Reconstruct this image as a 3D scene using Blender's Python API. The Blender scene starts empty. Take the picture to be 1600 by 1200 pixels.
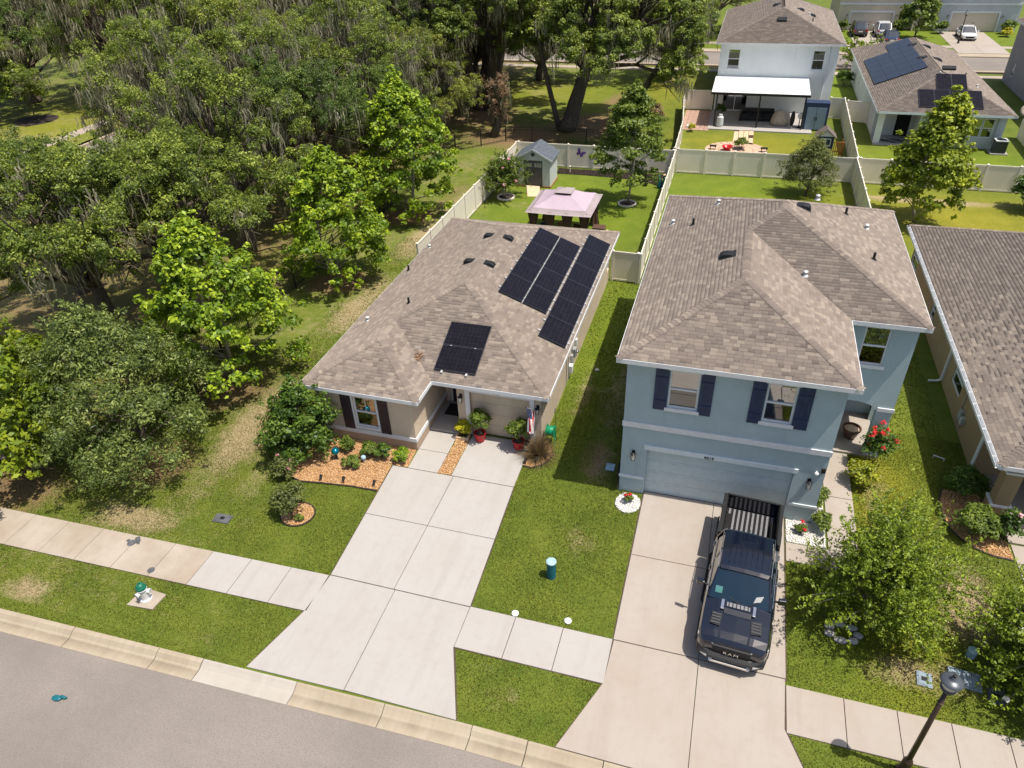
import bpy, bmesh, math, random
import numpy as np
from mathutils import Vector, Matrix

S = bpy.context.scene
COL = S.collection
R = math.radians
random.seed(7)

# ------------------------------------------------------------------ camera
cam_d = bpy.data.cameras.new('camera')
cam = bpy.data.objects.new('camera', cam_d)
COL.objects.link(cam)
PITCH, ROLL, YAW = R(35.2075), R(-2.4151), R(18.0)
fw = Vector((0, math.cos(PITCH), -math.sin(PITCH)))
rt0 = Vector((1, 0, 0)); up0 = rt0.cross(fw)
rt = math.cos(ROLL) * rt0 + math.sin(ROLL) * up0
up = -math.sin(ROLL) * rt0 + math.cos(ROLL) * up0
rz = Matrix.Rotation(YAW, 3, 'Z')
m3 = Matrix((rz @ rt, rz @ up, -(rz @ fw))).transposed()
cam.matrix_world = Matrix.Translation((0, 0, 19)) @ m3.to_4x4()
cam_d.sensor_width = 36.0
cam_d.lens = 36.0 * 1118.7 / 1600.0
cam_d.clip_start = 0.2
cam_d.clip_end = 2000
S.camera = cam

# ------------------------------------------------------------------ light
SUN_DIR = Vector((0.365, -0.055, 1.0)).normalized()      # towards the sun
elev = math.asin(SUN_DIR.z); azim = math.atan2(SUN_DIR.x, SUN_DIR.y)
w = bpy.data.worlds.new('World'); S.world = w; w.use_nodes = True
nt = w.node_tree
bg = nt.nodes['Background']
sky = nt.nodes.new('ShaderNodeTexSky'); sky.sky_type = 'NISHITA'; sky.sun_disc = False
sky.sun_elevation = elev; sky.sun_rotation = azim
sky.air_density = 0.8; sky.dust_density = 2.5; sky.ozone_density = 0.6
nt.links.new(sky.outputs[0], bg.inputs[0]); bg.inputs[1].default_value = 0.13
sun_d = bpy.data.lights.new('sun', 'SUN'); sun_d.energy = 4.85; sun_d.angle = R(0.53)
sun_d.color = (1.0, 0.935, 0.835)
sun = bpy.data.objects.new('sun', sun_d); COL.objects.link(sun)
sun.rotation_euler = (-SUN_DIR).to_track_quat('-Z', 'Y').to_euler()
sun.location = (0, 0, 60)
S.view_settings.view_transform = 'Standard'; S.view_settings.look = 'None'
S.view_settings.exposure = 0.32; S.view_settings.gamma = 1.0
S.view_settings.use_curve_mapping = False
S.render.engine = 'CYCLES'

# ------------------------------------------------------------------ helpers
def wloc(o):
    v = Vector((0, 0, 0))
    while o is not None:
        v += Vector(o.location); o = o.parent
    return v

def props(o, label=None, cat=None, group=None, kind=None):
    if label: o['label'] = label
    if cat: o['category'] = cat
    if group: o['group'] = group
    if kind: o['kind'] = kind
    return o

def thing(name, label, cat, loc=(0, 0, 0), group=None):
    o = bpy.data.objects.new(name, None); COL.objects.link(o)
    o.location = loc; o.empty_display_size = 0.3
    return props(o, label, cat, group)

def setting(name, loc=(0, 0, 0)):
    o = bpy.data.objects.new(name, None); COL.objects.link(o); o.location = loc
    o['kind'] = 'structure'
    return o

def link(name, mesh, parent=None, loc=(0, 0, 0), rotz=0, scale=(1, 1, 1)):
    o = bpy.data.objects.new(name, mesh); COL.objects.link(o)
    o.parent = parent
    l = Vector(loc)
    if parent is not None: l = l - wloc(parent)
    o.location = l; o.rotation_euler = (0, 0, rotz); o.scale = scale
    return o

def kids(o): return [c for c in bpy.data.objects if c.parent == o]

def copy_tree(o, parent=None):
    c = o.copy(); COL.objects.link(c)
    c.parent = parent
    for ch in list(o.children): copy_tree(ch, c)
    return c

class MB:
    def __init__(s): s.v = []; s.f = []
    def add(s, vs, fs):
        o = len(s.v); s.v += [tuple(v) for v in vs]; s.f += [tuple(i + o for i in f) for f in fs]
        return s
    def box(s, x0, x1, y0, y1, z0, z1):
        return s.add([(x0, y0, z0), (x1, y0, z0), (x1, y1, z0), (x0, y1, z0), (x0, y0, z1), (x1, y0, z1), (x1, y1, z1), (x0, y1, z1)],
                     [(0, 3, 2, 1), (4, 5, 6, 7), (0, 1, 5, 4), (1, 2, 6, 5), (2, 3, 7, 6), (3, 0, 4, 7)])
    def obox(s, c, ax, ay, az):     # centre and three half-axis vectors
        c, ax, ay, az = Vector(c), Vector(ax), Vector(ay), Vector(az)
        vs = [c + i * ax + j * ay + k * az for k in (-1, 1) for i, j in ((-1, -1), (1, -1), (1, 1), (-1, 1))]
        return s.add(vs, [(0, 3, 2, 1), (4, 5, 6, 7), (0, 1, 5, 4), (1, 2, 6, 5), (2, 3, 7, 6), (3, 0, 4, 7)])
    def bar(s, a, b, w, h=None):
        a, b = Vector(a), Vector(b); d = (b - a); h = h or w
        u = d.normalized(); side = u.cross(Vector((0, 0, 1)))
        if side.length < 1e-3: side = Vector((1, 0, 0))
        side.normalize(); n = side.cross(u)
        return s.obox((a + b) / 2, d / 2, side * w / 2, n * h / 2)
    def prism(s, poly, z0, z1, inset=0.0):
        n = len(poly)
        a = sum(poly[i][0] * poly[(i + 1) % n][1] - poly[(i + 1) % n][0] * poly[i][1] for i in range(n))
        if a < 0: poly = poly[::-1]
        vs = [(x, y, z0) for x, y in poly] + [(x, y, z1) for x, y in poly]
        fs = [tuple(range(n))[::-1], tuple(range(n, 2 * n))]
        fs += [(i, (i + 1) % n, n + (i + 1) % n, n + i) for i in range(n)]
        return s.add(vs, fs)
    def tube(s, pts, rad, n=6):
        pts = [Vector(p) for p in pts]; N = len(pts)
        if not hasattr(rad, '__len__'): rad = [rad] * N
        vs = []; ref = Vector((0.31, 0.17, 0.93))
        for i, p in enumerate(pts):
            d = (pts[min(i + 1, N - 1)] - pts[max(i - 1, 0)])
            d = d.normalized() if d.length > 1e-9 else Vector((0, 0, 1))
            a = d.cross(ref)
            if a.length < 0.05: a = d.cross(Vector((1, 0, 0)))
            a.normalize(); b = d.cross(a)
            for k in range(n):
                t = 2 * math.pi * k / n
                vs.append(p + float(rad[i]) * (math.cos(t) * a + math.sin(t) * b))
        fs = []
        for i in range(N - 1):
            for k in range(n):
                k2 = (k + 1) % n
                fs.append((i * n + k, i * n + k2, (i + 1) * n + k2, (i + 1) * n + k))
        fs.append(tuple(range(n))[::-1]); fs.append(tuple(range((N - 1) * n, N * n)))
        return s.add(vs, fs)
    def lathe(s, prof, c=(0, 0, 0), n=16, close=True):
        vs = []; fs = []; N = len(prof)
        for r, z in prof:
            for k in range(n):
                t = 2 * math.pi * k / n
                vs.append((c[0] + r * math.cos(t), c[1] + r * math.sin(t), c[2] + z))
        for i in range(N - 1):
            for k in range(n):
                k2 = (k + 1) % n
                fs.append((i * n + k, i * n + k2, (i + 1) * n + k2, (i + 1) * n + k))
        if close: fs += [tuple(range(n))[::-1], tuple(range((N - 1) * n, N * n))]
        return s.add(vs, fs)
    def blob(s, c, r, n=8, m=6):
        rx, ry, rz_ = r if hasattr(r, '__len__') else (r, r, r)
        prof = [(max(1e-3, math.sin(math.pi * i / m)), -math.cos(math.pi * i / m)) for i in range(m + 1)]
        o = len(s.v); s.lathe(prof, (0, 0, 0), n, False)
        s.v[o:] = [(c[0] + x * rx, c[1] + y * ry, c[2] + z * rz_) for x, y, z in s.v[o:]]
        return s
    def loft(s, rings, cap=True, closed=True):
        n = len(rings[0]); vs = [p for r_ in rings for p in r_]; fs = []
        for i in range(len(rings) - 1):
            for k in range(n if closed else n - 1):
                k2 = (k + 1) % n
                fs.append((i * n + k, i * n + k2, (i + 1) * n + k2, (i + 1) * n + k))
        if cap:
            fs.append(tuple(range(n))[::-1]); fs.append(tuple(range((len(rings) - 1) * n, len(rings) * n)))
        return s.add(vs, fs)
    def build(s, name, mat=None, parent=None, smooth=False, bevel=0, kind=None, label=None, fix=True, local=False):
        off = Vector((0, 0, 0)) if (parent is None or local) else wloc(parent)
        me = bpy.data.meshes.new(name)
        me.from_pydata([(x - off.x, y - off.y, z - off.z) for x, y, z in s.v], [], s.f)
        if fix or bevel:
            bm = bmesh.new(); bm.from_mesh(me)
            if smooth: bmesh.ops.remove_doubles(bm, verts=bm.verts, dist=1e-5)
            if fix: bmesh.ops.recalc_face_normals(bm, faces=bm.faces)
            if bevel:
                bmesh.ops.bevel(bm, geom=[e for e in bm.edges if len(e.link_faces) == 2 and e.calc_face_angle(0) > 0.5],
                                offset=bevel, segments=2, affect='EDGES', profile=0.5, clamp_overlap=True)
            bm.to_mesh(me); bm.free()
        if mat: me.materials.append(mat)
        if smooth:
            me.shade_smooth() if hasattr(me, 'shade_smooth') else me.polygons.foreach_set('use_smooth', [True] * len(me.polygons))
        o = bpy.data.objects.new(name, me); COL.objects.link(o); o.parent = parent
        if kind: o['kind'] = kind
        if label: o['label'] = label
        return o

def np_mesh(name, V, F, mat=None, attrs=None, smooth=False):
    """V (n,3) float, F (m,k) int."""
    V = np.asarray(V, np.float32); F = np.asarray(F, np.int32); m, k = F.shape
    me = bpy.data.meshes.new(name)
    me.vertices.add(len(V)); me.vertices.foreach_set('co', V.ravel())
    me.loops.add(m * k); me.loops.foreach_set('vertex_index', F.ravel())
    me.polygons.add(m); me.polygons.foreach_set('loop_start', np.arange(0, m * k, k, dtype=np.int32))
    try: me.polygons.foreach_set('loop_total', np.full(m, k, np.int32))
    except Exception: pass
    if mat: me.materials.append(mat)
    me.update(calc_edges=True)
    for an, (dom, val) in (attrs or {}).items():
        a = me.attributes.new(an, 'FLOAT', dom); a.data.foreach_set('value', np.asarray(val, np.float32))
    if smooth: me.polygons.foreach_set('use_smooth', np.ones(m, bool))
    return me

# ------------------------------------------------------------------ materials
class NB:
    def __init__(s, name):
        s.m = bpy.data.materials.new(name); s.m.use_nodes = True; s.t = s.m.node_tree
        s.t.nodes.clear()
        s.out = s.n('ShaderNodeOutputMaterial')
    def n(s, t, **k):
        x = s.t.nodes.new(t)
        for a, b in k.items(): setattr(x, a, b)
        return x
    def l(s, a, b): s.t.links.new(a, b)
    def setv(s, sock, v):
        if isinstance(v, bpy.types.NodeSocket): s.l(v, sock)
        else: sock.default_value = (*v, 1) if (hasattr(v, '__len__') and len(v) == 3 and sock.type == 'RGBA') else v
    def pos(s): return s.n('ShaderNodeNewGeometry').outputs['Position']
    def obj(s): return s.n('ShaderNodeTexCoord').outputs['Object']
    def noise(s, co, scale, det=3, rough=0.55, dist=0.0):
        x = s.n('ShaderNodeTexNoise'); s.l(co, x.inputs['Vector'])
        x.inputs['Scale'].default_value = scale; x.inputs['Detail'].default_value = det
        x.inputs['Roughness'].default_value = rough; x.inputs['Distortion'].default_value = dist
        return x.outputs['Fac']
    def voro(s, co, scale, feat='F1', out='Distance'):
        x = s.n('ShaderNodeTexVoronoi'); x.feature = feat; s.l(co, x.inputs['Vector']); x.inputs['Scale'].default_value = scale
        return x.outputs[out]
    def ramp(s, fac, stops):
        x = s.n('ShaderNodeValToRGB'); s.l(fac, x.inputs[0]); e = x.color_ramp.elements
        while len(e) < len(stops): e.new(0.5)
        for i, (p, c) in enumerate(stops):
            e[i].position = p; e[i].color = (*c, 1) if hasattr(c, '__len__') else (c, c, c, 1)
        return x.outputs[0]
    def mix(s, fac, a, b, mode='MIX'):
        x = s.n('ShaderNodeMix', data_type='RGBA', blend_type=mode)
        s.setv(x.inputs[0], fac); s.setv(x.inputs[6], a); s.setv(x.inputs[7], b)
        return x.outputs[2]
    def math(s, op, a, b=0.0, clamp=False):
        x = s.n('ShaderNodeMath', operation=op); x.use_clamp = clamp
        s.setv(x.inputs[0], a); s.setv(x.inputs[1], b); return x.outputs[0]
    def attr(s, name, typ='GEOMETRY'):
        x = s.n('ShaderNodeAttribute', attribute_name=name, attribute_type=typ); return x.outputs['Fac']
    def objrand(s): return s.n('ShaderNodeObjectInfo').outputs['Random']
    def bump(s, h, strength=0.3, dist=0.02):
        x = s.n('ShaderNodeBump'); x.inputs['Strength'].default_value = strength; x.inputs['Distance'].default_value = dist
        s.l(h, x.inputs['Height']); return x.outputs['Normal']
    def pbr(s, col, rough=0.6, metal=0.0, spec=0.5, normal=None, coat=0.0, **kw):
        p = s.n('ShaderNodeBsdfPrincipled')
        s.setv(p.inputs['Base Color'], col); s.setv(p.inputs['Roughness'], rough); s.setv(p.inputs['Metallic'], metal)
        p.inputs['Specular IOR Level'].default_value = spec
        if coat: p.inputs['Coat Weight'].default_value = coat; p.inputs['Coat Roughness'].default_value = 0.04
        if normal is not None: s.l(normal, p.inputs['Normal'])
        return p.outputs[0]
    def done(s, sh): s.l(sh, s.out.inputs[0]); return s.m

def hsv_scale(c, f): return tuple(min(1, x * f) for x in c)

def plain(name, col, rough=0.6, metal=0.0, var=0.12, scale=6.0, bump=0.0, bscale=60.0, spec=0.4, coat=0.0, world=False):
    b = NB(name); co = b.pos() if world else b.obj()
    n1 = b.noise(co, scale, 4)
    c = b.ramp(n1, [(0.3, hsv_scale(col, 1 - var)), (0.7, hsv_scale(col, 1 + var))])
    nr = None
    if bump: nr = b.bump(b.noise(co, bscale, 3), bump, 0.02)
    return b.done(b.pbr(c, rough, metal, spec, nr, coat))

def stucco(name, col, var=0.07):
    b = NB(name); co = b.pos()
    n1 = b.noise(co, 0.9, 4); n2 = b.noise(co, 14, 3)
    c = b.ramp(n1, [(0.3, hsv_scale(col, 1 - var)), (0.72, hsv_scale(col, 1 + var))])
    c = b.mix(b.math('MULTIPLY', n2, 0.16), c, hsv_scale(col, 0.7))
    # weather streaks running down the wall
    mp = b.n('ShaderNodeMapping'); b.l(co, mp.inputs[0]); mp.inputs['Scale'].default_value = (2.2, 2.2, 0.22)
    st = b.ramp(b.noise(mp.outputs[0], 1.5, 4), [(0.58, 0.0), (0.8, 0.28)])
    c = b.mix(st, c, hsv_scale(col, 0.62))
    nr = b.bump(b.noise(co, 30, 4, 0.75), 1.0, 0.035)
    return b.done(b.pbr(c, 0.88, 0, 0.25, nr))

def concrete(name, col, stain, amt=0.5, joints=False):
    b = NB(name); co = b.pos()
    n1 = b.noise(co, 0.55, 5, 0.6); n2 = b.noise(co, 3.5, 5, 0.65); n3 = b.noise(co, 90, 2)
    c = b.mix(b.ramp(n1, [(0.38, 0.0), (0.72, amt)]), col, stain)
    c = b.mix(b.ramp(n2, [(0.5, 0.0), (0.8, 0.28)]), c, hsv_scale(stain, 0.8))
    c = b.mix(b.math('MULTIPLY', n3, 0.22), c, hsv_scale(col, 0.6))
    mp = b.n('ShaderNodeMapping'); b.l(co, mp.inputs[0]); mp.inputs['Scale'].default_value = (1.7, .16, 1)
    c = b.mix(b.ramp(b.noise(mp.outputs[0], 1.1, 5, .65), [(.5, 0.0), (.78, .30)]), c, hsv_scale(stain, .72))
    # slab to slab difference
    c = b.mix(b.math('MULTIPLY', b.objrand(), 0.10), c, hsv_scale(stain, 0.75))
    nr = b.bump(b.noise(co, 120, 3, 0.7), 0.25, 0.006)
    return b.done(b.pbr(c, 0.85, 0, 0.3, nr))

def shingle_mat(name, tones, single):
    b = NB(name)
    rnd = b.objrand() if single else b.attr('rnd')
    co = b.pos()
    k = len(tones); c = b.ramp(rnd, [((i + 0.0) / k, t) for i, t in enumerate(tones)])
    g = b.noise(co, 160, 2); g2 = b.noise(co, 0.7, 4)
    c = b.mix(b.math('MULTIPLY', g, 0.35), c, (0.10, 0.085, 0.075))
    c = b.mix(b.ramp(g2, [(0.45, 0.0), (0.75, 0.22)]), c, (0.15, 0.125, 0.105))
    nr = b.bump(g, 0.3, 0.004)
    sh = b.pbr(c, 0.95, 0, 0.15, nr); sh.node.inputs['Diffuse Roughness'].default_value = 1.0
    return b.done(sh)

def leaf_mat(name, dark, mid, light, trans=0.30, rough=0.5):
    b = NB(name)
    c = b.ramp(b.attr('rnd'), [(0.05, dark), (0.5, mid), (0.95, light)])
    p = b.pbr(c, rough, 0, 0.35)
    t = b.n('ShaderNodeBsdfTranslucent'); b.l(b.mix(0.5, c, hsv_scale(light, 1.25)), t.inputs[0])
    mx = b.n('ShaderNodeMixShader'); mx.inputs[0].default_value = trans
    b.l(p, mx.inputs[1]); b.l(t.outputs[0], mx.inputs[2])
    return b.done(mx.outputs[0])

def glass_mat(name, tint=(0.55, 0.6, 0.58), refl=0.12):
    b = NB(name)
    tr = b.n('ShaderNodeBsdfTransparent'); tr.inputs[0].default_value = (*tint, 1)
    gl = b.n('ShaderNodeBsdfGlossy'); gl.inputs['Roughness'].default_value = 0.02; gl.inputs[0].default_value = (0.95, 0.97, 1, 1)
    lw = b.n('ShaderNodeLayerWeight'); lw.inputs[0].default_value = 0.35
    f = b.math('ADD', b.math('MULTIPLY', lw.outputs['Fresnel'], 0.75), refl, True)
    mx = b.n('ShaderNodeMixShader'); b.l(f, mx.inputs[0]); b.l(tr.outputs[0], mx.inputs[1]); b.l(gl.outputs[0], mx.inputs[2])
    return b.done(mx.outputs[0])
# ------------------------------------------------------------------ palette
M = {}
M['beige'] = stucco('beige_stucco', (0.60, 0.49, 0.37))
M['beige_low'] = stucco('beige_stucco_base', (0.46, 0.35, 0.255))
M['blue'] = stucco('blue_stucco', (0.425, 0.525, 0.56))
M['white_wall'] = stucco('white_stucco', (0.74, 0.77, 0.76), 0.04)
M['grey_wall'] = stucco('pale_grey_stucco', (0.50, 0.53, 0.55))
M['violet_wall'] = stucco('violet_grey_stucco', (0.34, 0.30, 0.31))
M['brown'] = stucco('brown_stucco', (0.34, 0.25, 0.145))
M['cream'] = stucco('cream_stucco', (0.60, 0.52, 0.40))
M['trim'] = plain('white_trim', (0.66, 0.67, 0.68), 0.5, var=0.06)
M['trim_cool'] = plain('cool_trim', (0.62, 0.68, 0.70), 0.5, var=0.06)
M['garage_blue'] = plain('garage_paint', (0.45, 0.54, 0.565), 0.5, var=0.05)
M['garage_beige'] = plain('garage_beige_paint', (0.50, 0.41, 0.30), 0.5, var=0.05)
M['garage_cream'] = plain('garage_cream_paint', (0.60, 0.53, 0.43), 0.5, var=0.05)
M['shutter_blue'] = plain('navy_shutter', (0.020, 0.035, 0.085), 0.45, var=0.2)
M['shutter_dark'] = plain('plum_shutter', (0.035, 0.022, 0.030), 0.45, var=0.2)
M['vinyl'] = plain('vinyl', (0.72, 0.66, 0.57), 0.42, var=0.05, scale=1.3)
M['black'] = plain('black_paint', (0.012, 0.012, 0.013), 0.45, var=0.2)
M['rubber'] = plain('rubber', (0.018, 0.018, 0.019), 0.8, var=0.2)
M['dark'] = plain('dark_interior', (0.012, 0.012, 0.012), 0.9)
M['blind'] = plain('blind_slats', (0.66, 0.63, 0.55), 0.6, var=0.05)
M['chrome'] = plain('bright_metal', (0.72, 0.72, 0.73), 0.22, 1.0, var=0.05)
M['galv'] = plain('galvanised', (0.50, 0.51, 0.51), 0.5, 0.35, var=0.15)
M['meter'] = plain('grey_box', (0.34, 0.35, 0.35), 0.5, 0.2)
M['panel'] = plain('solar_cells', (0.009, 0.008, 0.012), 0.22, 0.0, var=0.25, scale=3, spec=0.12)
M['panel_far'] = plain('solar_cells_blue', (0.016, 0.019, 0.032), 0.3, var=0.25, scale=2, spec=0.2)
M['panel_frame'] = plain('solar_frame', (0.035, 0.038, 0.048), 0.4, 0.2)
M['wood'] = plain('timber', (0.30, 0.15, 0.06), 0.7, var=0.3, scale=9)
M['wood_pale'] = plain('pale_ply', (0.58, 0.44, 0.29), 0.75, var=0.12)
M['bark'] = plain('bark', (0.095, 0.075, 0.055), 0.95, var=0.45, scale=7, bump=0.9, bscale=18)
M['bark_pale'] = plain('pale_bark', (0.27, 0.235, 0.19), 0.9, var=0.3, scale=9, bump=0.5, bscale=25)
M['glass'] = glass_mat('window_glass', (0.5, 0.55, 0.52), 0.30); M['screen'] = glass_mat('screened_glass', (0.30, 0.32, 0.31), 0.12)
M['carglass'] = glass_mat('car_glass', (0.10, 0.16, 0.19), 0.07)
M['moss'] = leaf_mat('spanish_moss', (0.16, 0.15, 0.085), (0.29, 0.27, 0.17), (0.43, 0.40, 0.28), 0.3, 0.9)
M['oak'] = leaf_mat('oak_leaves', (0.022, 0.040, 0.007), (0.105, 0.155, 0.02), (0.38, 0.44, 0.07))
M['oak_grey'] = leaf_mat('young_oak_leaves', (0.045, 0.062, 0.014), (0.105, 0.130, 0.03), (0.20, 0.225, 0.06))
M['young'] = leaf_mat('young_oak_green', (0.03, 0.052, 0.012), (0.098, 0.14, 0.03), (0.29, 0.345, 0.085)); M['maple_lime'] = leaf_mat('lime_leaves', (0.05, 0.09, 0.006), (0.15, 0.215, 0.011), (0.33, 0.39, 0.024))
M['oak_deep'] = leaf_mat('oak_leaves_deep', (0.016, 0.034, 0.008), (0.07, 0.118, 0.02), (0.25, 0.32, 0.06)); M['oak_gold'] = leaf_mat('oak_leaves_gold', (0.03, 0.045, 0.008), (0.14, 0.178, 0.024), (0.45, 0.48, 0.08))
M['maple'] = leaf_mat('maple_leaves', (0.04, 0.088, 0.005), (0.15, 0.24, 0.012), (0.42, 0.52, 0.03))
M['maple_yellow'] = leaf_mat('yellow_green_leaves', (0.085, 0.115, 0.006), (0.21, 0.24, 0.011), (0.39, 0.40, 0.024))
M['sycamore'] = leaf_mat('sycamore_leaves', (0.075, 0.11, 0.007), (0.20, 0.26, 0.015), (0.42, 0.47, 0.035))
M['crape'] = leaf_mat('crape_leaves', (0.05, 0.082, 0.006), (0.15, 0.215, 0.015), (0.34, 0.42, 0.035))
M['shrub'] = leaf_mat('shrub_leaves', (0.02, 0.05, 0.006), (0.062, 0.12, 0.012), (0.15, 0.23, 0.03), 0.3, 0.45)
M['bushy'] = leaf_mat('bush_leaves', (0.04, 0.07, 0.010), (0.11, 0.16, 0.017), (0.22, 0.28, 0.04), 0.3)
M['yellow'] = leaf_mat('yellow_leaves', (0.20, 0.20, 0.005), (0.42, 0.40, 0.012), (0.60, 0.55, 0.03), 0.3)
M['fountain'] = leaf_mat('fountain_grass', (0.085, 0.055, 0.03), (0.15, 0.105, 0.05), (0.25, 0.18, 0.09), 0.25)
M['vine'] = leaf_mat('dry_vine', (0.13, 0.075, 0.04), (0.22, 0.135, 0.075), (0.33, 0.215, 0.125), 0.2)
M['red_flower'] = leaf_mat('red_petals', (0.35, 0.008, 0.012), (0.60, 0.012, 0.025), (0.75, 0.05, 0.06), 0.2)
M['pink_flower'] = leaf_mat('pink_petals', (0.5, 0.18, 0.25), (0.7, 0.30, 0.38), (0.85, 0.48, 0.52), 0.2)
M['white_flower'] = leaf_mat('white_petals', (0.55, 0.52, 0.45), (0.7, 0.68, 0.62), (0.8, 0.78, 0.74), 0.2)

TONES = [(0.218, 0.178, 0.152), (0.258, 0.212, 0.178), (0.283, 0.234, 0.197), (0.24, 0.198, 0.170), (0.318, 0.264, 0.218), (0.27, 0.223, 0.19), (0.36, 0.302, 0.248)]
M['shingle'] = shingle_mat('shingle_joined', TONES, False)
M['shingle1'] = shingle_mat('shingle_single', TONES, True)
M['deck'] = plain('roof_felt', (0.13, 0.105, 0.09), 0.95, world=True)

# asphalt
b = NB('asphalt'); co = b.pos()
a1 = b.noise(co, 0.25, 5, 0.6); a2 = b.noise(co, 38, 4, 0.75); a3 = b.voro(co, 55)
c = b.ramp(a1, [(0.35, (0.215, 0.188, 0.168)), (0.68, (0.285, 0.25, 0.222))])
mp = b.n('ShaderNodeMapping'); b.l(co, mp.inputs[0]); mp.inputs['Scale'].default_value = (.06, .75, 1)
c = b.mix(b.ramp(b.noise(mp.outputs[0], 1.3, 4, .6), [(.42, 0.0), (.72, .35)]), c, (0.17, 0.148, 0.13))
c = b.mix(b.ramp(a2, [(0.35, 0.75), (0.62, 0.0)]), c, (0.12, 0.104, 0.09))
c = b.mix(b.ramp(a3, [(0.0, 0.45), (0.28, 0.0)]), c, (0.44, 0.40, 0.36))
M['asphalt'] = b.done(b.pbr(c, 0.9, 0, 0.3, b.bump(a2, 0.6, 0.008)))

M['conc'] = concrete('concrete_grey', (0.385, 0.366, 0.346), (0.335, 0.302, 0.265), 0.4)
M['conc_tan'] = concrete('concrete_tan', (0.360, 0.322, 0.282), (0.325, 0.262, 0.208), 0.6)
M['conc_old'] = concrete('concrete_stained', (0.39, 0.343, 0.285), (0.275, 0.208, 0.148), 0.8)
M['kerb_'] = concrete('kerb_concrete', (0.46, 0.395, 0.30), (0.32, 0.255, 0.17), 0.65)
M['kerb_new'] = concrete('kerb_concrete_new', (0.42, 0.39, 0.345), (0.33, 0.29, 0.24), 0.6)
b = NB('gutter_concrete'); co = b.pos(); sp = b.n('ShaderNodeSeparateXYZ'); b.l(co, sp.inputs[0])
n1 = b.noise(co, 0.8, 5, .65); n2 = b.noise(co, 60, 3)
mp = b.n('ShaderNodeMapping'); b.l(co, mp.inputs[0]); mp.inputs['Scale'].default_value = (9, .6, 1); n3 = b.noise(mp.outputs[0], 1.0, 4, .6)
c = b.mix(b.ramp(n1, [(.38, 0), (.7, .6)]), (0.375, 0.32, 0.24), (0.27, 0.212, 0.142)); c = b.mix(b.ramp(n3, [(.45, 0), (.75, .35)]), c, (0.24, 0.19, 0.13))
low = b.ramp(b.math('MULTIPLY', b.math('ADD', sp.outputs[2], 0.108), 30.0), [(0.0, .75), (.5, 0.0)])
c = b.mix(b.math('MULTIPLY', low, b.ramp(n1, [(.3, .35), (.6, 1.0)])), c, (0.13, 0.105, 0.075)); c = b.mix(b.math('MULTIPLY', n2, .22), c, (0.25, 0.21, 0.16))
M['kerb'] = b.done(b.pbr(c, .88, 0, .3, b.bump(n2, .3, .006)))
M['soil'] = plain('soil', (0.075, 0.055, 0.038), 0.95, var=0.4, scale=20, world=True)

# grass: colour follows ground condition attributes, never light
b = NB('grass'); co = b.pos()
g1 = b.noise(co, 0.8, 5, 0.6); g2 = b.noise(co, 7, 4, 0.7); g3 = b.noise(co, 26, 3, 0.7)
c = b.ramp(g1, [(0.3, (0.074, 0.120, 0.012)), (0.72, (0.142, 0.178, 0.022))])
c = b.mix(b.attr('lush'), c, b.ramp(g1, [(0.3, (0.105, 0.17, 0.007)), (0.72, (0.165, 0.225, 0.011))]))
c = b.mix(b.attr('gold'), c, b.ramp(g1, [(0.3, (0.21, 0.20, 0.011)), (0.72, (0.31, 0.265, 0.022))]))
c = b.mix(b.ramp(g2, [(0.42, 0.0), (0.75, 0.55)]), c, (0.085, 0.098, 0.009))
c = b.mix(b.ramp(g3, [(0.3, 0.5), (0.52, 0.0)]), c, (0.055, 0.06, 0.008))
c = b.mix(b.math('MULTIPLY', b.ramp(g3, [(0.55, 0.0), (0.75, 0.6)]), b.ramp(g2, [(0.4, 0.3), (0.6, 1.0)])), c, (0.27, 0.245, 0.05))
dn0 = b.noise(co, 0.32, 4, 0.6); dn = b.noise(co, 2.2, 6, 0.72); dn2 = b.noise(co, 17, 3, 0.7)
dm = b.math('ADD', b.math('ADD', b.math('MULTIPLY', dn, 0.55), b.math('MULTIPLY', dn2, 0.35)), b.math('MULTIPLY', dn0, 0.4))
dfac = b.ramp(b.math('ADD', dm, b.math('SUBTRACT', b.attr('dry'), 0.95)), [(0.0, 0.0), (0.24, 0.92)])
c = b.mix(dfac, c, b.ramp(dn2, [(0.3, (0.22, 0.17, 0.085)), (0.7, (0.38, 0.30, 0.18))]))
lfac = b.ramp(b.math('ADD', dm, b.math('SUBTRACT', b.attr('litter'), 1.1)), [(0.0, 0.0), (0.3, 0.95)])
c = b.mix(lfac, c, b.ramp(dn2, [(0.3, (0.13, 0.085, 0.045)), (0.7, (0.25, 0.165, 0.085))]))
c = b.mix(b.math('MULTIPLY', b.attr('rnd'), 0.55), c, (0.29, 0.27, 0.045))
M['grass'] = b.done(b.pbr(c, 0.8, 0, 0.2, b.bump(g3, 0.9, 0.03)))

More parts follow.
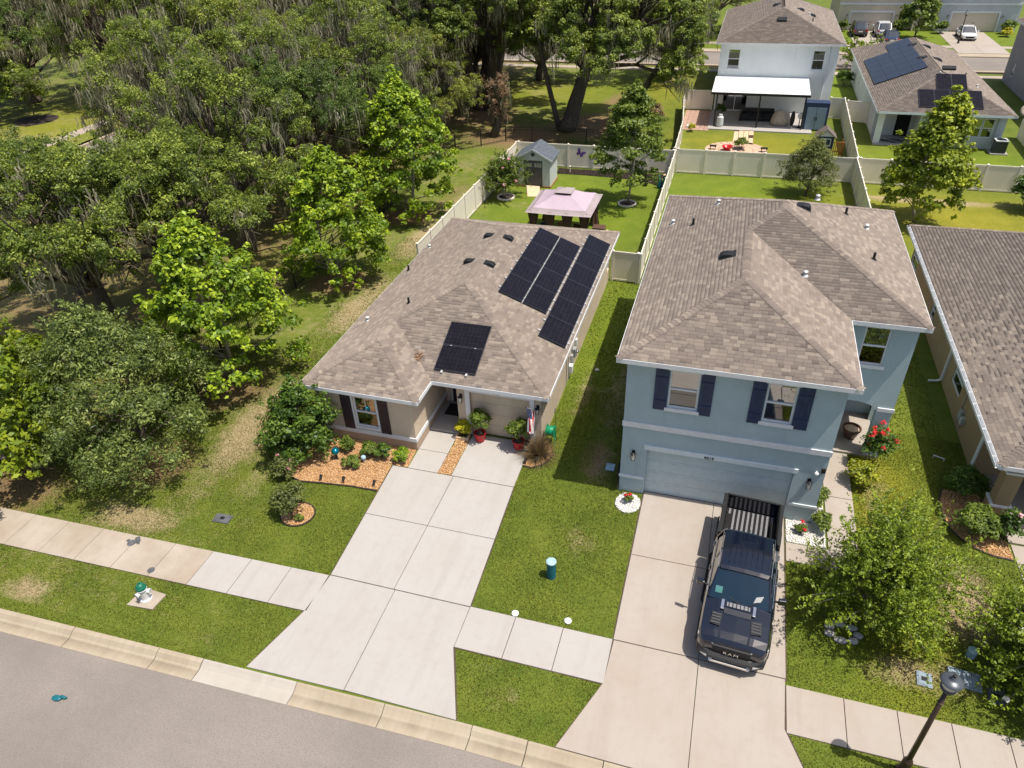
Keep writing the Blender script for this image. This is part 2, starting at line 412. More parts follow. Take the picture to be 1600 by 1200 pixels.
def gauss(X, Y, spots):
    o = np.zeros_like(X)
    for x, y, rx, ry, a in spots: o = np.maximum(o, a * np.exp(-(((X - x) / rx) ** 2 + ((Y - y) / ry) ** 2)))
    return o
TREE_SPOTS = [(-21.3, 22.2, 2.6, 2.2), (-21.2, 33.2, 2.4, 2.2), (-21.2, 43.1, 2.6, 2.0), (-21.0, 16.9, 2.6, 1.9), (-25.6, 14.2, 3.2, 2.2)]
def condition(X, Y):
    dry = 0.20 + 0.12 / (1 + np.exp((X + 15.5) / 1.2))
    dry = np.maximum(dry, gauss(X, Y, [(-18.3, 20, 1.7, 6, 0.62), (-18.6, 31, 1.6, 6, .55), (-19.5, 14, 2.4, .9, .62), (-20.8, 10.2, 1.4, .7, .62), (-18.8, 40, 1.6, 5, .6), (-18.2, 47, 1.5, 5, .55),
        (8.9, 17.6, 1.05, 1.9, .86), (7.0, 14.6, 2.2, .9, .5), (-3.4, 21.2, .7, 1.6, .62), (-5.0, 26, .7, 5, .40), (-3.4, 26, 1.0, 7, .45), (-16.2, 16.5, 1.2, 2, .42), (6.7, 22, .5, 3, .5), (-3.2, 17, 1.4, 1.2, .36), (-4.2, 10.8, 1.2, .6, .36), (13, 53.2, 6, .7, .75), (-14, 47.0, 2.0, 1.2, .4), (-13.0, 41.5, 2.2, 1, .62), (-8.5, 88, 1.2, 4, .8)]))
    lit = gauss(X, Y, [(x, y, a, b_, 1.0) for x, y, a, b_ in TREE_SPOTS])
    forest = 1 / (1 + np.exp((X + 23.5) / 0.9)) * 1 / (1 + np.exp(-(Y - 20) / 1.5))
    lit = np.maximum(lit, forest * 0.62)
    lit = np.maximum(lit, gauss(X, Y, [(-3.7, 21.6, .9, 2.4, .72), (-19, 63, 8, 6, .86), (-13, 67, 6, 6, .92), (-12, 76, 2.5, 7, .8), (-24.5, 69, 6, 8, .8), (-19.5, 48, 1.5, 6, .6)]))
    lit = lit * (1 - 0.55 * np.exp(-(((X + 19) / 5) ** 2 + ((Y - 81) / 6) ** 2))) * np.where(X < -59, 0.3, 1)
    lush = gauss(X, Y, [(-10, 47, 6.5, 9, .85), (2, 51, 7, 5, 1.0), (16, 62, 9, 4, 1.0), (6.9, 21, 1.3, 7, .5), (-5.0, 31, 1.2, 8, .7), (6.0, 15, 2.0, 3, .45), (9.5, 84, 1.5, 10, .9), (-66, 62, 9, 20, .35), (-20, 80, 8, 8, .45), (10, 116, 40, 9, .9)])
    gold = gauss(X, Y, [(14, 50, 7, 5, .9), (6.9, 20, 1.4, 6, .75), (1.5, 64, 7, 3.5, .75), (-66, 60, 8, 18, .5), (-8, 84, 4, 10, .55), (-20, 79, 7, 6, .4)])
    return dry, lit, lush, gold

def lawn(name, x0, x1, y0, y1, step, z=0.0, wob=0.012):
    nx, ny = int((x1 - x0) / step) + 1, int((y1 - y0) / step) + 1
    X, Y = np.meshgrid(np.linspace(x0, x1, nx), np.linspace(y0, y1, ny))
    X, Y = X.ravel(), Y.ravel(); Z = z + wob * np.sin(X * 1.7 + 0.6 * Y) * np.cos(Y * 1.1)
    if name == 'lawn': Z = np.where(Y < y0 + 0.01, z, Z - wob)
    i = np.arange(nx * ny).reshape(ny, nx)
    F = np.stack([i[:-1, :-1], i[:-1, 1:], i[1:, 1:], i[1:, :-1]], -1).reshape(-1, 4)
    d, l_, lu, go = condition(X, Y)
    me = np_mesh(name, np.stack([X, Y, Z], 1), F, M['grass'], {'dry': ('POINT', d), 'litter': ('POINT', l_), 'lush': ('POINT', lu), 'gold': ('POINT', go), 'rnd': ('POINT', np.zeros_like(X))})
    o = link(name, me); o['kind'] = 'structure'; return o

g = MB().add([(-420, -420, -0.16), (420, -420, -0.16), (420, 420, -0.16), (-420, 420, -0.16)], [(0, 1, 2, 3)]).build('ground', M['soil'], kind='structure')
KY = lambda x: 9.73 - 0.025 * max(0.0, -5.0 - x)      # back of the kerb, gently curving
lawn('lawn', -50, 34, 9.74, 93.4, 0.5)
lawn('park_lawn', -140, -59.2, -30, 200, 2.0)
lawn('far_lawn', -49.9, 90, 104.2, 230, 1.5)
lawn('field', -49.9, 90, -60, 1.2, 3.0)
# the lawn's front edge follows the kerb: fill the wedge left by its gentle curve
wd = MB()
xs = [-50 + i * 1.5 for i in range(31)]
for a_, b_ in zip(xs, xs[1:]): wd.add([(a_, KY(a_) - .01, -0.012), (b_, KY(b_) - .01, -0.012), (b_, 9.75, -0.010), (a_, 9.75, -0.010)], [(0, 1, 2, 3)])
wo = wd.build('verge_edge', M['grass'], kind='structure')
for an in ('dry', 'litter', 'lush', 'gold', 'rnd'): wo.data.attributes.new(an, 'FLOAT', 'POINT')

# street
sx = [-50 + i * 2.5 for i in range(33)]
st = MB()
for a_, b_ in zip(sx, sx[1:]): st.add([(a_, 1.6, -0.10), (b_, 1.6, -0.10), (b_, KY(b_) - 0.66, -0.10), (a_, KY(a_) - 0.66, -0.10)], [(0, 1, 2, 3)])
st.build('street', M['asphalt'], kind='structure')
kerb = setting('kerb', (0, 9.4, 0))
cuts = [-48, -44.8, -41.5, -38.3, -35, -31.8, -28.5, -25.3, -21.4, -17.99, -14.83, -13.26, -10.1, -7.32, -4.71, -3.13, -1.07, 2.0, 5.0, 8.05, 11.1, 14.2, 17.3, 20.4, 24]
for a_, b_ in zip(cuts, cuts[1:]):
    low = (-13.4 < (a_ + b_) / 2 < -4.9) or (-3 < (a_ + b_) / 2 < 5)
    h = 0.0 if low else 0.012
    prof = [(-0.67, -0.16), (-0.67, -0.088), (-0.36, -0.105), (-0.26, -0.075 if not low else -0.088), (-0.14, 0.012 + h if not low else -0.03), (-0.06, 0.02 + h), (0, 0.018 + h), (0, -0.16)]
    nn = 6; rings = []
    for i in range(nn + 1):
        x = a_ + 0.012 + (b_ - a_ - 0.024) * i / nn
        rings.append([(x, KY(x) + y, z) for y, z in prof])
    MB().loft(rings).build('kerb_segment', M['kerb_new'] if -13.3 < a_ < -13.2 else M['kerb'], kerb)

# concrete flatwork: every slab is a piece with its own edges
def slab(parent, poly, mat, top=0.03, gap=0.010, z0=-0.06, name='slab'):
    n = len(poly); cx = sum(p[0] for p in poly) / n; cy = sum(p[1] for p in poly) / n
    q = []
    for x, y in poly:
        d = Vector((x - cx, y - cy)); k = max(0.0, 1 - gap * 1.4 / max(d.length, .1)); q.append((cx + d.x * k, cy + d.y * k))
    return MB().prism(q, z0, top).build(name, mat, parent, bevel=0.008)
def bed_under(parent, poly, grow=0.035, z=0.006):
    n = len(poly); cx = sum(p[0] for p in poly) / n; cy = sum(p[1] for p in poly) / n
    q = []
    for x, y in poly:
        d = Vector((x - cx, y - cy)); k = 1 + grow * 1.4 / max(d.length, .1); q.append((cx + d.x * k, cy + d.y * k))
    MB().prism(q, -0.05, z).build('joint_bed', M['soil'], parent)

drv = setting('driveway', (-8.7, 16, 0))
lx = lambda y: -11.08 - (y - 13.4) * 0.045
rx = lambda y: -6.08 - (y - 13.4) * 0.038
mx_ = -8.75; yj = 16.35
bed_under(drv, [(lx(13.4), 13.42), (rx(13.4), 13.42), (rx(19.05), 19.05), (lx(19.05), 19.05)])
bed_under(drv, [(-11.2, 11.9), (-6.05, 11.9), (-5.2, 9.78), (-11.85, 9.68)], 0.02)
slab(drv, [(lx(13.42), 13.42), (mx_, 13.42), (mx_, yj), (lx(yj), yj)], M['conc'])
slab(drv, [(mx_, 13.42), (rx(13.42), 13.42), (rx(yj), yj), (mx_, yj)], M['conc'])
slab(drv, [(lx(yj), yj), (mx_, yj), (mx_, 19.05), (lx(19.05), 19.05)], M['conc'])
slab(drv, [(mx_, yj), (rx(yj), yj), (rx(19.05), 19.05), (mx_, 19.05)], M['conc'])
slab(drv, [(-8.86, 19.06), (rx(19.05), 19.06), (-6.33, 21.72), (-8.86, 21.72)], M['conc'])
slab(drv, [(-11.08, 13.41), (-8.70, 13.41), (-8.66, 9.71), (-11.86, 9.62), (-11.2, 11.9)], M['conc'])
slab(drv, [(-8.70, 13.41), (-6.08, 13.41), (-6.07, 11.88), (-5.2, 9.735), (-8.66, 9.72)], M['conc'])
slab(drv, [(-10.70, 19.06), (-9.42, 19.06), (-9.44, 20.25), (-10.72, 20.25)], M['conc'])
slab(drv, [(-10.72, 20.25), (-9.44, 20.25), (-9.46, 21.5), (-10.73, 21.5)], M['conc'])
slab(drv, [(-10.74, 21.52), (-9.42, 21.52), (-9.42, 24.1), (-10.74, 24.1)], M['conc'], top=0.10, name='porch_slab')

drv2 = setting('blue_house_driveway', (1, 16, 0))
bed_under(drv2, [(-1.48, 13.4), (3.5, 13.4), (3.5, 19.98), (-1.5, 19.98)]); bed_under(drv2, [(-1.5, 11.9), (3.47, 11.9), (4.45, 9.75), (-2.4, 9.75)], 0.02)
for x0, x1 in ((-1.48, 1.06), (1.06, 3.5)):
    slab(drv2, [(x0, 13.43), (x1, 13.43), (x1, 16.9), (x0, 16.9)], M['conc_tan'])
    slab(drv2, [(x0, 16.9), (x1, 16.9), (x1, 20.08), (x0, 20.08)], M['conc_tan'])
slab(drv2, [(-1.46, 13.42), (1.06, 13.42), (1.06, 9.745), (-2.4, 9.745), (-1.52, 11.93)], M['conc_tan'])
slab(drv2, [(1.06, 13.42), (3.48, 13.42), (3.46, 11.88), (4.45, 9.745), (1.06, 9.745)], M['conc_tan'])
slab(drv2, [(3.54, 17.95), (5.9, 17.95), (5.9, 18.8), (3.54, 18.8)], M['conc_tan'])
slab(drv2, [(4.92, 18.8), (5.9, 18.8), (5.9, 21.5), (4.92, 21.5)], M['conc_tan'])
slab(drv2, [(4.92, 21.5), (5.9, 21.5), (5.9, 24.15), (4.92, 24.15)], M['conc_tan'])
slab(drv2, [(4.45, 24.18), (6.95, 24.18), (6.95, 27), (4.45, 27)], M['conc_tan'], top=0.09, name='porch_slab')
rw = setting('right_walk', (11.5, 20, 0))
slab(rw, [(10.78, 17.5), (12.3, 17.5), (12.3, 20.6), (10.78, 20.6)], M['conc_tan']); slab(rw, [(10.72, 20.65), (14.5, 20.65), (14.5, 24.5), (10.72, 24.5)], M['conc_tan'], top=.06)
slab(rw, [(11.4, 9.74), (17, 9.74), (17, 17.45), (11.4, 17.45)], M['conc_tan'])

def walk(name, xs, y0, y1, mats, skew=0.0):
    s_ = setting(name, (xs[0], y0, 0))
    X0, X1 = xs[0], xs[-1]; f = lambda x: min(0.0, (x + 11.1)) * -0.0 + (x + 11.1) * skew if x < -11.1 else 0.0
    bed_under(s_, [(X0, y0 + f(X0)), (X1, y0 + f(X1)), (X1, y1 + f(X1)), (X0, y1 + f(X0))], 0.03, 0.005)
    for i, (a_, b_) in enumerate(zip(xs, xs[1:])):
        slab(s_, [(a_, y0 + f(a_)), (b_, y0 + f(b_)), (b_, y1 + f(b_)), (a_, y1 + f(a_))], mats[i % len(mats)] if not callable(mats) else mats(a_))
    return s_
walk('sidewalk', [-49.5 + 1.54 * i for i in range(25)] + [-11.12], 11.88, 13.40, lambda x: M['conc_old'] if x < -17 else M['conc'], 0.024)
walk('sidewalk_middle', [-6.08, -4.56, -3.03, -1.49], 11.9, 13.44, [M['conc']])
walk('sidewalk_right', [3.49, 5.02, 6.38, 7.72, 9.08, 10.6, 12.2, 13.8, 15.4, 17, 18.6, 20.2], 11.78, 13.24, [M['conc_tan']])

# roads and paths farther off
pr = MB().add([(-58.3, -60, -0.1), (-50.3, -60, -0.1), (-50.3, 200, -0.1), (-58.3, 200, -0.1)], [(0, 1, 2, 3)]).build('park_road', M['asphalt'], kind='structure')
for x in (-58.6, -50.3): MB().box(x, x + .35, 14 if x > -55 else -60, 200, -0.15, 0.03).build('park_kerb', M['kerb'], kind='structure')
for x0, x1, nm in ((-63.0, -61.4, 'park_path'),):
    p_ = setting(nm, (-62, 40, 0))
    for i in range(70): slab(p_, [(x0, 8 + 1.6 * i), (x1, 8 + 1.6 * i), (x1, 9.6 + 1.6 * i), (x0, 9.6 + 1.6 * i)], M['conc_old'])
MB().add([(-49.8, 95.2, -0.08), (90, 94.2, -0.08), (90, 102.6, -0.08), (-49.8, 102.6, -0.08)], [(0, 1, 2, 3)]).build('far_street', M['asphalt'], kind='structure')
MB().box(-49.8, 90, 94.3, 94.9, -0.15, 0.02).build('far_kerb', M['kerb'], kind='structure')
MB().box(-49.8, 90, 102.5, 104.3, -0.15, 0.02).build('far_kerb', M['kerb'], kind='structure')
fs = setting('far_sidewalk', (0, 92, 0))
for i in range(84): slab(fs, [(-49 + 1.6 * i, 91.0), (-47.4 + 1.6 * i, 91.0), (-47.4 + 1.6 * i, 92.4), (-49 + 1.6 * i, 92.4)], M['conc_old'])
fs2 = setting('opposite_sidewalk', (0, 107, 0))
for i in range(84): slab(fs2, [(-49 + 1.6 * i, 107.6), (-47.4 + 1.6 * i, 107.6), (-47.4 + 1.6 * i, 109), (-49 + 1.6 * i, 109)], M['conc_old'])
fd = setting('far_driveway', (26, 110, 0))
for a_, b_ in ((24.1, 26.9), (26.9, 29.7)):
    for y0 in (104.4, 109.2, 114): slab(fd, [(a_, y0), (b_, y0), (b_, y0 + 4.8), (a_, y0 + 4.8)], M['conc_tan'], top=.04)
fd2 = setting('far_left_driveway', (15.5, 110, 0))
for a_, b_ in ((12.9, 15.7), (15.7, 18.5)):
    for y0 in (104.4, 109.2, 114): slab(fd2, [(a_, y0), (b_, y0), (b_, y0 + 4.8), (a_, y0 + 4.8)], M['conc_tan'], top=.04)

# ------------------------------------------------------------------ grass blades on the near lawns
def in_poly(X, Y, poly):
    r = np.zeros(X.shape, bool); n = len(poly)
    for i in range(n):
        x1, y1 = poly[i]; x2, y2 = poly[(i + 1) % n]
        c_ = ((y1 > Y) != (y2 > Y)) & (X < (x2 - x1) * (Y - y1) / (y2 - y1 + 1e-12) + x1); r ^= c_
    return r
HARD = [[(lx(13.4), 13.3), (rx(13.4), 13.3), (rx(19.1), 19.1), (lx(19.1), 19.1)], [(-11.1, 13.5), (-6.05, 13.5), (-6.04, 11.86), (-5.15, 9.6), (-11.92, 9.5), (-11.2, 11.86)],
        [(-8.9, 19), (-6.28, 19), (-6.3, 21.8), (-8.9, 21.8)], [(-10.75, 19), (-8.9, 19), (-8.9, 24), (-10.75, 24)],
        [(-1.5, 13.3), (3.53, 13.3), (3.53, 20), (-1.52, 20)], [(-1.52, 13.5), (3.51, 13.5), (3.5, 11.85), (4.5, 9.6), (-2.45, 9.6), (-1.55, 11.9)],
        [(3.5, 17.93), (5.93, 17.93), (5.93, 24.2), (3.5, 24.2)], [(-60, 10.8), (-11.1, 11.87), (-11.1, 13.42), (-60, 12.2)], [(-6.1, 11.88), (-1.45, 11.88), (-1.45, 13.46), (-6.1, 13.46)],
        [(3.45, 11.76), (21, 11.76), (21, 13.27), (3.45, 13.27)], [(-15.1, 20.1), (-10.7, 20.1), (-10.7, 21.7), (-5.85, 21.7), (-5.85, 37.1), (-15.1, 37.1)],
        [(-2.42, 19.9), (4.45, 19.9), (4.45, 24.2), (7, 24.2), (7, 34), (-2.42, 34)], [(10.7, 17), (17, 17), (17, 24), (10.2, 24), (10.2, 42), (20, 42), (20, 9)], [(10.72, 9), (17.1, 9), (17.1, 21), (10.72, 21)]]
BEDS = {'front': [(-15.15, 17.45), (-14.5, 17.28), (-13.6, 17.4), (-12.4, 17.52), (-11.32, 17.55), (-11.38, 19.08), (-10.72, 19.1), (-10.78, 20.15), (-14.95, 20.15), (-15.25, 18.6)],
        'ring': [(-13.65 + .64 * math.cos(t * math.pi / 12), 15.66 + .60 * math.sin(t * math.pi / 12)) for t in range(24)],
        'strip': [(-9.42, 19.08), (-8.88, 19.08), (-8.88, 21.4), (-9.42, 21.4)],
        'flag': [(-6.30, 20.32), (-5.95, 20.28), (-5.6, 20.5), (-5.38, 20.85), (-5.3, 21.3), (-5.5, 21.72), (-6.32, 21.72)],
        'right': [(9.05, 22.9), (8.86, 22.2), (8.84, 21.5), (8.98, 20.9), (9.25, 20.45), (9.6, 20.12), (10.1, 19.9), (10.72, 19.84), (10.70, 20.6), (10.3, 21.2), (10.25, 22.9)],
        'pebble_l': [(-1.98 + .46 * math.cos(t * math.pi / 9), 19.32 + .52 * math.sin(t * math.pi / 9)) for t in range(18)],
        'pebble_r': [(3.56, 18.84), (4.85, 18.84), (4.85, 22.8), (4.44, 22.8), (4.44, 19.93), (3.56, 19.93)],
        'mulch': [(-13.2, 55.1), (-13.1, 53.8), (-11, 53.9), (-9, 53.75), (-7, 53.6), (-5.6, 53.0), (-4.7, 52.2), (-4.35, 51.2), (-4.3, 55.1)]}
def blades(name, x0, x1, y0, y1, dens, h=0.045, wd_=0.012, seed=1):
    r = np.random.default_rng(seed); n = int((x1 - x0) * (y1 - y0) * dens)
    X = r.uniform(x0, x1, n); Y = r.uniform(y0, y1, n)
    ok = Y > 9.74 - 0.025 * np.maximum(0, -5 - X)
    for p in HARD + [v for v in BEDS.values()]: ok &= ~in_poly(X, Y, p)
    d, l_, lu, go = condition(X, Y)
    ok &= r.random(n) > np.clip(d * 0.9 - 0.3, 0, .8) + np.clip(l_ * .9 - .25, 0, .8)
    X, Y = X[ok], Y[ok]; n = len(X); d, l_, lu, go = condition(X, Y)
    a = r.uniform(0, 2 * np.pi, n); H_ = h * r.uniform(.5, 1.3, n); W_ = wd_ * r.uniform(.7, 1.5, n); ln = r.normal(0, .55, (n, 2)) * H_[:, None]
    ca, sa = np.cos(a) * W_, np.sin(a) * W_
    V = np.empty((n, 3, 3)); V[:, 0] = np.stack([X - ca, Y - sa, np.full(n, -.01)], 1); V[:, 1] = np.stack([X + ca, Y + sa, np.full(n, -.01)], 1)
    V[:, 2] = np.stack([X + ln[:, 0], Y + ln[:, 1], H_], 1)
    rep = lambda q: np.repeat(q, 3)
    me = np_mesh(name, V.reshape(-1, 3), np.arange(3 * n).reshape(-1, 3), M['grass'], {'dry': ('POINT', rep(d) * .8), 'litter': ('POINT', rep(l_) * .7), 'lush': ('POINT', rep(lu)), 'gold': ('POINT', rep(go)), 'rnd': ('POINT', rep(r.random(n) ** 2))})
    o = link(name, me); props(o, 'short green turf blades on the front lawns beside the pale concrete', 'grass', None, 'stuff'); return o
blades('grass', -29, 10.8, 9.2, 26, 900, seed=3)
go_ = blades('grass', -20, 9.6, 26, 40, 200, wd_=0.024, seed=4); go_['label'] = 'mown grass in the narrow side yards between the houses'

# ------------------------------------------------------------------ stones and mulch
def stones(name, poly, n, size, mat, label, cat, z=0.01, pile=0.03, seed=2, flat=.6):
    r = np.random.default_rng(seed); P = np.array(poly); lo, hi = P.min(0), P.max(0)
    q = r.uniform(lo, hi, (n * 3, 2)); q = q[in_poly(q[:, 0], q[:, 1], poly)][:n]; n = len(q)
    base = np.array([(1, 0, 0), (0, 1, 0), (-1, 0, 0), (0, -1, 0), (0, 0, 1), (0, 0, -1)], float)
    sc = size * r.uniform(.55, 1.35, (n, 1, 1)) * r.uniform(.6, 1.2, (n, 1, 3)); sc[:, :, 2] *= flat
    ang = r.uniform(0, 6.28, n); ca, sa = np.cos(ang), np.sin(ang)
    v = base[None] * sc; v = v + r.normal(0, size * .12, v.shape)
    vx = v[:, :, 0] * ca[:, None] - v[:, :, 1] * sa[:, None]; vy = v[:, :, 0] * sa[:, None] + v[:, :, 1] * ca[:, None]
    V = np.stack([vx + q[:, :1], vy + q[:, 1:], v[:, :, 2] + z + r.uniform(0, pile, (n, 1))], 2).reshape(-1, 3)
    f = np.array([(0, 1, 4), (1, 2, 4), (2, 3, 4), (3, 0, 4), (1, 0, 5), (2, 1, 5), (3, 2, 5), (0, 3, 5)])
    F = (f[None] + 6 * np.arange(n)[:, None, None]).reshape(-1, 3)
    me = np_mesh(name, V, F, mat, {'rnd': ('FACE', np.repeat(r.random(n), 8))})
    o = link(name, me); props(o, label, cat, None, 'stuff')
    return o
def stone_mat(name, stops):
    b = NB(name); c = b.ramp(b.attr('rnd'), stops); return b.done(b.pbr(c, 0.85, 0, .25))
M['gravel'] = stone_mat('tan_gravel', [(0, (0.36, 0.185, 0.075)), (.5, (0.50, 0.295, 0.135)), (1, (0.62, 0.44, 0.26))])
M['pebble'] = stone_mat('white_pebble', [(0, (0.60, 0.58, 0.54)), (1, (0.82, 0.81, 0.79))])
M['chips'] = stone_mat('mulch_chips', [(0, (0.018, 0.012, 0.010)), (1, (0.06, 0.042, 0.034))])
M['gravel_bed'] = plain('gravel_base', (0.40, 0.235, 0.105), 0.9, var=.25, scale=25, world=True)
M['pebble_bed'] = plain('pebble_base', (0.52, 0.50, 0.46), 0.9, var=.2, scale=25, world=True)
M['mulch_bed'] = plain('mulch_base', (0.035, 0.024, 0.019), 0.95, var=.4, scale=25, world=True)
M['edging'] = plain('plastic_edging', (0.03, 0.022, 0.017), 0.6)
def garden_bed(key, n, size, kind, label, edge=None, **k):
    poly = BEDS[key]
    MB().prism(poly, -0.03, 0.014).build('gravel_base', M[{'gravel': 'gravel_bed', 'pebble': 'pebble_bed', 'chips': 'mulch_bed'}[kind]], kind='structure')
    stones({'gravel': 'gravel', 'pebble': 'pebbles', 'chips': 'mulch'}[kind], poly, n, size, M[kind], label, {'gravel': 'gravel', 'pebble': 'pebbles', 'chips': 'mulch'}[kind], seed=hash(key) % 97 if False else len(key) * 7 + n % 13, **k)
    if edge:
        pts = [(x, y, 0.03) for x, y in edge[0]]
        e = MB(); e.tube(pts, 0.032, 5); props(e.build('garden_edging', M['edging']), edge[1], 'garden edging')
garden_bed('front', 7600, 0.032, 'gravel', 'orange tan gravel in the planting bed under the shuttered front window', (BEDS['front'][:5], 'dark edging along the lawn side of the front gravel bed'))
garden_bed('ring', 900, 0.032, 'gravel', 'tan gravel inside the round bed in the front lawn', (BEDS['ring'] + BEDS['ring'][:1], 'black ring edging around the small round bed in the lawn'))
garden_bed('strip', 1300, 0.034, 'gravel', 'tan gravel strip between the entry walk and the garage driveway')
garden_bed('flag', 1100, 0.034, 'gravel', 'tan gravel under the clump of fountain grass by the flag', (BEDS['flag'][:6], 'curved black edging round the fountain grass bed'))
garden_bed('right', 2600, 0.036, 'gravel', 'tan gravel bed at the corner of the brown house', (BEDS['right'][:8], 'curved dark edging round the bed at the brown house'))
garden_bed('pebble_l', 900, 0.034, 'pebble', 'white pebbles in the small round bed left of the blue garage')
garden_bed('pebble_r', 2400, 0.034, 'pebble', 'white pebbles between the blue garage corner and the entry walk')
garden_bed('mulch', 4200, 0.05, 'chips', 'black mulch along the back fence behind the pink gazebo')
# ------------------------------------------------------------------ building kit
CAM = np.array([0, 0, 19.0])
class Fr:
    """a wall frame: a runs along the wall, d outwards, z up"""
    def __init__(s, x, y, dirx, diry):
        s.o = Vector((x, y, 0)); s.u = Vector((dirx, diry, 0)).normalized(); s.n = Vector((s.u.y, -s.u.x, 0))
    def p(s, a, d, z): return s.o + s.u * a + s.n * d + Vector((0, 0, z))
    def box(s, mb, a0, a1, d0, d1, z0, z1):
        vs = [s.p(a, d, z) for z in (z0, z1) for a, d in ((a0, d0), (a1, d0), (a1, d1), (a0, d1))]
        return mb.add(vs, [(0, 3, 2, 1), (4, 5, 6, 7), (0, 1, 5, 4), (1, 2, 6, 5), (2, 3, 7, 6), (3, 0, 4, 7)])
    def q(s, mb, pts): return mb.add([s.p(*p) for p in pts], [tuple(range(len(pts)))])

def wall_face(mb, fr, a0, a1, z0, z1, openings=(), depth=0.16):
    A = sorted({a0, a1, *[o[0] for o in openings], *[o[1] for o in openings]})
    Zs = sorted({z0, z1, *[o[2] for o in openings], *[o[3] for o in openings]})
    for x0, x1 in zip(A, A[1:]):
        for y0, y1 in zip(Zs, Zs[1:]):
            cx, cy = (x0 + x1) / 2, (y0 + y1) / 2
            if any(o[0] < cx < o[1] and o[2] < cy < o[3] for o in openings): continue
            fr.q(mb, [(x0, 0, y0), (x1, 0, y0), (x1, 0, y1), (x0, 0, y1)])
    for o in openings:
        b0, b1, c0, c1 = o[:4]
        fr.q(mb, [(b0, 0, c0), (b0, 0, c1), (b0, -depth, c1), (b0, -depth, c0)])
        fr.q(mb, [(b1, 0, c1), (b1, 0, c0), (b1, -depth, c0), (b1, -depth, c1)])
        fr.q(mb, [(b0, 0, c1), (b1, 0, c1), (b1, -depth, c1), (b0, -depth, c1)])
        if c0 > 0.01: fr.q(mb, [(b1, 0, c0), (b0, 0, c0), (b0, -depth, c0), (b1, -depth, c0)])

def window(root, fr, a0, a1, z0, z1, frame='trim', blind=0.5, sill=True, grid=False, dep=0.09, trim=None):
    fm = MB(); w_ = 0.055
    for b in ((a0, a0 + w_, z0, z1), (a1 - w_, a1, z0, z1), (a0 + w_, a1 - w_, z0, z0 + w_), (a0 + w_, a1 - w_, z1 - w_, z1)): fr.box(fm, b[0], b[1], -dep, -dep + .05, b[2], b[3])
    zm = (z0 + z1) / 2
    fr.box(fm, a0 + w_, a1 - w_, -dep + .004, -dep + .058, zm - .03, zm + .03)
    if grid: fr.box(fm, (a0 + a1) / 2 - .012, (a0 + a1) / 2 + .012, -dep + .006, -dep + .03, zm + .03, z1 - w_)
    win = fm.build('window', M[frame], root)
    for za, zb in ((z0 + w_, zm - .03), (zm + .03, z1 - w_)):
        m = MB(); fr.q(m, [(a0 + w_, -dep + .015, za), (a1 - w_, -dep + .015, za), (a1 - w_, -dep + .015, zb), (a0 + w_, -dep + .015, zb)]); m.build('pane', M['glass'] if za > zm else M['screen'], win, fix=False)
    if blind:
        m = MB(); zb = z1 - (z1 - z0) * blind; z = z1 - .03
        while z > zb:
            fr.q(m, [(a0 + .03, -dep - .03, z), (a1 - .03, -dep - .03, z), (a1 - .03, -dep - .05, z - .047), (a0 + .03, -dep - .05, z - .047)]); z -= .05
        m.build('blind', M['blind'], win, fix=False, kind='stuff')
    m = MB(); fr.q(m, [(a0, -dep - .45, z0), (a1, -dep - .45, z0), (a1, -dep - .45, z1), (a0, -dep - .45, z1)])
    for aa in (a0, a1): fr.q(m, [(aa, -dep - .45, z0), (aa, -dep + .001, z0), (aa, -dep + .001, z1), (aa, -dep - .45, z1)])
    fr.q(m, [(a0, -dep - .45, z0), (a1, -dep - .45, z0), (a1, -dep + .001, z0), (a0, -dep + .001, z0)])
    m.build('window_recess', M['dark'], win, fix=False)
    if sill:
        m = MB(); fr.box(m, a0 - .09, a1 + .09, 0.002, .07, z0 - .13, z0 - .003); m.build('sill', M['trim'], win, bevel=.008)
    return win

def shutter(root, fr, a0, a1, z0, z1, mat, battens=True):
    m = MB(); n = 3; w_ = (a1 - a0) / n
    for i in range(n): fr.box(m, a0 + i * w_ + .004, a0 + (i + 1) * w_ - .004, .004, .035, z0, z1)
    fr.box(m, a0 + .01, a1 - .01, .003, .02, z0 + .02, z1 - .02)
    s_ = m.build('shutter', M[mat], root)
    if battens:
        for zc in (z0 + (z1 - z0) * .22, z0 + (z1 - z0) * .78):
            m = MB(); fr.box(m, a0 + .01, a1 - .01, .036, .058, zc - .05, zc + .05); m.build('batten', M[mat], s_)

def garage_door(root, fr, a0, a1, z1, mat, cols=8, dep=0.12, handles=False):
    g_ = MB(); fr.box(g_, a0, a1, -dep - .05, -dep, 0.02, z1); g = g_.build('garage_door', M[mat], root)
    rows = 4; h = (z1 - .03) / rows
    for r_ in range(rows):
        m = MB(); zb = .03 + r_ * h
        fr.box(m, a0 + .005, a1 - .005, -dep + .001, -dep + .02, zb + .006, zb + h - .006)
        cw = (a1 - a0) / cols
        for c_ in range(cols): fr.box(m, a0 + c_ * cw + .07, a0 + (c_ + 1) * cw - .07, -dep + .0205, -dep + .03, zb + .10, zb + h - .10)
        m.build('door_section', M[mat], g)
    m = MB(); fr.box(m, a0, a1, -dep + .001, -dep + .03, 0.0, .028); m.build('door_seal', M['rubber'], g)
    if handles:
        for c in ((a0 + a1) / 2 - .12, (a0 + a1) / 2 + .12):
            m = MB(); fr.box(m, c - .02, c + .02, -dep + .03, -dep + .06, .95, 1.15); m.build('handle', M['black'], g)

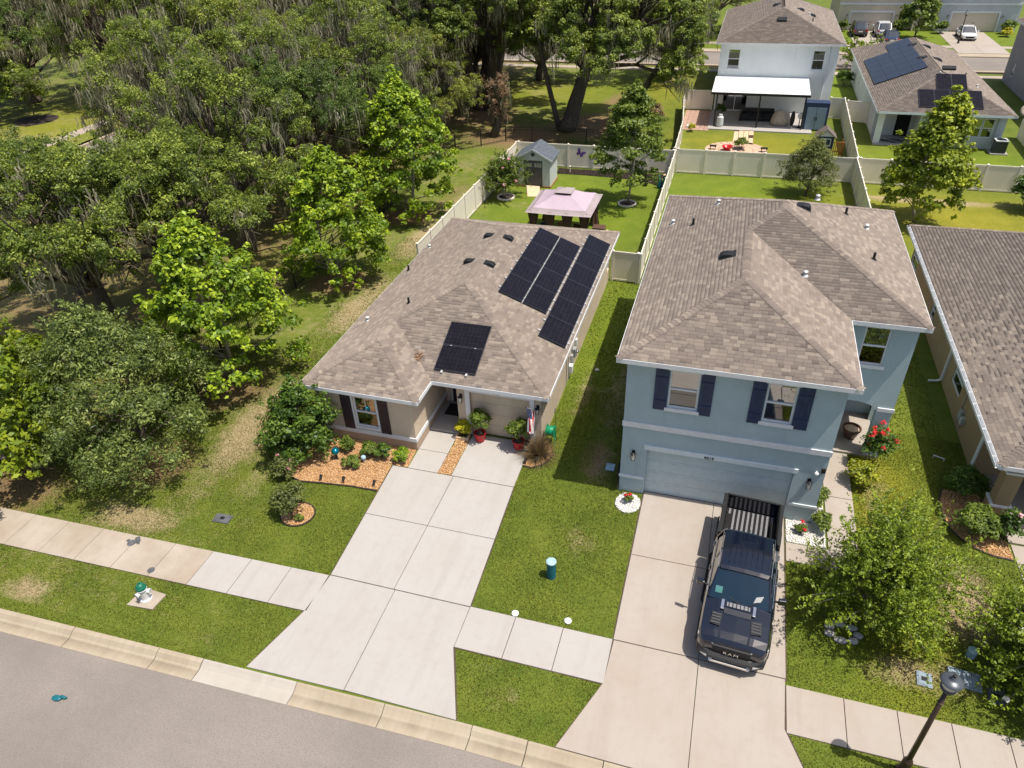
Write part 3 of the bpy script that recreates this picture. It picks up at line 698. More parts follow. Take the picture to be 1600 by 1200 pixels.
def wall_lamp(root, fr, a, z):
    m = MB(); fr.box(m, a - .055, a + .055, 0, .03, z - .02, z + .2); fr.box(m, a - .015, a + .015, .03, .13, z + .12, z + .15)
    m.lathe([(.02, .20), (.10, .14), (.085, .12), (.085, .11)], tuple(fr.p(a, .14, z - .02)), 8)
    m.lathe([(.02, -.16), (.06, -.13), (.06, -.12)], tuple(fr.p(a, .14, z - .02)), 8)
    for da in (-.07, .07): fr.box(m, a + da - .008, a + da + .008, .13, .15, z - .15, z + .12)
    fr.box(m, a - .075, a + .075, .12, .16, z - .155, z - .135); fr.box(m, a - .02, a + .02, .02, .15, z + .105, z + .13)
    l = m.build('wall_lamp', M['black'], root, kind='stuff') if False else m.build('wall_lamp', M['black'], root)
    MB().lathe([(.05, -.118), (.075, .108)], tuple(fr.p(a, .14, z - .02)), 8).build('lamp_glass', M['lampglass'], l)
M['lampglass'] = plain('lamp_glass', (0.62, 0.60, 0.54), 0.15, var=.05)

def digits(root, fr, text, a, z, size, mat, step=None, dep=.004):
    cu = bpy.data.curves.new('t', 'FONT'); cu.body = text; cu.size = size; cu.extrude = .012; cu.align_x = 'CENTER'
    cu.space_character = 1.15
    o = bpy.data.objects.new('t', cu); COL.objects.link(o)
    me = bpy.data.meshes.new_from_object(o); bpy.data.objects.remove(o)
    for v in me.vertices: v.co = fr.p(a + v.co.x, dep + .012 + v.co.z, z + v.co.y) - wloc(root)
    me.materials.clear(); me.materials.append(M[mat])
    p = bpy.data.objects.new('house_number', me); COL.objects.link(p); p.parent = root
    return p

T = 0.4
def plane(poly, e0, u, v, z0):
    """roof plane: plan polygon, a point on the eave, eave direction u, upslope direction v"""
    return dict(poly=poly, e0=np.array(e0, float), u=np.array(u, float), v=np.array(v, float), z0=z0)
def hz(pl, x, y): return pl['z0'] + T * ((x - pl['e0'][0]) * pl['v'][0] + (y - pl['e0'][1]) * pl['v'][1])

SH_UNIT = None
def unit_shingle():
    global SH_UNIT
    if SH_UNIT is None:
        m = MB(); m.v = [(-.5, 0, 0), (.5, 0, 0), (.5, 1, 0), (-.5, 1, 0), (-.5, 0, 1), (.5, 0, 1), (.5, 1, .25), (-.5, 1, .25)]
        m.f = [(4, 5, 6, 7), (0, 1, 5, 4), (1, 2, 6, 5), (3, 0, 4, 7)]
        me = bpy.data.meshes.new('shingle'); me.from_pydata(m.v, [], m.f); me.materials.append(M['shingle1']); SH_UNIT = me
    return SH_UNIT

def roof(root, planes, ridges, eaves, singles=0, course=0.135, wmin=.17, wmax=.34, seed=1, fascia='trim', fh=.17, soffit=.4, caps=True, z_eave=None):
    r = random.Random(seed)
    d = MB()
    for p in planes:
        poly = p['poly']; d.add([(x, y, hz(p, x, y) - .012) for x, y in poly], [tuple(range(len(poly)))])
    deck = d.build('roof', M['deck'], root, fix=False)
    off = np.array(wloc(root))
    tabs = []; V = []; F = []; RN = []
    sec = math.sqrt(1 + T * T)
    for p in planes:
        P = np.array(p['poly']); uu = (P - p['e0']) @ p['u']; vv = (P - p['e0']) @ p['v']; n = len(P)
        def span(v):
            xs = []
            for i in range(n):
                a, b_ = vv[i], vv[(i + 1) % n]
                if (a - v) * (b_ - v) <= 0 and abs(a - b_) > 1e-9:
                    t = (v - a) / (b_ - a); xs.append(uu[i] + t * (uu[(i + 1) % n] - uu[i]))
            return (min(xs), max(xs)) if xs else None
        v0 = vv.min(); vmax = vv.max(); k = 0
        nrm = np.array([-p['v'][0] * T, -p['v'][1] * T, 1.0]); nrm /= np.linalg.norm(nrm)
        while v0 < vmax - .02:
            v1 = min(v0 + course, vmax)
            s0, s1 = span(v0 + 1e-4), span(v1 - 1e-4)
            if s0 is None or s1 is None: v0 = v1; continue
            lo, hi = min(s0[0], s1[0]), max(s0[1], s1[1])
            x = lo - r.uniform(0, wmax)
            while x < hi:
                w_ = r.uniform(wmin, wmax); x2 = x + w_
                c = []
                full = True
                for vq, (l_, h_) in ((v0, s0), (v1, s1)):
                    a, b_ = max(x + .003, l_), min(x2 - .003, h_)
                    if x < l_ or x2 > h_: full = False
                    if a > b_: a = b_ = min(max((x + x2) / 2, l_), h_)
                    c.append((a, b_))
                th = r.uniform(.006, .011)
                q = p['e0'] + p['u'] * (x + w_ / 2) + p['v'] * (v0 + v1) / 2
                tabs.append((p, c, v0, v1, th, full and v1 - v0 > course * .95, (q[0], q[1], hz(p, *q)), nrm, x, w_))
                x = x2
            v0 = v1; k += 1
    pick = set()
    if singles:
        cand = []
        for i, t in enumerate(tabs):
            if not t[5]: continue
            dv = CAM - np.array(t[6]); dist = np.linalg.norm(dv); ndv = dv @ t[7] / dist
            if ndv > .25:
                cx, cy = proj_px(t[6])
                if 0 < cx < 1600 and 0 < cy < 1200: cand.append((ndv / dist ** 2 * t[9], i))
        cand.sort(reverse=True); pick = {i for _, i in cand[:singles]}
    me1 = unit_shingle() if singles else None
    for i, (p, c, v0, v1, th, full, ctr, nrm, x, w_) in enumerate(tabs):
        if i in pick:
            o = bpy.data.objects.new('shingle', me1); COL.objects.link(o); o.parent = deck
            q = p['e0'] + p['u'] * (x + w_ / 2) + p['v'] * v0
            X = Vector((p['u'][0], p['u'][1], 0)) * (w_ - .006)
            Yv = Vector((p['v'][0], p['v'][1], T)) * (v1 - v0)
            # build the matrix columns: x along the eave, y upslope, z normal thickness
            N = Vector(nrm) * th
            sgn = X.cross(Yv).dot(N)
            if sgn < 0: X = -X
            mt = Matrix(((X.x, Yv.x, N.x, q[0] - off[0]), (X.y, Yv.y, N.y, q[1] - off[1]), (X.z, Yv.z, N.z, hz(p, *q) - off[2]), (0, 0, 0, 1)))
            o.matrix_local = mt
            continue
        b_ = len(V)
        def pt(u_, v_, h): 
            q = p['e0'] + p['u'] * u_ + p['v'] * v_
            return (q[0] + nrm[0] * h - off[0], q[1] + nrm[1] * h - off[1], hz(p, *q) + nrm[2] * h - off[2])
        (a0, b0), (a1, b1) = c
        V += [pt(a0, v0, 0), pt(b0, v0, 0), pt(b1, v1, .003), pt(a1, v1, .003), pt(a0, v0, th), pt(b0, v0, th)]
        F += [(b_ + 4, b_ + 5, b_ + 2, b_ + 3), (b_, b_ + 1, b_ + 5, b_ + 4)]
        RN += [r.random()] * 2
    me = np_mesh('shingles', V, F, M['shingle'], {'rnd': ('FACE', RN)})
    o = link('shingles', me, deck, tuple(wloc(deck))); o['kind'] = 'stuff'
    if caps:
        V = []; F = []; RN = []
        for p0, p1 in ridges:
            p0, p1 = Vector(p0), Vector(p1); L = (p1 - p0).length; dr = (p1 - p0) / L
            side = dr.cross(Vector((0, 0, 1))).normalized(); flat = abs(dr.z) < .02
            drop = .15 * (T if flat else T * .72); n = max(1, int(L / .15))
            for i in range(n):
                a = p0 + dr * (L * i / n); b2 = p0 + dr * (L * (i + 1.12) / n); k = len(V)
                if (p1 - p0).z < 0: a, b2 = b2, a
                h0, h1 = .030, .012
                for q, h in ((a, h0), (b2, h1)):
                    V += [tuple(q + side * .15 + Vector((0, 0, h - drop - off[2])) - Vector((off[0], off[1], 0))), tuple(q + Vector((0, 0, h + .004 - off[2])) - Vector((off[0], off[1], 0))), tuple(q - side * .15 + Vector((0, 0, h - drop - off[2])) - Vector((off[0], off[1], 0)))]
                F += [(k, k + 1, k + 4, k + 3), (k + 1, k + 2, k + 5, k + 4)]; q_ = r.random(); RN += [q_, q_]
        me = np_mesh('ridge_cap', V, F, M['shingle'], {'rnd': ('FACE', RN)})
        o = link('ridge_cap', me, deck, tuple(wloc(deck))); o['kind'] = 'stuff'
    m = MB(); so = MB()
    for (x0, y0), (x1, y1) in eaves:
        z0 = z_eave; dx, dy = x1 - x0, y1 - y0; L = math.hypot(dx, dy); nx, ny = dy / L, -dx / L     # outward = right of travel
        fr = Fr(x0, y0, dx, dy)
        fr.box(m, -.02, L + .0, -.002, .024, z0 - fh, z0 - .004)
        fr.q(so, [(0, 0, z0 - fh + .01), (L, 0, z0 - fh + .01), (L, -soffit, z0 - fh + .01), (0, -soffit, z0 - fh + .01)])
    m.build('fascia', M[fascia], deck); so.build('soffit', M[fascia], deck, fix=False)
    return deck

Rw = np.array([list(rz @ rt), list(rz @ up), list(rz @ fw)])
def proj_px(P):
    d = Rw @ (np.array(P) - CAM)
    return 800 + 1118.7 * d[0] / d[2], 600 - 1118.7 * d[1] / d[2]

def hip(x0, x1, y0, y1, z0):
    """plain hip roof, ridge along y"""
    h = (x1 - x0) / 2; xc = (x0 + x1) / 2; zt = z0 + T * h
    pl = [plane([(x0, y0), (x1, y0), (xc, y0 + h)], (x0, y0), (1, 0), (0, 1), z0), plane([(x0, y1), (xc, y1 - h), (x1, y1)], (x0, y1), (1, 0), (0, -1), z0),
          plane([(x0, y0), (xc, y0 + h), (xc, y1 - h), (x0, y1)], (x0, y0), (0, 1), (1, 0), z0), plane([(x1, y0), (x1, y1), (xc, y1 - h), (xc, y0 + h)], (x1, y0), (0, 1), (-1, 0), z0)]
    A, B = (xc, y0 + h, zt), (xc, y1 - h, zt)
    rd = [((x0, y0, z0), A), ((x1, y0, z0), A), ((x0, y1, z0), B), ((x1, y1, z0), B), (A, B)]
    ev = [((x0, y0), (x1, y0)), ((x1, y0), (x1, y1)), ((x1, y1), (x0, y1)), ((x0, y1), (x0, y0))]
    return pl, rd, ev

def ell(x0, xn, x1, y0, yn, y1, z0):
    """hip roof with a narrower front wing at x0..xn, y0..yn and a shared left slope"""
    hw = (xn - x0) / 2; xw = (x0 + xn) / 2; h = (x1 - x0) / 2; xm = (x0 + x1) / 2
    pl = [plane([(x0, y0), (xn, y0), (xw, y0 + hw)], (x0, y0), (1, 0), (0, 1), z0),
          plane([(xn, y0), (xn, yn), (xw, yn + hw), (xw, y0 + hw)], (xn, y0), (0, 1), (-1, 0), z0),
          plane([(xn, yn), (x1, yn), (xm, yn + h), (xw, yn + hw)], (xn, yn), (1, 0), (0, 1), z0),
          plane([(x1, yn), (x1, y1), (xm, y1 - h), (xm, yn + h)], (x1, yn), (0, 1), (-1, 0), z0),
          plane([(x0, y1), (xm, y1 - h), (x1, y1)], (x0, y1), (1, 0), (0, -1), z0),
          plane([(x0, y0), (xw, y0 + hw), (xw, yn + hw), (xm, yn + h), (xm, y1 - h), (x0, y1)], (x0, y0), (0, 1), (1, 0), z0)]
    zw, zm = z0 + T * hw, z0 + T * h
    rd = [((x0, y0, z0), (xw, y0 + hw, zw)), ((xn, y0, z0), (xw, y0 + hw, zw)), ((xw, y0 + hw, zw), (xw, yn + hw, zw)), ((xw, yn + hw, zw), (xm, yn + h, zm)),
          ((x1, yn, z0), (xm, yn + h, zm)), ((xm, yn + h, zm), (xm, y1 - h, zm)), ((x0, y1, z0), (xm, y1 - h, zm)), ((x1, y1, z0), (xm, y1 - h, zm))]
    ev = [((x0, y0), (xn, y0)), ((xn, y0), (xn, yn)), ((xn, yn), (x1, yn)), ((x1, yn), (x1, y1)), ((x1, y1), (x0, y1)), ((x0, y1), (x0, y0))]
    return pl, rd, ev

def onroof(pl, x, y, h=0.02):
    n = Vector((-pl['v'][0] * T, -pl['v'][1] * T, 1)).normalized(); return Vector((x, y, hz(pl, x, y))) + n * h, n

def solar(root, pl, quad, mat='panel', lift=.09, clamps=True, label=None):
    """one photovoltaic panel: quad = four plan corners"""
    n = Vector((-pl['v'][0] * T, -pl['v'][1] * T, 1)).normalized()
    cs = [Vector((x, y, hz(pl, x, y))) + n * lift for x, y in quad]
    c = sum(cs, Vector()) / 4; ax = (cs[1] - cs[0]) / 2; ay = (cs[3] - cs[0]) / 2
    m = MB(); m.obox(c, ax, ay, n * .018); f = m.build('solar_panel', M['panel_frame'], root)
    m = MB(); e1, e2 = ax.normalized() * .02, ay.normalized() * .02
    nx_ = 6; ny_ = max(1, int(round(6 * ay.length / ax.length))) if ay.length < ax.length else 10
    nx_ = 10 if ax.length > ay.length else 6; ny_ = 6 if ax.length > ay.length else 10
    W2, H2 = (ax - e1) , (ay - e2)
    for i in range(nx_):
        for j in range(ny_):
            cc = c + W2 * ((2 * i + 1) / nx_ - 1) + H2 * ((2 * j + 1) / ny_ - 1) + n * .0185
            m.obox(cc, W2 / nx_ * .975, H2 / ny_ * .975, n * .001)
    m.build('cell_grid', M[mat], f)
    return f

def roof_vent(root, pl, x, y, w_=.34, l_=.42):
    c, n = onroof(pl, x, y, 0); v = Vector((pl['v'][0], pl['v'][1], T)).normalized(); u = v.cross(n)
    m = MB(); m.obox(c + n * .012, u * (w_ * .68), v * (l_ * .62), n * .008)
    rings = []
    for s_, hh in ((-1, .13), (-.5, .17), (.2, .13), (1, .03)):
        rings.append([tuple(c + v * (l_ * .5 * s_) + u * (w_ * .5 * a) + n * (hh * b_)) for a, b_ in ((-1, .05), (-.92, .75), (-.55, 1), (.55, 1), (.92, .75), (1, .05))])
    m.loft(rings)
    vt = m.build('roof_vent', M['vent'], root)
    m = MB(); m.obox(c + n * .075 - v * (l_ * .5 + .004), u * (w_ * .42), v * .004, n * .045); m.build('louvre', M['black'], vt)
M['vent'] = plain('vent_plastic', (0.016, 0.017, 0.019), 0.6, var=.15, spec=.2)
def roof_pipe(root, pl, x, y, metal=False, h=.28):
    c, n = onroof(pl, x, y, 0)
    m = MB()
    if metal: m.lathe([(.13, -.02), (.09, .03), (.06, .05), (.06, .13), (.095, .13), (.095, .17), (.03, .21)], tuple(c), 10)
    else: m.lathe([(.12, -.03), (.06, .06), (.05, .06), (.05, h)], tuple(c), 10)
    m.build('roof_pipe', M['galv'] if metal else M['black'], root)

# ------------------------------------------------------------------ the beige house with solar panels
bh = thing('beige_house', 'single storey beige house with solar panels on its brown shingle roof', 'house', (-10.4, 28.5, 0))
m = MB(); fF = Fr(-15.0, 20.2, 1, 0)
wall_face(m, fF, 0, 4.25, .42, 2.62, [(1.66, 2.66, .78, 2.26)])
fWR = Fr(-10.75, 20.2, 0, 1); wall_face(m, fWR, 0, 3.4, .42, 2.62)
fP = Fr(-10.75, 23.6, 1, 0); wall_face(m, fP, 0, 1.3, .0, 2.62, [(.25, 1.17, .1, 2.2)])
fG = Fr(-9.45, 21.75, 1, 0); wall_face(m, fG, 0, 3.55, 0, 2.62, [(.56, 3.08, 0, 2.2)], .18)
fGL = Fr(-9.45, 23.6, 0, -1); wall_face(m, fGL, 0, 1.85, 0, 2.62)
fR = Fr(-5.9, 21.75, 0, 1); wall_face(m, fR, 0, 15.25, 0, 2.62, [(14.5, 15.05, .75, 1.6)])
wall_face(m, Fr(-5.9, 37.0, -1, 0), 0, 9.1, 0, 2.62); wall_face(m, Fr(-15.0, 37, 0, -1), 0, 16.8, 0, 2.62)
m.build('wall', M['beige'], bh, fix=False)
m = MB(); wall_face(m, Fr(-15.02, 20.18, 1, 0), 0, 4.29, 0, .42); wall_face(m, Fr(-10.73, 20.18, 0, 1), 0, 3.42, 0, .42); m.build('wall_base', M['beige_low'], bh, fix=False)
m = MB(); fF.box(m, -.03, 4.29, .003, .045, .42, .60); fWR.box(m, .0, 3.4, .003, .045, .42, .60); m.build('trim_band', M['trim'], bh)
window(bh, fF, 1.66, 2.66, .78, 2.26, blind=.0, grid=True, sill=False)
m = MB(); fF.box(m, 1.58, 2.74, .004, .03, .66, .775); fF.box(m, 1.58, 1.655, .004, .03, .775, 2.32); fF.box(m, 2.665, 2.74, .004, .03, .775, 2.32); m.build('window_trim', M['trim'], bh)
shutter(bh, fF, 1.10, 1.565, .60, 2.30, 'shutter_dark', False); shutter(bh, fF, 2.75, 3.2, .60, 2.30, 'shutter_dark', False)
garage_door(bh, fG, .56, 3.08, 2.2, 'garage_beige', 4)
m = MB(); fG.box(m, .36, .555, .003, .05, .0, 2.2); fG.box(m, 3.085, 3.28, .003, .05, 0, 2.2); fG.box(m, .36, 3.28, .003, .05, 2.2, 2.45); m.build('garage_trim', M['trim'], bh)
digits(bh, fG, '906', 1.72, 2.26, .15, 'meter', dep=.052)
wall_lamp(bh, fG, .18, 1.82); wall_lamp(bh, fG, 3.42, 1.82)
dr = MB(); fP.box(dr, .31, 1.11, -.12, -.08, .12, 2.15); dr = dr.build('door', M['door'] if 'door' in M else M['shutter_dark'], bh)
m = MB(); fP.box(m, .25, .31, -.12, -.02, .1, 2.2); fP.box(m, 1.11, 1.17, -.12, -.02, .1, 2.2); fP.box(m, .31, 1.11, -.12, -.02, 2.15, 2.2); m.build('door_frame', M['trim'], bh)
m = MB(); fP.box(m, .38, .42, -.079, -.02, .95, 1.15); m.build('handle', M['galv'], dr)
window(bh, fR, 14.5, 15.05, .75, 1.6, sill=False, blind=1)
pl, rd, ev = ell(-15.43, -10.32, -5.5, 19.86, 21.33, 37.4, 2.75)
roof(bh, pl, rd, ev, 300, seed=3, z_eave=2.75)
PR, PF, PL_ = pl[3], pl[2], pl[5]
cols = [(-9.10, -8.03), (-8.00, -6.93), (-6.84, -5.66)]
rows3 = [26.5, 28.28, 30.06, 31.84, 33.6]
for (x0, x1), ys in ((cols[0], rows3), (cols[1], rows3), (cols[2], [24.75, 26.5, 28.28, 30.06, 31.84, 33.6, 35.3])):
    for y0, y1 in zip(ys, ys[1:]): solar(bh, PR, [(x0 + .01, y0 + .008), (x1 - .01, y0 + .008), (x1 - .01, y1 - .008), (x0 + .01, y1 - .008)])
for y0, y1 in ((21.82, 22.95), (22.98, 24.08)): solar(bh, PF, [(-10.35, y0), (-8.58, y0), (-8.58, y1), (-10.35, y1)])
m = MB()      # racking feet that show along the panel edges
n_ = Vector((.4, 0, 1)).normalized()
for x, y0, y1 in ((-9.13, 26.5, 33.6), (-8.015, 26.5, 33.6), (-6.885, 24.75, 35.3), (-5.63, 24.75, 35.3)):
    y = y0 + .4
    while y < y1: c_, _ = onroof(PR, x, y, .05); m.obox(c_, (.05, 0, -.02), (0, .04, 0), n_ * .045); y += .88
for x in (-10.0, -8.95):
    for y in (21.76, 22.965): c_, nn_ = onroof(PF, x, y, .05); m.obox(c_, (.04, 0, 0), (0, .05, .02), nn_ * .045)
m.build('panel_clamps', M['galv'], bh, kind='stuff')
m = MB()
for x, y0, y1 in ((-8.015, 26.5, 33.6), (-6.885, 26.5, 33.6), (-5.63, 24.75, 35.3)):
    a_, _ = onroof(PR, x, y0, .04); b_, _ = onroof(PR, x, y1, .04); m.bar(a_, b_, .03, .03)
m.build('panel_rail', M['galv'], bh)
for x, y in ((-10.05, 31.3), (-10.05, 28.34)): roof_vent(bh, PR, x, y)
for x, y in ((-11.15, 31.6), (-11.14, 28.6)): roof_vent(bh, PL_, x, y)
roof_pipe(bh, PL_, -15.0, 32.8, True); roof_pipe(bh, PL_, -15.0, 30.0); roof_pipe(bh, PL_, -12.9, 25.4); roof_pipe(bh, PL_, -14.7, 24.7, True)
# meter boxes and conduit on the side wall
fm_ = Fr(-5.9, 21.75, 0, 1)
for a, z, w_, h_, d_, mt in ((6.15, 1.25, .22, .34, .12, 'trim'), (5.75, .95, .3, .45, .16, 'meter'), (5.25, .85, .22, .5, .12, 'meter'), (4.95, .55, .26, .4, .18, 'trim')):
    m = MB(); fm_.box(m, a - w_ / 2, a + w_ / 2, .0, d_, z - h_ / 2, z + h_ / 2); m.build('electric_box', M[mt], bh, bevel=.012)
for a, z0, z1 in ((4.35, .1, 2.5), (4.75, .1, 1.3), (5.1, .1, .7), (5.45, .2, 2.5)):
    m = MB(); m.tube([fm_.p(a, .03, z0), fm_.p(a, .03, z1)], .018, 6); m.build('conduit', M['meter'], bh)
m = MB(); m.lathe([(.03, .0), (.09, .05), (.09, .12), (.03, .16)], tuple(fm_.p(5.75, .2, .92)), 10); m.build('meter_dial', M['glass'], bh)

# ------------------------------------------------------------------ the blue two storey house
bl = thing('blue_house', 'two storey pale blue house with navy shutters and a double garage', 'house', (1.0, 27, 0))
m = MB(); f1 = Fr(-2.42, 19.95, 1, 0)
W1, W2 = (1.43, 2.40, 4.17, 5.68), (4.49, 5.40, 4.17, 5.68); GD = (.92, 5.87, 0, 2.2)
wall_face(m, f1, 0, 6.84, 0, 5.96, [W1, W2, GD], .2)
fRi = Fr(4.42, 19.95, 0, 1); wall_face(m, fRi, 0, 4.25, 0, 5.96)
f2 = Fr(4.42, 24.2, 1, 0); W3 = (.88, 1.73, 4.2, 5.75)
wall_face(m, f2, 0, 2.58, 0, 5.96, [W3, (.14, 2.03, 0, 2.6)], .3)
wall_face(m, Fr(7.0, 24.2, 0, 1), 0, 10.0, 0, 5.96, [(.5, 2.35, 0, 2.45)], .15); wall_face(m, Fr(7.0, 34.2, -1, 0), 0, 9.42, 0, 5.96); wall_face(m, Fr(-2.42, 34.2, 0, -1), 0, 14.25, 0, 5.96)
# porch interior and arch spandrel
wall_face(m, Fr(4.5, 27.0, 1, 0), 0, 2.42, 0, 2.8); f2.q(m, [(.0, -2.8, 2.75), (2.5, -2.8, 2.75), (2.5, -.3, 2.75), (0, -.3, 2.75)])
wall_face(m, Fr(4.5, 24.5, 0, 1), 0, 2.5, 0, 2.8)
N_ = 14
for i in range(N_):
    a0, a1 = .14 + 1.89 * i / N_, .14 + 1.89 * (i + 1) / N_
    za, zb = [2.2 + .36 * math.sqrt(max(0, 1 - ((a - 1.085) / .945) ** 2)) for a in (a0, a1)]
    f2.q(m, [(a0, 0, za), (a1, 0, zb), (a1, 0, 2.6), (a0, 0, 2.6)]); f2.q(m, [(a0, 0, za), (a0, -.3, za), (a1, -.3, zb), (a1, 0, zb)])
m.build('wall', M['blue'], bl, fix=False)
m = MB(); f1.box(m, -.03, 6.87, .003, .05, 3.12, 3.33); m.build('trim_band', M['trim'], bl); m = MB(); f2.box(m, 2.03, 2.62, .003, .05, 2.24, 2.40); m.build('arch_capital', M['trim'], bl)
for q in ((-.03, .88), (5.92, 6.87)): m = MB(); f1.box(m, *q, .003, .045, .72, .83); m.build('lower_band', M['trim_cool'], bl)
m = MB(); f1.box(m, .80, 5.98, .003, .06, 2.2, 2.38); m.build('garage_header', M['trim_cool'], bl)
garage_door(bl, f1, .92, 5.87, 2.2, 'garage_blue', 8, .16)
digits(bl, f1, '9019', 3.05, 2.22, .15, 'black', dep=.062)
window(bl, f1, *W1, blind=1.0); window(bl, f1, *W2, blind=.5); window(bl, f2, *W3, blind=.45)
for a0, a1 in ((.95, 1.41), (2.42, 2.86), (4.03, 4.47), (5.42, 5.90)): shutter(bl, f1, a0, a1, 4.04, 5.72, 'shutter_blue')
for a0, a1, z in ((1.36, 2.47, 5.69), (4.42, 5.47, 5.69)):
    m = MB(); f1.box(m, a0, a1, .003, .04, z, z + .12); m.build('window_head', M['trim'], bl)
wall_lamp(bl, f1, .44, 1.85); wall_lamp(bl, f1, 6.40, 1.85)
m = MB(); m.lathe([(.05, 0), (.07, .1), (.02, .14)], tuple(f1.p(6.55, .1, 2.3)), 8); f1.box(m, 6.53, 6.57, .0, .1, 2.36, 2.42); m.build('flood_light', M['trim'], bl)
m = MB(); f1.box(m, 6.68, 6.80, .0, .09, 2.42, 2.58); m.build('camera_box', M['black'], bl)
pl, rd, ev = ell(-2.73, 4.70, 7.26, 19.62, 23.88, 34.55, 6.1)
roof(bl, pl, rd, ev, 300, seed=5, z_eave=6.1, soffit=.36)
for x, y in ((.30, 25.6),): roof_vent(bl, pl[5], x, y, .42, .5)
roof_vent(bl, pl[3], 2.98, 29.74, .42, .5)
for x, y in ((-.35, 31.4), (-2.15, 30.5)): roof_pipe(bl, pl[5], x, y, True)
roof_pipe(bl, pl[5], -1.25, 29.7)
roof_pipe(bl, pl[3], 4.82, 31.2); roof_pipe(bl, pl[3], 5.63, 30.6, True); roof_pipe(bl, pl[3], 5.61, 27.6); roof_pipe(bl, pl[2], 3.1, 25.6, True); roof_pipe(bl, pl[3], 3.63, 31.4, True)

# ------------------------------------------------------------------ the brown house at the right edge
br = thing('brown_house', 'brown single storey house at the right edge with white gutter and dappled roof', 'house', (15, 31, 0))
m = MB(); fL = Fr(10.25, 41.2, 0, -1)
ops = [(1.0 - .9, 1.6, .85, 1.86), (6.2, 6.9, .85, 1.7), (11.85, 13.3, .8, 1.9)]
wall_face(m, fL, 0, 17.0, 0, 2.62, ops)
wall_face(m, Fr(10.25, 24.2, 1, 0), 0, .75, 0, 2.62); wall_face(m, Fr(11.0, 24.2, 1, 0), 0, 5, 0, 2.62, [(.2, 1.15, 0.06, 2.15)])
wall_face(m, Fr(16, 24.2, 1, 0), 0, 3.4, 0, 2.62); wall_face(m, Fr(19.4, 24.2, 0, 1), 0, 17, 0, 2.62); wall_face(m, Fr(19.4, 41.2, -1, 0), 0, 9.15, 0, 2.62)
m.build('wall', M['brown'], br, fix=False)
for o_ in ops: window(br, fL, *o_, blind=0, sill=False)
m = MB(); fd_ = Fr(11, 24.2, 1, 0); fd_.box(m, .2, 1.15, -.15, -.1, .06, 2.15); m.build('door', M['black'], br)
# porch: square column with caps, beam with a flattened arch
m = MB(); m.box(10.22, 10.72, 21.6, 22.1, .82, 2.22); m.build('column', M['brown'], br)
m = MB(); m.box(10.15, 10.79, 21.53, 22.17, 0, .76); m.build('column_base', M['brown'], br)
m = MB(); m.box(10.13, 10.81, 21.51, 22.19, .76, .82); m.box(10.17, 10.77, 21.55, 22.15, 2.22, 2.30); m.build('column_trim', M['trim'], br)
m = MB(); m.box(10.22, 10.72, 21.6, 22.1, 2.3, 2.6)
for i in range(12):
    a0, a1 = 10.72 + 3.2 * i / 12, 10.72 + 3.2 * (i + 1) / 12
    z_ = [2.2 + .3 * math.sqrt(max(0, 1 - ((a - 12.32) / 1.6) ** 2)) for a in (a0, a1)]
    m.add([(a0, 21.6, z_[0]), (a1, 21.6, z_[1]), (a1, 21.6, 2.6), (a0, 21.6, 2.6), (a0, 22.0, z_[0]), (a1, 22.0, z_[1]), (a1, 22.0, 2.6), (a0, 22.0, 2.6)], [(0, 1, 2, 3), (0, 4, 5, 1), (7, 6, 5, 4)])
m.box(13.92, 14.4, 21.6, 22.1, 0, 2.6); m.build('porch_beam', M['brown'], br, fix=False)
m = MB(); m.box(10.35, 10.6, 22.1, 24.15, 2.3, 2.6); m.build('side_beam', M['brown'], br)
m = MB(); fL.box(m, 16.86, 17.0, .004, .06, 0, 2.6); m.build('corner_trim', M['trim_cool'], br)
m = MB(); fL.box(m, 10.9, 11.0, .01, .10, .15, 2.5); dsp = m.build('downspout', M['trim'], br)
m = MB(); m.tube([fL.p(10.95, .05, .2), fL.p(10.95, .2, .1), fL.p(10.95, .55, .06)], .05, 6); m.build('downspout_foot', M['trim'], dsp)
for a, z, w_, h_, d_, mt in ((14.4, .8, .28, .4, .14, 'meter'), (14.75, .75, .22, .3, .16, 'galv')):
    m = MB(); fL.box(m, a - w_ / 2, a + w_ / 2, 0, d_, z - h_ / 2, z + h_ / 2); m.build('electric_box', M[mt], br, bevel=.01)
m = MB(); m.tube([fL.p(14.5, .03, .05), fL.p(14.5, .03, .65)], .02); m.tube([fL.p(14.1, .03, .05), fL.p(14.1, .03, 2.3)], .02); m.build('conduit', M['meter'], br)
pl, rd, ev = hip(9.78, 19.8, 21.3, 41.62, 2.75)
roof(br, pl, rd, ev, 300, seed=9, z_eave=2.75, fascia='trim', soffit=.45)
m = MB(); x = 9.78
fg = Fr(x, 41.6, 0, -1); Lg = 20.3
for a_, b_, c_, d_ in ((.03, .04, -.13, -.03), (.03, .14, -.14, -.13), (.13, .14, -.13, -.02)): fg.box(m, 0, Lg, a_, b_, 2.75 + c_, 2.75 + d_)
gt = m.build('gutter', M['trim'], br)
for i in range(27):
    m = MB(); fg.box(m, .3 + i * .75, .33 + i * .75, -.06, .145, 2.725, 2.735); m.build('gutter_strap', M['trim'], gt)

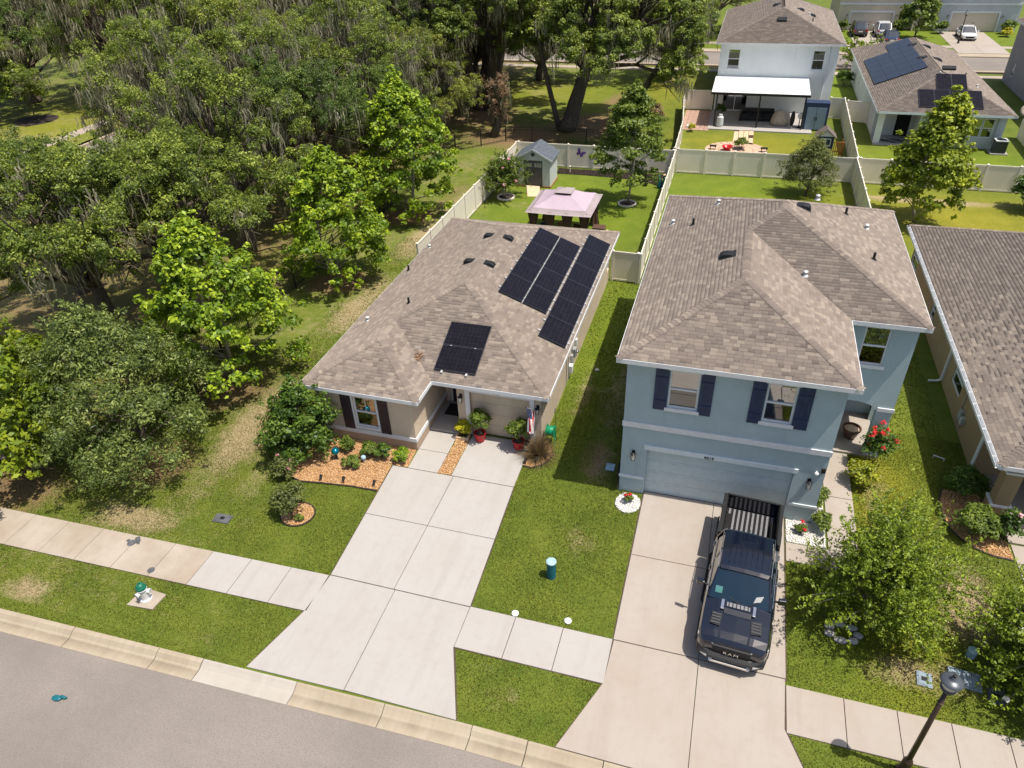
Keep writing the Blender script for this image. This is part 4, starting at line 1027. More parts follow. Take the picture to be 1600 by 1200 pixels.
# ------------------------------------------------------------------ white house behind
wh = thing('white_house', 'white two storey house behind the back fence with a covered patio', 'house', (2.6, 83, 0))
m = MB(); fb = Fr(-2.5, 74.15, 1, 0)
wo_ = [(.75, 1.8, 3.85, 5.5), (8.1, 9.1, 3.9, 5.5), (.7, 3.0, .1, 2.1)]
wall_face(m, fb, 0, 10.2, 0, 5.98, wo_); wall_face(m, Fr(7.7, 74.15, 0, 1), 0, 18.5, 0, 5.98); wall_face(m, Fr(7.7, 92.65, -1, 0), 0, 10.2, 0, 5.98); wall_face(m, Fr(-2.5, 92.65, 0, -1), 0, 18.5, 0, 5.98)
m.build('wall', M['white_wall'], wh, fix=False)
for i, o_ in enumerate(wo_[:2]): window(wh, fb, *o_, blind=0, sill=True)
# sliding glass door
m = MB()
for a0, a1 in ((.7, .78), (1.82, 1.9), (2.92, 3.0)): fb.box(m, a0, a1, -.08, -.02, .1, 2.1)
for z0_, z1_ in ((.1, .18), (2.02, 2.1)): fb.box(m, .78, 2.92, -.079, -.021, z0_, z1_)
sd = m.build('sliding_door', M['trim'], wh)
for a0, a1 in ((.78, 1.82), (1.9, 2.92)):
    m = MB(); fb.q(m, [(a0, -.05, .18), (a1, -.05, .18), (a1, -.05, 2.02), (a0, -.05, 2.02)]); m.build('pane', M['glass'], sd, fix=False)
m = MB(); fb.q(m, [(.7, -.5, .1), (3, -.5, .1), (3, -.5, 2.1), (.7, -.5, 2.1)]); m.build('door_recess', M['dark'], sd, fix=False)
pl, rd, ev = hip(-2.92, 8.12, 73.75, 93.1, 6.1)
roof(wh, pl, rd, ev, 0, seed=11, z_eave=6.1, course=.15, wmin=.25, wmax=.45)
for x, y in ((2.0, 82.2), (4.3, 82.4), (5.4, 82.0)): roof_vent(wh, pl[3] if x > 2.6 else pl[2], x, y, .7, .6)
m = MB(); c_, nn_ = onroof(pl[0], 2.55, 77.2, .08); m.obox(c_, (.42, 0, 0), Vector((0, .26, .26 * T)), nn_ * .08); m.build('slant_vent', M['vent'], wh)
roof_pipe(wh, pl[3], 5.3, 78.5); roof_pipe(wh, pl[3], 5.1, 81.5, True)
m = MB(); m.box(-2.6, 6.2, 67.75, 74.1, -.05, .09); m.build('patio_slab', M['conc'], wh)
pcv = MB(); pcv.add([(-2.62, 68.65, 2.93), (5.6, 68.65, 2.93), (5.6, 74.12, 3.12), (-2.62, 74.12, 3.12), (-2.62, 68.65, 2.99), (5.6, 68.65, 2.99), (5.6, 74.12, 3.18), (-2.62, 74.12, 3.18)], [(0, 3, 2, 1), (4, 5, 6, 7), (0, 1, 5, 4), (1, 2, 6, 5), (2, 3, 7, 6), (3, 0, 4, 7)])
M['cover'] = plain('patio_cover', (0.72, 0.74, 0.74), .35, var=.10, scale=1.5)
pcv = pcv.build('patio_cover', M['cover'], wh)
m = MB(); m.box(-2.66, 5.64, 68.58, 68.65, 2.80, 3.0); m.build('cover_beam', M['black'], pcv)
for i in range(17):
    m = MB(); x = -2.5 + i * .5; m.add([(x - .02, 68.66, 2.992), (x + .02, 68.66, 2.992), (x + .02, 74.1, 3.183), (x - .02, 74.1, 3.183), (x, 68.66, 3.015), (x, 74.1, 3.205)], [(0, 1, 4), (1, 2, 5, 4), (2, 3, 5), (3, 0, 4, 5)]); m.build('cover_seam', M['cover'], pcv)
for x in (-2.1, 1.55, 5.3):
    m = MB(); m.box(x - .06, x + .06, 68.62, 68.74, .09, 2.86); m.build('patio_post', M['black'], wh)
m = MB(); m.tube([(6.9, 74.08, .2), (6.9, 74.08, 5.9)], .05); m.build('downspout', M['trim'], wh)

# ------------------------------------------------------------------ grey house with solar panels, back right
gh = thing('grey_house', 'pale grey single storey house with solar panels beyond the right back fence', 'house', (15.5, 78, 0))
m = MB(); fq = Fr(10.95, 66.0, 1, 0)
W_ = (6.75, 8.35, .85, 2.3)
wall_face(m, fq, 3.0, 9.15, 0, 2.62, [W_]); wall_face(m, Fr(20.1, 66, 0, 1), 0, 24.5, 0, 2.62); wall_face(m, Fr(20.1, 90.5, -1, 0), 0, 9.15, 0, 2.62); wall_face(m, Fr(10.95, 90.5, 0, -1), 0, 22.2, 0, 2.62, [(8.0, 8.6, .9, 1.9)])
wall_face(m, Fr(10.95, 68.3, 1, 0), 0, 3, 0, 2.62, [(1.7, 2.8, .05, 2.1)]); wall_face(m, Fr(13.95, 68.3, 0, -1), 0, 2.3, 0, 2.62)
wall_face(m, Fr(10.95, 66.5, 1, 0), 0, .35, 0, 2.62)
m.box(10.95, 11.35, 66.0, 66.4, 0, 2.6)
m.build('wall', M['grey_wall'], gh, fix=False)
m = MB(); fq.box(m, -.1, .4, .003, .05, 0, 2.6); m.build('column', M['trim'], gh)
w1 = window(gh, fq, W_[0], 7.53, W_[2], W_[3], blind=0, sill=False); w2 = window(gh, fq, 7.57, W_[1], W_[2], W_[3], blind=0, sill=False)
window(gh, Fr(10.95, 90.5, 0, -1), 8.0, 8.6, .9, 1.9, blind=0, sill=False)
m = MB(); fdd = Fr(10.95, 68.3, 1, 0); fdd.box(m, 1.7, 2.8, -.14, -.1, .05, 2.1); m.build('door', M['dark'], gh)
m = MB(); m.box(10.9, 14, 65.6, 68.3, -.05, .08); m.build('patio_slab', M['conc'], gh)
m = MB(); m.tube([fq.p(8.55, .05, .3), fq.p(8.55, .05, 2.55)], .045); m.build('downspout', M['meter'], gh)
pl, rd, ev = hip(10.58, 20.5, 65.25, 90.9, 2.75)
roof(gh, pl, rd, ev, 0, seed=13, z_eave=2.75, course=.15, wmin=.25, wmax=.45, fascia='trim_cool')
for x0, x1, y0, y1 in ((14.97, 16.07, 68.0, 69.95), (16.09, 17.19, 68.0, 69.95)): solar(gh, pl[0], [(x0, y0), (x1, y0), (x1, y1), (x0, y1)])
for i in range(4): solar(gh, pl[0], [(13.6 + 1.15 * i, 65.85), (14.72 + 1.15 * i, 65.85), (14.72 + 1.15 * i, 67.95), (13.6 + 1.15 * i, 67.95)])
ys_ = [73.2, 75.2, 77.2, 79.2, 81.2, 83.2]
for i in range(4):
    x0 = 11.1 + .97 * i
    for y0, y1 in zip(ys_, ys_[1:]):
        solar(gh, pl[2], [(x0, y0), (x0 + .95, y0), (x0 + .95, y1 - .03), (x0, y1 - .03)], 'panel_far')
for y0, y1 in ((83.2, 85.2), (85.2, 86.4)):
    for x0 in (13.2, 14.15): solar(gh, pl[2], [(x0, y0), (x0 + .93, y0), (x0 + .93, y1 - .03), (x0, y1 - .03)], 'panel_far')
for y in (83.1, 77.1): roof_vent(gh, pl[2], 15.0, y, .7, .7); roof_vent(gh, pl[3], 16.3, y, .7, .7)
m = MB(); c_, nn_ = onroof(pl[0], 16.0, 69.95 + .75, .1); m.obox(c_, (.5, 0, 0), Vector((0, .2, .2 * T)), nn_ * .08); m.build('slant_vent', M['vent'], gh)
roof_pipe(gh, pl[3], 18.3, 74.5); roof_pipe(gh, pl[3], 18.6, 71.2, True); roof_pipe(gh, pl[0], 15.3, 70.02, True)

# ------------------------------------------------------------------ violet grey neighbour, houses across the far street
vh = thing('violet_house', 'tall violet grey house cut by the right edge of the picture', 'house', (31, 82, 0))
m = MB(); fv = Fr(25.7, 90.5, 0, -1); ov = [(4.5, 5.3, 3.9, 5.3), (2.0, 2.8, .9, 2.1)]
wall_face(m, fv, 0, 18, 0, 5.6, ov); wall_face(m, Fr(25.7, 72.5, 1, 0), 0, 10, 0, 5.6); wall_face(m, Fr(35.7, 72.5, 0, 1), 0, 18, 0, 5.6); wall_face(m, Fr(35.7, 90.5, -1, 0), 0, 10, 0, 5.6)
m.build('wall', M['violet_wall'], vh, fix=False)
for o_ in ov: window(vh, fv, *o_, blind=0, sill=False)
pl, rd, ev = hip(25.3, 36.1, 72.1, 90.9, 5.75); roof(vh, pl, rd, ev, 0, seed=17, z_eave=5.75, course=.16, wmin=.3, wmax=.5)

def far_house(name, label, x0, x1, y, g0, g1, wallmat, porch, up_y, seed, band=True):
    h = thing(name, label, 'house', ((x0 + x1) / 2, y + 6, 0))
    fr = Fr(x0, y, 1, 0); m = MB(); L = x1 - x0
    ops = [(g0 - x0, g1 - x0, 0, 2.25)] + ([(porch[0] - x0, porch[1] - x0, 0, 2.5)] if porch else [])
    wall_face(m, fr, 0, L, 0, 5.6, ops, 1.2 if porch else .2)
    wall_face(m, Fr(x1, y, 0, 1), 0, 14, 0, 5.6); wall_face(m, Fr(x1, y + 14, -1, 0), 0, L, 0, 5.6); wall_face(m, Fr(x0, y + 14, 0, -1), 0, 14, 0, 5.6)
    if porch: fr.q(m, [(porch[0] - x0, -1.2, 0), (porch[1] - x0, -1.2, 0), (porch[1] - x0, -1.2, 2.5), (porch[0] - x0, -1.2, 2.5)])
    m.build('wall', wallmat, h, fix=False)
    garage_door(h, fr, g0 - x0, g1 - x0, 2.25, 'garage_cream', 8, handles=True)
    m = MB(); fr.box(m, g0 - x0 - .2, g0 - x0 - .003, .003, .05, 0, 2.25); fr.box(m, g1 - x0 + .003, g1 - x0 + .2, .003, .05, 0, 2.25); fr.box(m, g0 - x0 - .2, g1 - x0 + .2, .003, .05, 2.253, 2.5); m.build('garage_trim', M['trim'], h)
    if band: m = MB(); fr.box(m, 0, L, .003, .06, 3.2, 3.45); m.build('trim_band', M['trim'], h)
    for a in (g0 - x0 - .5, g1 - x0 + .5): wall_lamp(h, fr, a, 1.8)
    if porch: m = MB(); fr.box(m, porch[0] - x0 + .3, porch[0] - x0 + 1.2, -1.19, -1.14, 0, 2.1); m.build('door', M['black'], h)
    pl, rd, ev = hip(x0 - .4, x1 + .4, y - .4, y + 14.4, 5.75); roof(h, pl, rd, ev, 0, seed=seed, z_eave=5.75, course=.2, wmin=.4, wmax=.7)
    return h
far_house('cream_house', 'cream two storey house across the far street behind two parked cars', 11.2, 21.6, 119.2, 12.9, 18.2, M['cream'], (19.0, 20.9), 0, 21)
far_house('pale_house', 'pale house across the far street behind the white sedan', 23.9, 33.4, 119.2, 25.5, 31.0, M['grey_wall'], None, 0, 23)
dh = far_house('corner_house', 'cream house at the top edge left of the white house roof', -17.5, -5.4, 118.6, -16.5, -11.5, M['cream'], (-9.2, -6.9), 0, 25)
# ------------------------------------------------------------------ foliage kit
def leaf_quads(rng, P, N, size, width=.55, fold=.15):
    """P (n,3) positions, N (n,3) normals -> verts, quads"""
    n = len(P); t = rng.normal(size=(n, 3)); N = N / (np.linalg.norm(N, axis=1, keepdims=True) + 1e-9)
    t -= (t * N).sum(1, keepdims=True) * N; t /= np.linalg.norm(t, axis=1, keepdims=True) + 1e-9
    b_ = np.cross(N, t); s = (size * rng.uniform(.6, 1.3, n))[:, None]
    V = np.empty((n, 4, 3)); V[:, 0] = P - t * s; V[:, 1] = P + b_ * s * width + N * s * fold; V[:, 2] = P + t * s - N * s * fold; V[:, 3] = P - b_ * s * width + N * s * fold
    return V.reshape(-1, 3), np.arange(4 * n).reshape(-1, 4)

def clump_leaves(rng, C_, Rr, m, size, center, flat=.7, width=.55, up=.55, tone=None):
    """leaves in K clumps"""
    K = len(C_); d = rng.normal(size=(K, m, 3)); d /= np.linalg.norm(d, axis=2, keepdims=True)
    d[:, :, 2] = np.where(d[:, :, 2] < -.35, -d[:, :, 2], d[:, :, 2])
    rad = rng.random((K, m, 1)) ** .45
    off = d * rad * np.asarray(Rr)[:, None, None]; off[:, :, 2] *= flat
    P = (np.asarray(C_)[:, None] + off).reshape(-1, 3)
    outw = P - np.asarray(center); outw /= np.linalg.norm(outw, axis=1, keepdims=True) + 1e-9
    N = d.reshape(-1, 3) * .55 + outw * .35 + np.array([0, 0, up]) + rng.normal(size=P.shape) * .45
    V, F = leaf_quads(rng, P, N, size, width)
    tone = rng.random(K) if tone is None else tone
    rnd = np.clip(np.repeat(tone, m) * .45 + rng.random(K * m) * .6 - .02, 0, 1)
    return V, F, rnd

def joinVF(parts):
    Vs, Fs, Rs = [], [], []; o = 0
    for V, F, r_ in parts: Vs.append(V); Fs.append(F + o); Rs.append(r_); o += len(V)
    return np.concatenate(Vs), np.concatenate(Fs), np.concatenate(Rs)

def leaf_part(name, parts, mat, root, kind=None):
    V, F, r_ = joinVF(parts)
    me = np_mesh(name, V, F, M[mat], {'rnd': ('FACE', r_)})
    o = bpy.data.objects.new(name, me); COL.objects.link(o); o.parent = root
    if kind: o['kind'] = kind
    return o

def limb(mb, a, b, r0, r1, rng, sag=.1, n=5, sides=6):
    a, b = np.array(a, float), np.array(b, float); L = np.linalg.norm(b - a); pts = []; rad = []
    w_ = rng.normal(size=3) * L * .07
    for i in range(n + 1):
        t = i / n; p = a + (b - a) * t + w_ * math.sin(math.pi * t) + np.array([0, 0, sag * L * math.sin(math.pi * t)])
        pts.append(p); rad.append(r0 + (r1 - r0) * t)
    mb.tube(pts, rad, sides); return pts

def moss_part(rng, anchors, root, nper=9, lmin=.5, lmax=1.9, spread=.35, wid=.026, name='spanish_moss'):
    V = []; F = []; Rr = []
    A = np.repeat(np.asarray(anchors), nper, 0); n = len(A); A = A + rng.normal(size=A.shape) * spread
    L = rng.uniform(lmin, lmax, n) * np.repeat(rng.uniform(.5, 1.2, len(anchors)), nper); ang = rng.uniform(0, np.pi, n); w_ = wid * rng.uniform(.5, 1.6, n)
    bx, by = np.cos(ang) * w_, np.sin(ang) * w_; seg = 3; k = 2 * (seg + 1)
    V = np.empty((n, k, 3)); dx = rng.normal(size=(n, seg + 1)) * .05
    for s_ in range(seg + 1):
        f = s_ / seg; ww = (1 - .75 * f) * (1 + .5 * math.sin(3 * f))
        for j, sg in ((0, -1), (1, 1)):
            V[:, 2 * s_ + j, 0] = A[:, 0] + sg * bx * ww + dx[:, s_]; V[:, 2 * s_ + j, 1] = A[:, 1] + sg * by * ww + dx[:, s_] * .6; V[:, 2 * s_ + j, 2] = A[:, 2] - L * f
    f0 = np.array([(2 * i, 2 * i + 1, 2 * i + 3, 2 * i + 2) for i in range(seg)])
    F = (f0[None] + k * np.arange(n)[:, None, None]).reshape(-1, 4)
    r_ = np.repeat(rng.random(n), seg)
    me = np_mesh(name, V.reshape(-1, 3), F, M['moss'], {'rnd': ('FACE', r_)})
    o = bpy.data.objects.new(name, me); COL.objects.link(o); o.parent = root; o['kind'] = 'stuff'; return o

def ovoid_tree(name, label, loc, h, r, z0, leafmat, n_cl, m, size, seed, trunk_r=.11, lean=(0, 0), bark='bark', cr=(.45, .8), width=.6, group=None, shape=.62, cat='tree', gap=.0, cyl=False):
    rng = np.random.default_rng(seed); root = thing(name, label, cat, loc, group)
    C_ = []; 
    while len(C_) < n_cl:
        t = rng.random() ** .8; z = z0 + (h - z0) * t
        prof = math.sin(math.pi * min(1, max(0.02, (t * (1 - .12) + .12)) ** shape)) ** .75
        rr = r * prof * (.35 + .65 * rng.random() ** .4); a = rng.uniform(0, 2 * math.pi)
        lob = 1 + .13 * math.sin(3 * a + seed) + .13 * math.sin(5 * a + 2 * seed + 4 * t)
        if math.sin(a * 2.3 + seed * 3 + t * 9) > 1 - gap * 2 and rng.random() < .85: continue
        C_.append((lean[0] * t + rr * lob * math.cos(a), lean[1] * t + rr * lob * math.sin(a), z))
    C_ = np.array(C_); Rr = rng.uniform(cr[0], cr[1], n_cl)
    ns = n_cl // 2; k_ = rng.choice(n_cl, ns); ctr_ = np.array([lean[0] * .5, lean[1] * .5, z0 + (h - z0) * .4]); dv_ = C_[k_] - ctr_; dv_ /= np.linalg.norm(dv_, axis=1, keepdims=True) + 1e-9
    SP = C_[k_] + dv_ * (Rr[k_] * rng.uniform(.7, 1.35, ns))[:, None] + rng.normal(size=(ns, 3)) * .12
    mb = MB(); top = np.array([lean[0] * .8, lean[1] * .8, z0 + (h - z0) * .85])
    sp = limb(mb, (0, 0, -.05), top, trunk_r, trunk_r * .25, rng, 0, 7, 8)
    for i in rng.choice(n_cl, min(n_cl, 34), replace=False):
        c = C_[i]; f = min(.95, max(.12, (c[2] - .35 * math.hypot(c[0], c[1]) - .2) / top[2])); k = int(f * 7); s_ = np.array(sp[k]) + (np.array(sp[min(7, k + 1)]) - np.array(sp[k])) * (f * 7 - k)
        limb(mb, s_, c, trunk_r * .42 * (1.1 - f), .012, rng, .06, 4, 5)
    tr = mb.build('trunk', M[bark], root, smooth=True, fix=False, local=True)
    V, F, rn = clump_leaves(rng, C_, Rr, m, size, (lean[0] * .5, lean[1] * .5, z0 + (h - z0) * .4), .8, width, .35)
    V2, F2, r2 = clump_leaves(rng, SP, rng.uniform(.12, .26, ns), max(12, m // 4), size, ctr_, 1.0, width, .3)
    leaf_part('crown', [(V, F, rn), (V2, F2, np.clip(r2 + .15, 0, 1))], leafmat, root)
    return root

# ---- live oaks: a few individuals, the others in the wood share their meshes
def make_oak(seed, h=11, R_=6.0, lobes=24, trunks=1, dense=1.0, mossy=1.0, mat='oak', base_z=2.6, loc=(0, 0, 0), name='live_oak', label='', group=None, shift=(0, 0), tr_r=.42, leaf=.072, m=112, fork=None):
    rng = np.random.default_rng(seed); root = thing(name, label, 'tree', loc, group); fork = fork or base_z * .75
    L = []
    for i in range(lobes):
        a = 2 * math.pi * (i * .381966 + .16 * rng.random()); q = math.sqrt((i + .4) / lobes) * rng.uniform(.86, 1.1)
        dome = math.sqrt(max(0.03, 1 - min(1, q) ** 2)); lo = base_z + (h - base_z) * .12 * rng.random()
        z = lo + (h - lo) * (dome * rng.uniform(.72, 1.0) if rng.random() < .72 else rng.uniform(.15, .6))
        L.append((shift[0] + R_ * q * math.cos(a), shift[1] + R_ * q * math.sin(a), z, rng.uniform(.85, 1.75) * (R_ / 6) ** .5, rng.random()))
    mb = MB(); parts = []; anchors = []
    for tk in range(trunks):
        a = tk * 2 * math.pi / max(1, trunks) + .6; sx, sy = (0, 0) if trunks == 1 else (.45 * math.cos(a), .45 * math.sin(a))
        fk = np.array([shift[0] * .35 + (0 if trunks == 1 else 2.2 * math.cos(a)), shift[1] * .35 + (0 if trunks == 1 else 2.2 * math.sin(a)), fork])
        limb(mb, (sx, sy, -.1), fk, tr_r * (1.25 if trunks == 1 else .85), tr_r * .7, rng, 0, 6, 9)
        for l in [l for j, l in enumerate(L) if j % max(1, trunks) == tk]:
            c = np.array(l[:3]); mid = fk + (c - fk) * .55 + np.array([0, 0, .4])
            limb(mb, fk, mid, tr_r * .4, tr_r * .2, rng, .04, 5, 6)
            for q in range(4): limb(mb, mid, c + rng.normal(size=3) * l[3] * .6, tr_r * .16, .015, rng, .08, 4, 5)
    for l in L:
        K = int(26 * dense * (l[3] / 1.3) ** 2); d = rng.normal(size=(K, 3)); d /= np.linalg.norm(d, axis=1, keepdims=True)
        d[:, 2] = np.where(d[:, 2] < -.55, -d[:, 2], d[:, 2])
        C_ = np.array(l[:3]) + d * l[3] * rng.uniform(.35, 1.2, (K, 1)) * np.array([1.05, 1.05, .95])
        parts.append(clump_leaves(rng, C_, rng.uniform(.20, .56, K), m, leaf, np.array(l[:3]), .95, .5, .25, tone=np.clip(.5 * l[4] + .6 * rng.random(K) - .05, 0, 1)))
        na = int(rng.poisson(4.2 * mossy))
        if na:
            aa = rng.uniform(0, 6.28, na); rr = l[3] * rng.uniform(.2, 1.15, na)
            anchors += [(l[0] + r_ * math.cos(t), l[1] + r_ * math.sin(t), l[2] + rng.uniform(-.7, .6) * l[3]) for t, r_ in zip(aa, rr)]
    mb.build('trunk', M['bark'], root, smooth=True, fix=False, local=True)
    leaf_part('crown', parts, mat, root)
    if anchors: moss_part(rng, anchors, root, 20, .25, 1.35, .26)
    return root

MIXED = ['oak', 'oak_deep', 'oak_gold', 'oak_deep', 'oak']
def place(src, loc, rot, sc, label, group=None):
    c = copy_tree(src); tn = MIXED[len(bpy.data.objects) * 7 % 5]
    for ch in c.children:
        if ch.name.startswith('crown'): ch.material_slots[0].link = 'OBJECT'; ch.material_slots[0].material = M[tn]
    c.location = loc; c.rotation_euler = (0, 0, rot); c.scale = sc; c['label'] = label
    if group: c['group'] = group
    elif 'group' in c: del c['group']
    return c

WOOD = 'moss hung live oaks crowding into the wood at the upper left'
WL = 'moss hung live oak whose crown merges into the wood at upper left'
oakA = make_oak(101, 9.6, 5.4, 26, loc=(-29.6, 24.6, 0), base_z=4.2, label='live oak spreading over the left edge behind the young oak', group=WOOD, mossy=.7)
oakB = make_oak(102, 9.0, 5.0, 24, loc=(-27.2, 28.4, 0), base_z=3.4, label='live oak with low limbs directly behind the nearest bright maple', group=WOOD, mossy=.4)
oakC = make_oak(103, 11.0, 5.6, 28, loc=(-29.0, 35.8, 0), label='sunlit mossy live oak left of the middle maple', group=WOOD, mossy=1.2)
oakD = make_oak(104, 12.5, 6.0, 28, loc=(-35.5, 40.5, 0), label=WL, group=WOOD, mossy=1.8, dense=.85)
oakE = make_oak(105, 12.0, 5.6, 26, loc=(-32.0, 47.0, 0), label=WL, group=WOOD, mossy=2.3, dense=.8)
srcs = [oakA, oakB, oakC, oakD, oakE]
rr_ = random.Random(5)
for i, (x, y, k, s_) in enumerate([(-35.5, 28.6, 1, .82), (-27.6, 41.8, 0, .85), (-39.5, 47.0, 3, .95), (-38.0, 51.0, 4, 1.1), (-29.0, 53.0, 3, .95), (-44.0, 55.5, 4, 1.0),
        (-33.5, 59.5, 4, 1.1), (-43.0, 59.5, 3, 1.12), (-27.0, 60.5, 2, .9), (-47.0, 67.0, 3, 1.15), (-31.5, 73.0, 3, 1.15), (-22.5, 84.5, 2, .95), (-19.5, 112, 4, 1.2), (-29, 81, 3, 1.0), (-5.5, 113, 0, 1.0), (-41.5, 77.0, 4, 1.2), (-36.0, 84.0, 4, 1.2), (-48.5, 86, 3, 1.2), (-29.5, 85, 2, 1.1),
        (-64, 68, 3, 1.1), (-70, 72, 4, 1.15), (-77, 66, 2, 1.2), (-74.5, 56.5, 3, 1.0), (-84, 60, 4, 1.2), (-66, 80, 4, 1.2), (-76, 84, 2, 1.3), (-60, 90, 3, 1.25), (-72, 98, 4, 1.3), (-54.5, 103, 2, 1.2), (-44, 111, 3, 1.25), (-33, 112, 4, 1.25), (-24, 113, 2, 1.2), (-88, 76, 3, 1.3), (-80, 104, 4, 1.4), (-62, 112, 3, 1.3),
        (-25.9, 48.6, 1, .8), (-38, 120, 4, 1.3), (-50, 122, 2, 1.3), (-14.5, 116, 3, 1.1)]):
    place(srcs[k], (x, y, 0), rr_.uniform(0, 6.28), (s_, s_, s_ * rr_.uniform(.8, 1.22)), {(-25.9, 48.6): 'live oak just left of the farthest bright maple', (-70, 72): 'oak rising behind the small park tree in its mulch ring', (-14.5, 116): 'live oak across the far street above the thick leaning trunk'}.get((x, y), WL), WOOD)
# the great oaks whose trunks are seen
make_oak(201, 15.5, 9.4, 46, dense=1.35, trunks=5, loc=(-25.0, 71.6, 0), base_z=4.6, fork=6.0, tr_r=.62, mossy=1.6, label='great live oak with several splayed dark trunks behind the shed', leaf=.1)
make_oak(202, 14.0, 7.2, 40, dense=1.35, trunks=1, loc=(-14.9, 65.3, 0), base_z=4.6, fork=5.2, tr_r=.70, shift=(4.2, 1.5), mossy=2.0, label='great live oak with one thick leaning trunk behind the butterfly fence', leaf=.1)
place(srcs[2], (-8.3, 86.5, 0), 1.2, (.95, .95, .95), 'live oak by the far street just left of the white house')
place(srcs[0], (-17.0, 84.5, 0), 2.2, (.62, .62, .7), 'small live oak standing on the lit grass short of the far street')
# slim second trunk leaning beside the thick oak
t_ = thing('leaning_tree', 'slim dark tree leaning left beside the thick oak trunk', 'tree', (-15.6, 65.4, 0)); mb = MB(); rg = np.random.default_rng(4)
limb(mb, (0, 0, -.05), (-2.2, .8, 8.2), .26, .12, rg, .02, 7, 8); mb.build('trunk', M['bark'], t_, smooth=True, fix=False, local=True)
V_, F_, r_ = clump_leaves(rg, np.array([-2.2, .8, 8.8]) + rg.normal(size=(26, 3)) * [1.2, 1.2, .8], rg.uniform(.4, .7, 26), 70, .13, (-2.2, .8, 8)); leaf_part('crown', [(V_, F_, r_)], 'oak', t_)
# broken stump wrapped in dry vine
t_ = thing('vine_stump', 'dead trunk wrapped in dry brown vine behind the crape myrtle', 'tree stump', (-21.0, 62.3, 0)); mb = MB()
limb(mb, (0, 0, -.05), (.25, .3, 4.4), .42, .25, rg, 0, 6, 9); mb.build('trunk', M['bark'], t_, smooth=True, fix=False, local=True)
cc = np.stack([rg.normal(0, .55, 46) + .2, rg.normal(0, .5, 46) + .2, rg.uniform(1.0, 5.2, 46)], 1)
V_, F_, r_ = clump_leaves(rg, cc, rg.uniform(.25, .6, 46), 46, .11, (.2, .2, 2.5), 1.2, .3); leaf_part('vine', [(V_, F_, r_)], 'vine', t_)
moss_part(rg, cc[::2], t_, 5, .4, 1.3, .3, .04, 'hanging_vine')

# ---- street and yard trees
ovoid_tree('maple_tree', 'bright green maple nearest the beige house on the left lawn', (-21.15, 22.8, 0), 7.8, 3.1, .8, 'maple', 235, 92, .105, 31, .12, (-.1, -.1), 'bark_pale', cr=(.32, .68), gap=.1)
ovoid_tree('maple_tree', 'bright green maple, middle of the row along the iron fence', (-21.0, 33.3, 0), 7.4, 2.8, .8, 'maple', 200, 92, .105, 32, .11, (.1, .1), 'bark_pale', cr=(.32, .66), gap=.08)
ovoid_tree('maple_tree', 'bright green maple farthest back in the row, left of the shed', (-20.9, 43.3, 0), 8.8, 3.4, .8, 'maple', 260, 92, .11, 33, .12, (-.2, 0), 'bark_pale', cr=(.32, .7), gap=.08)
ovoid_tree('maple_tree', 'yellow green maple cut off by the left edge of the picture', (-26.4, 15.0, 0), 6.9, 2.9, 1.3, 'maple_lime', 220, 96, .12, 34, .12, (-.2, .2), 'bark_pale', gap=.1)
ovoid_tree('young_oak', 'grey green young oak with a wide fine leaved crown by the sidewalk', (-21.7, 16.9, 0), 6.3, 3.35, 1.0, 'young', 380, 96, .075, 35, .13, (-.6, .3), 'bark', cr=(.35, .75), width=.38, shape=.55, gap=.12)
ovoid_tree('sycamore_tree', 'tall yellow green sycamore in the right back yard', (11.8, 49.3, 0), 7.4, 2.1, 1.4, 'sycamore', 190, 74, .135, 36, .10, (.35, .2), 'bark_pale', cr=(.4, .75), shape=.6, gap=.08)
ovoid_tree('olive_tree', 'grey green bushy tree against the fence behind the blue house', (5.2, 52.6, 0), 3.6, 1.75, .7, 'oak_grey', 150, 90, .075, 37, .08, (.1, 0), 'bark', cr=(.3, .6), width=.35)
ovoid_tree('yard_tree', 'two tiered green tree in a ring bed right of the gazebo', (-6.7, 48.65, 0), 7.6, 2.35, 1.6, 'bushy', 150, 80, .105, 38, .09, (.1, .1), 'bark_pale', cr=(.3, .62), shape=.6, gap=.22)
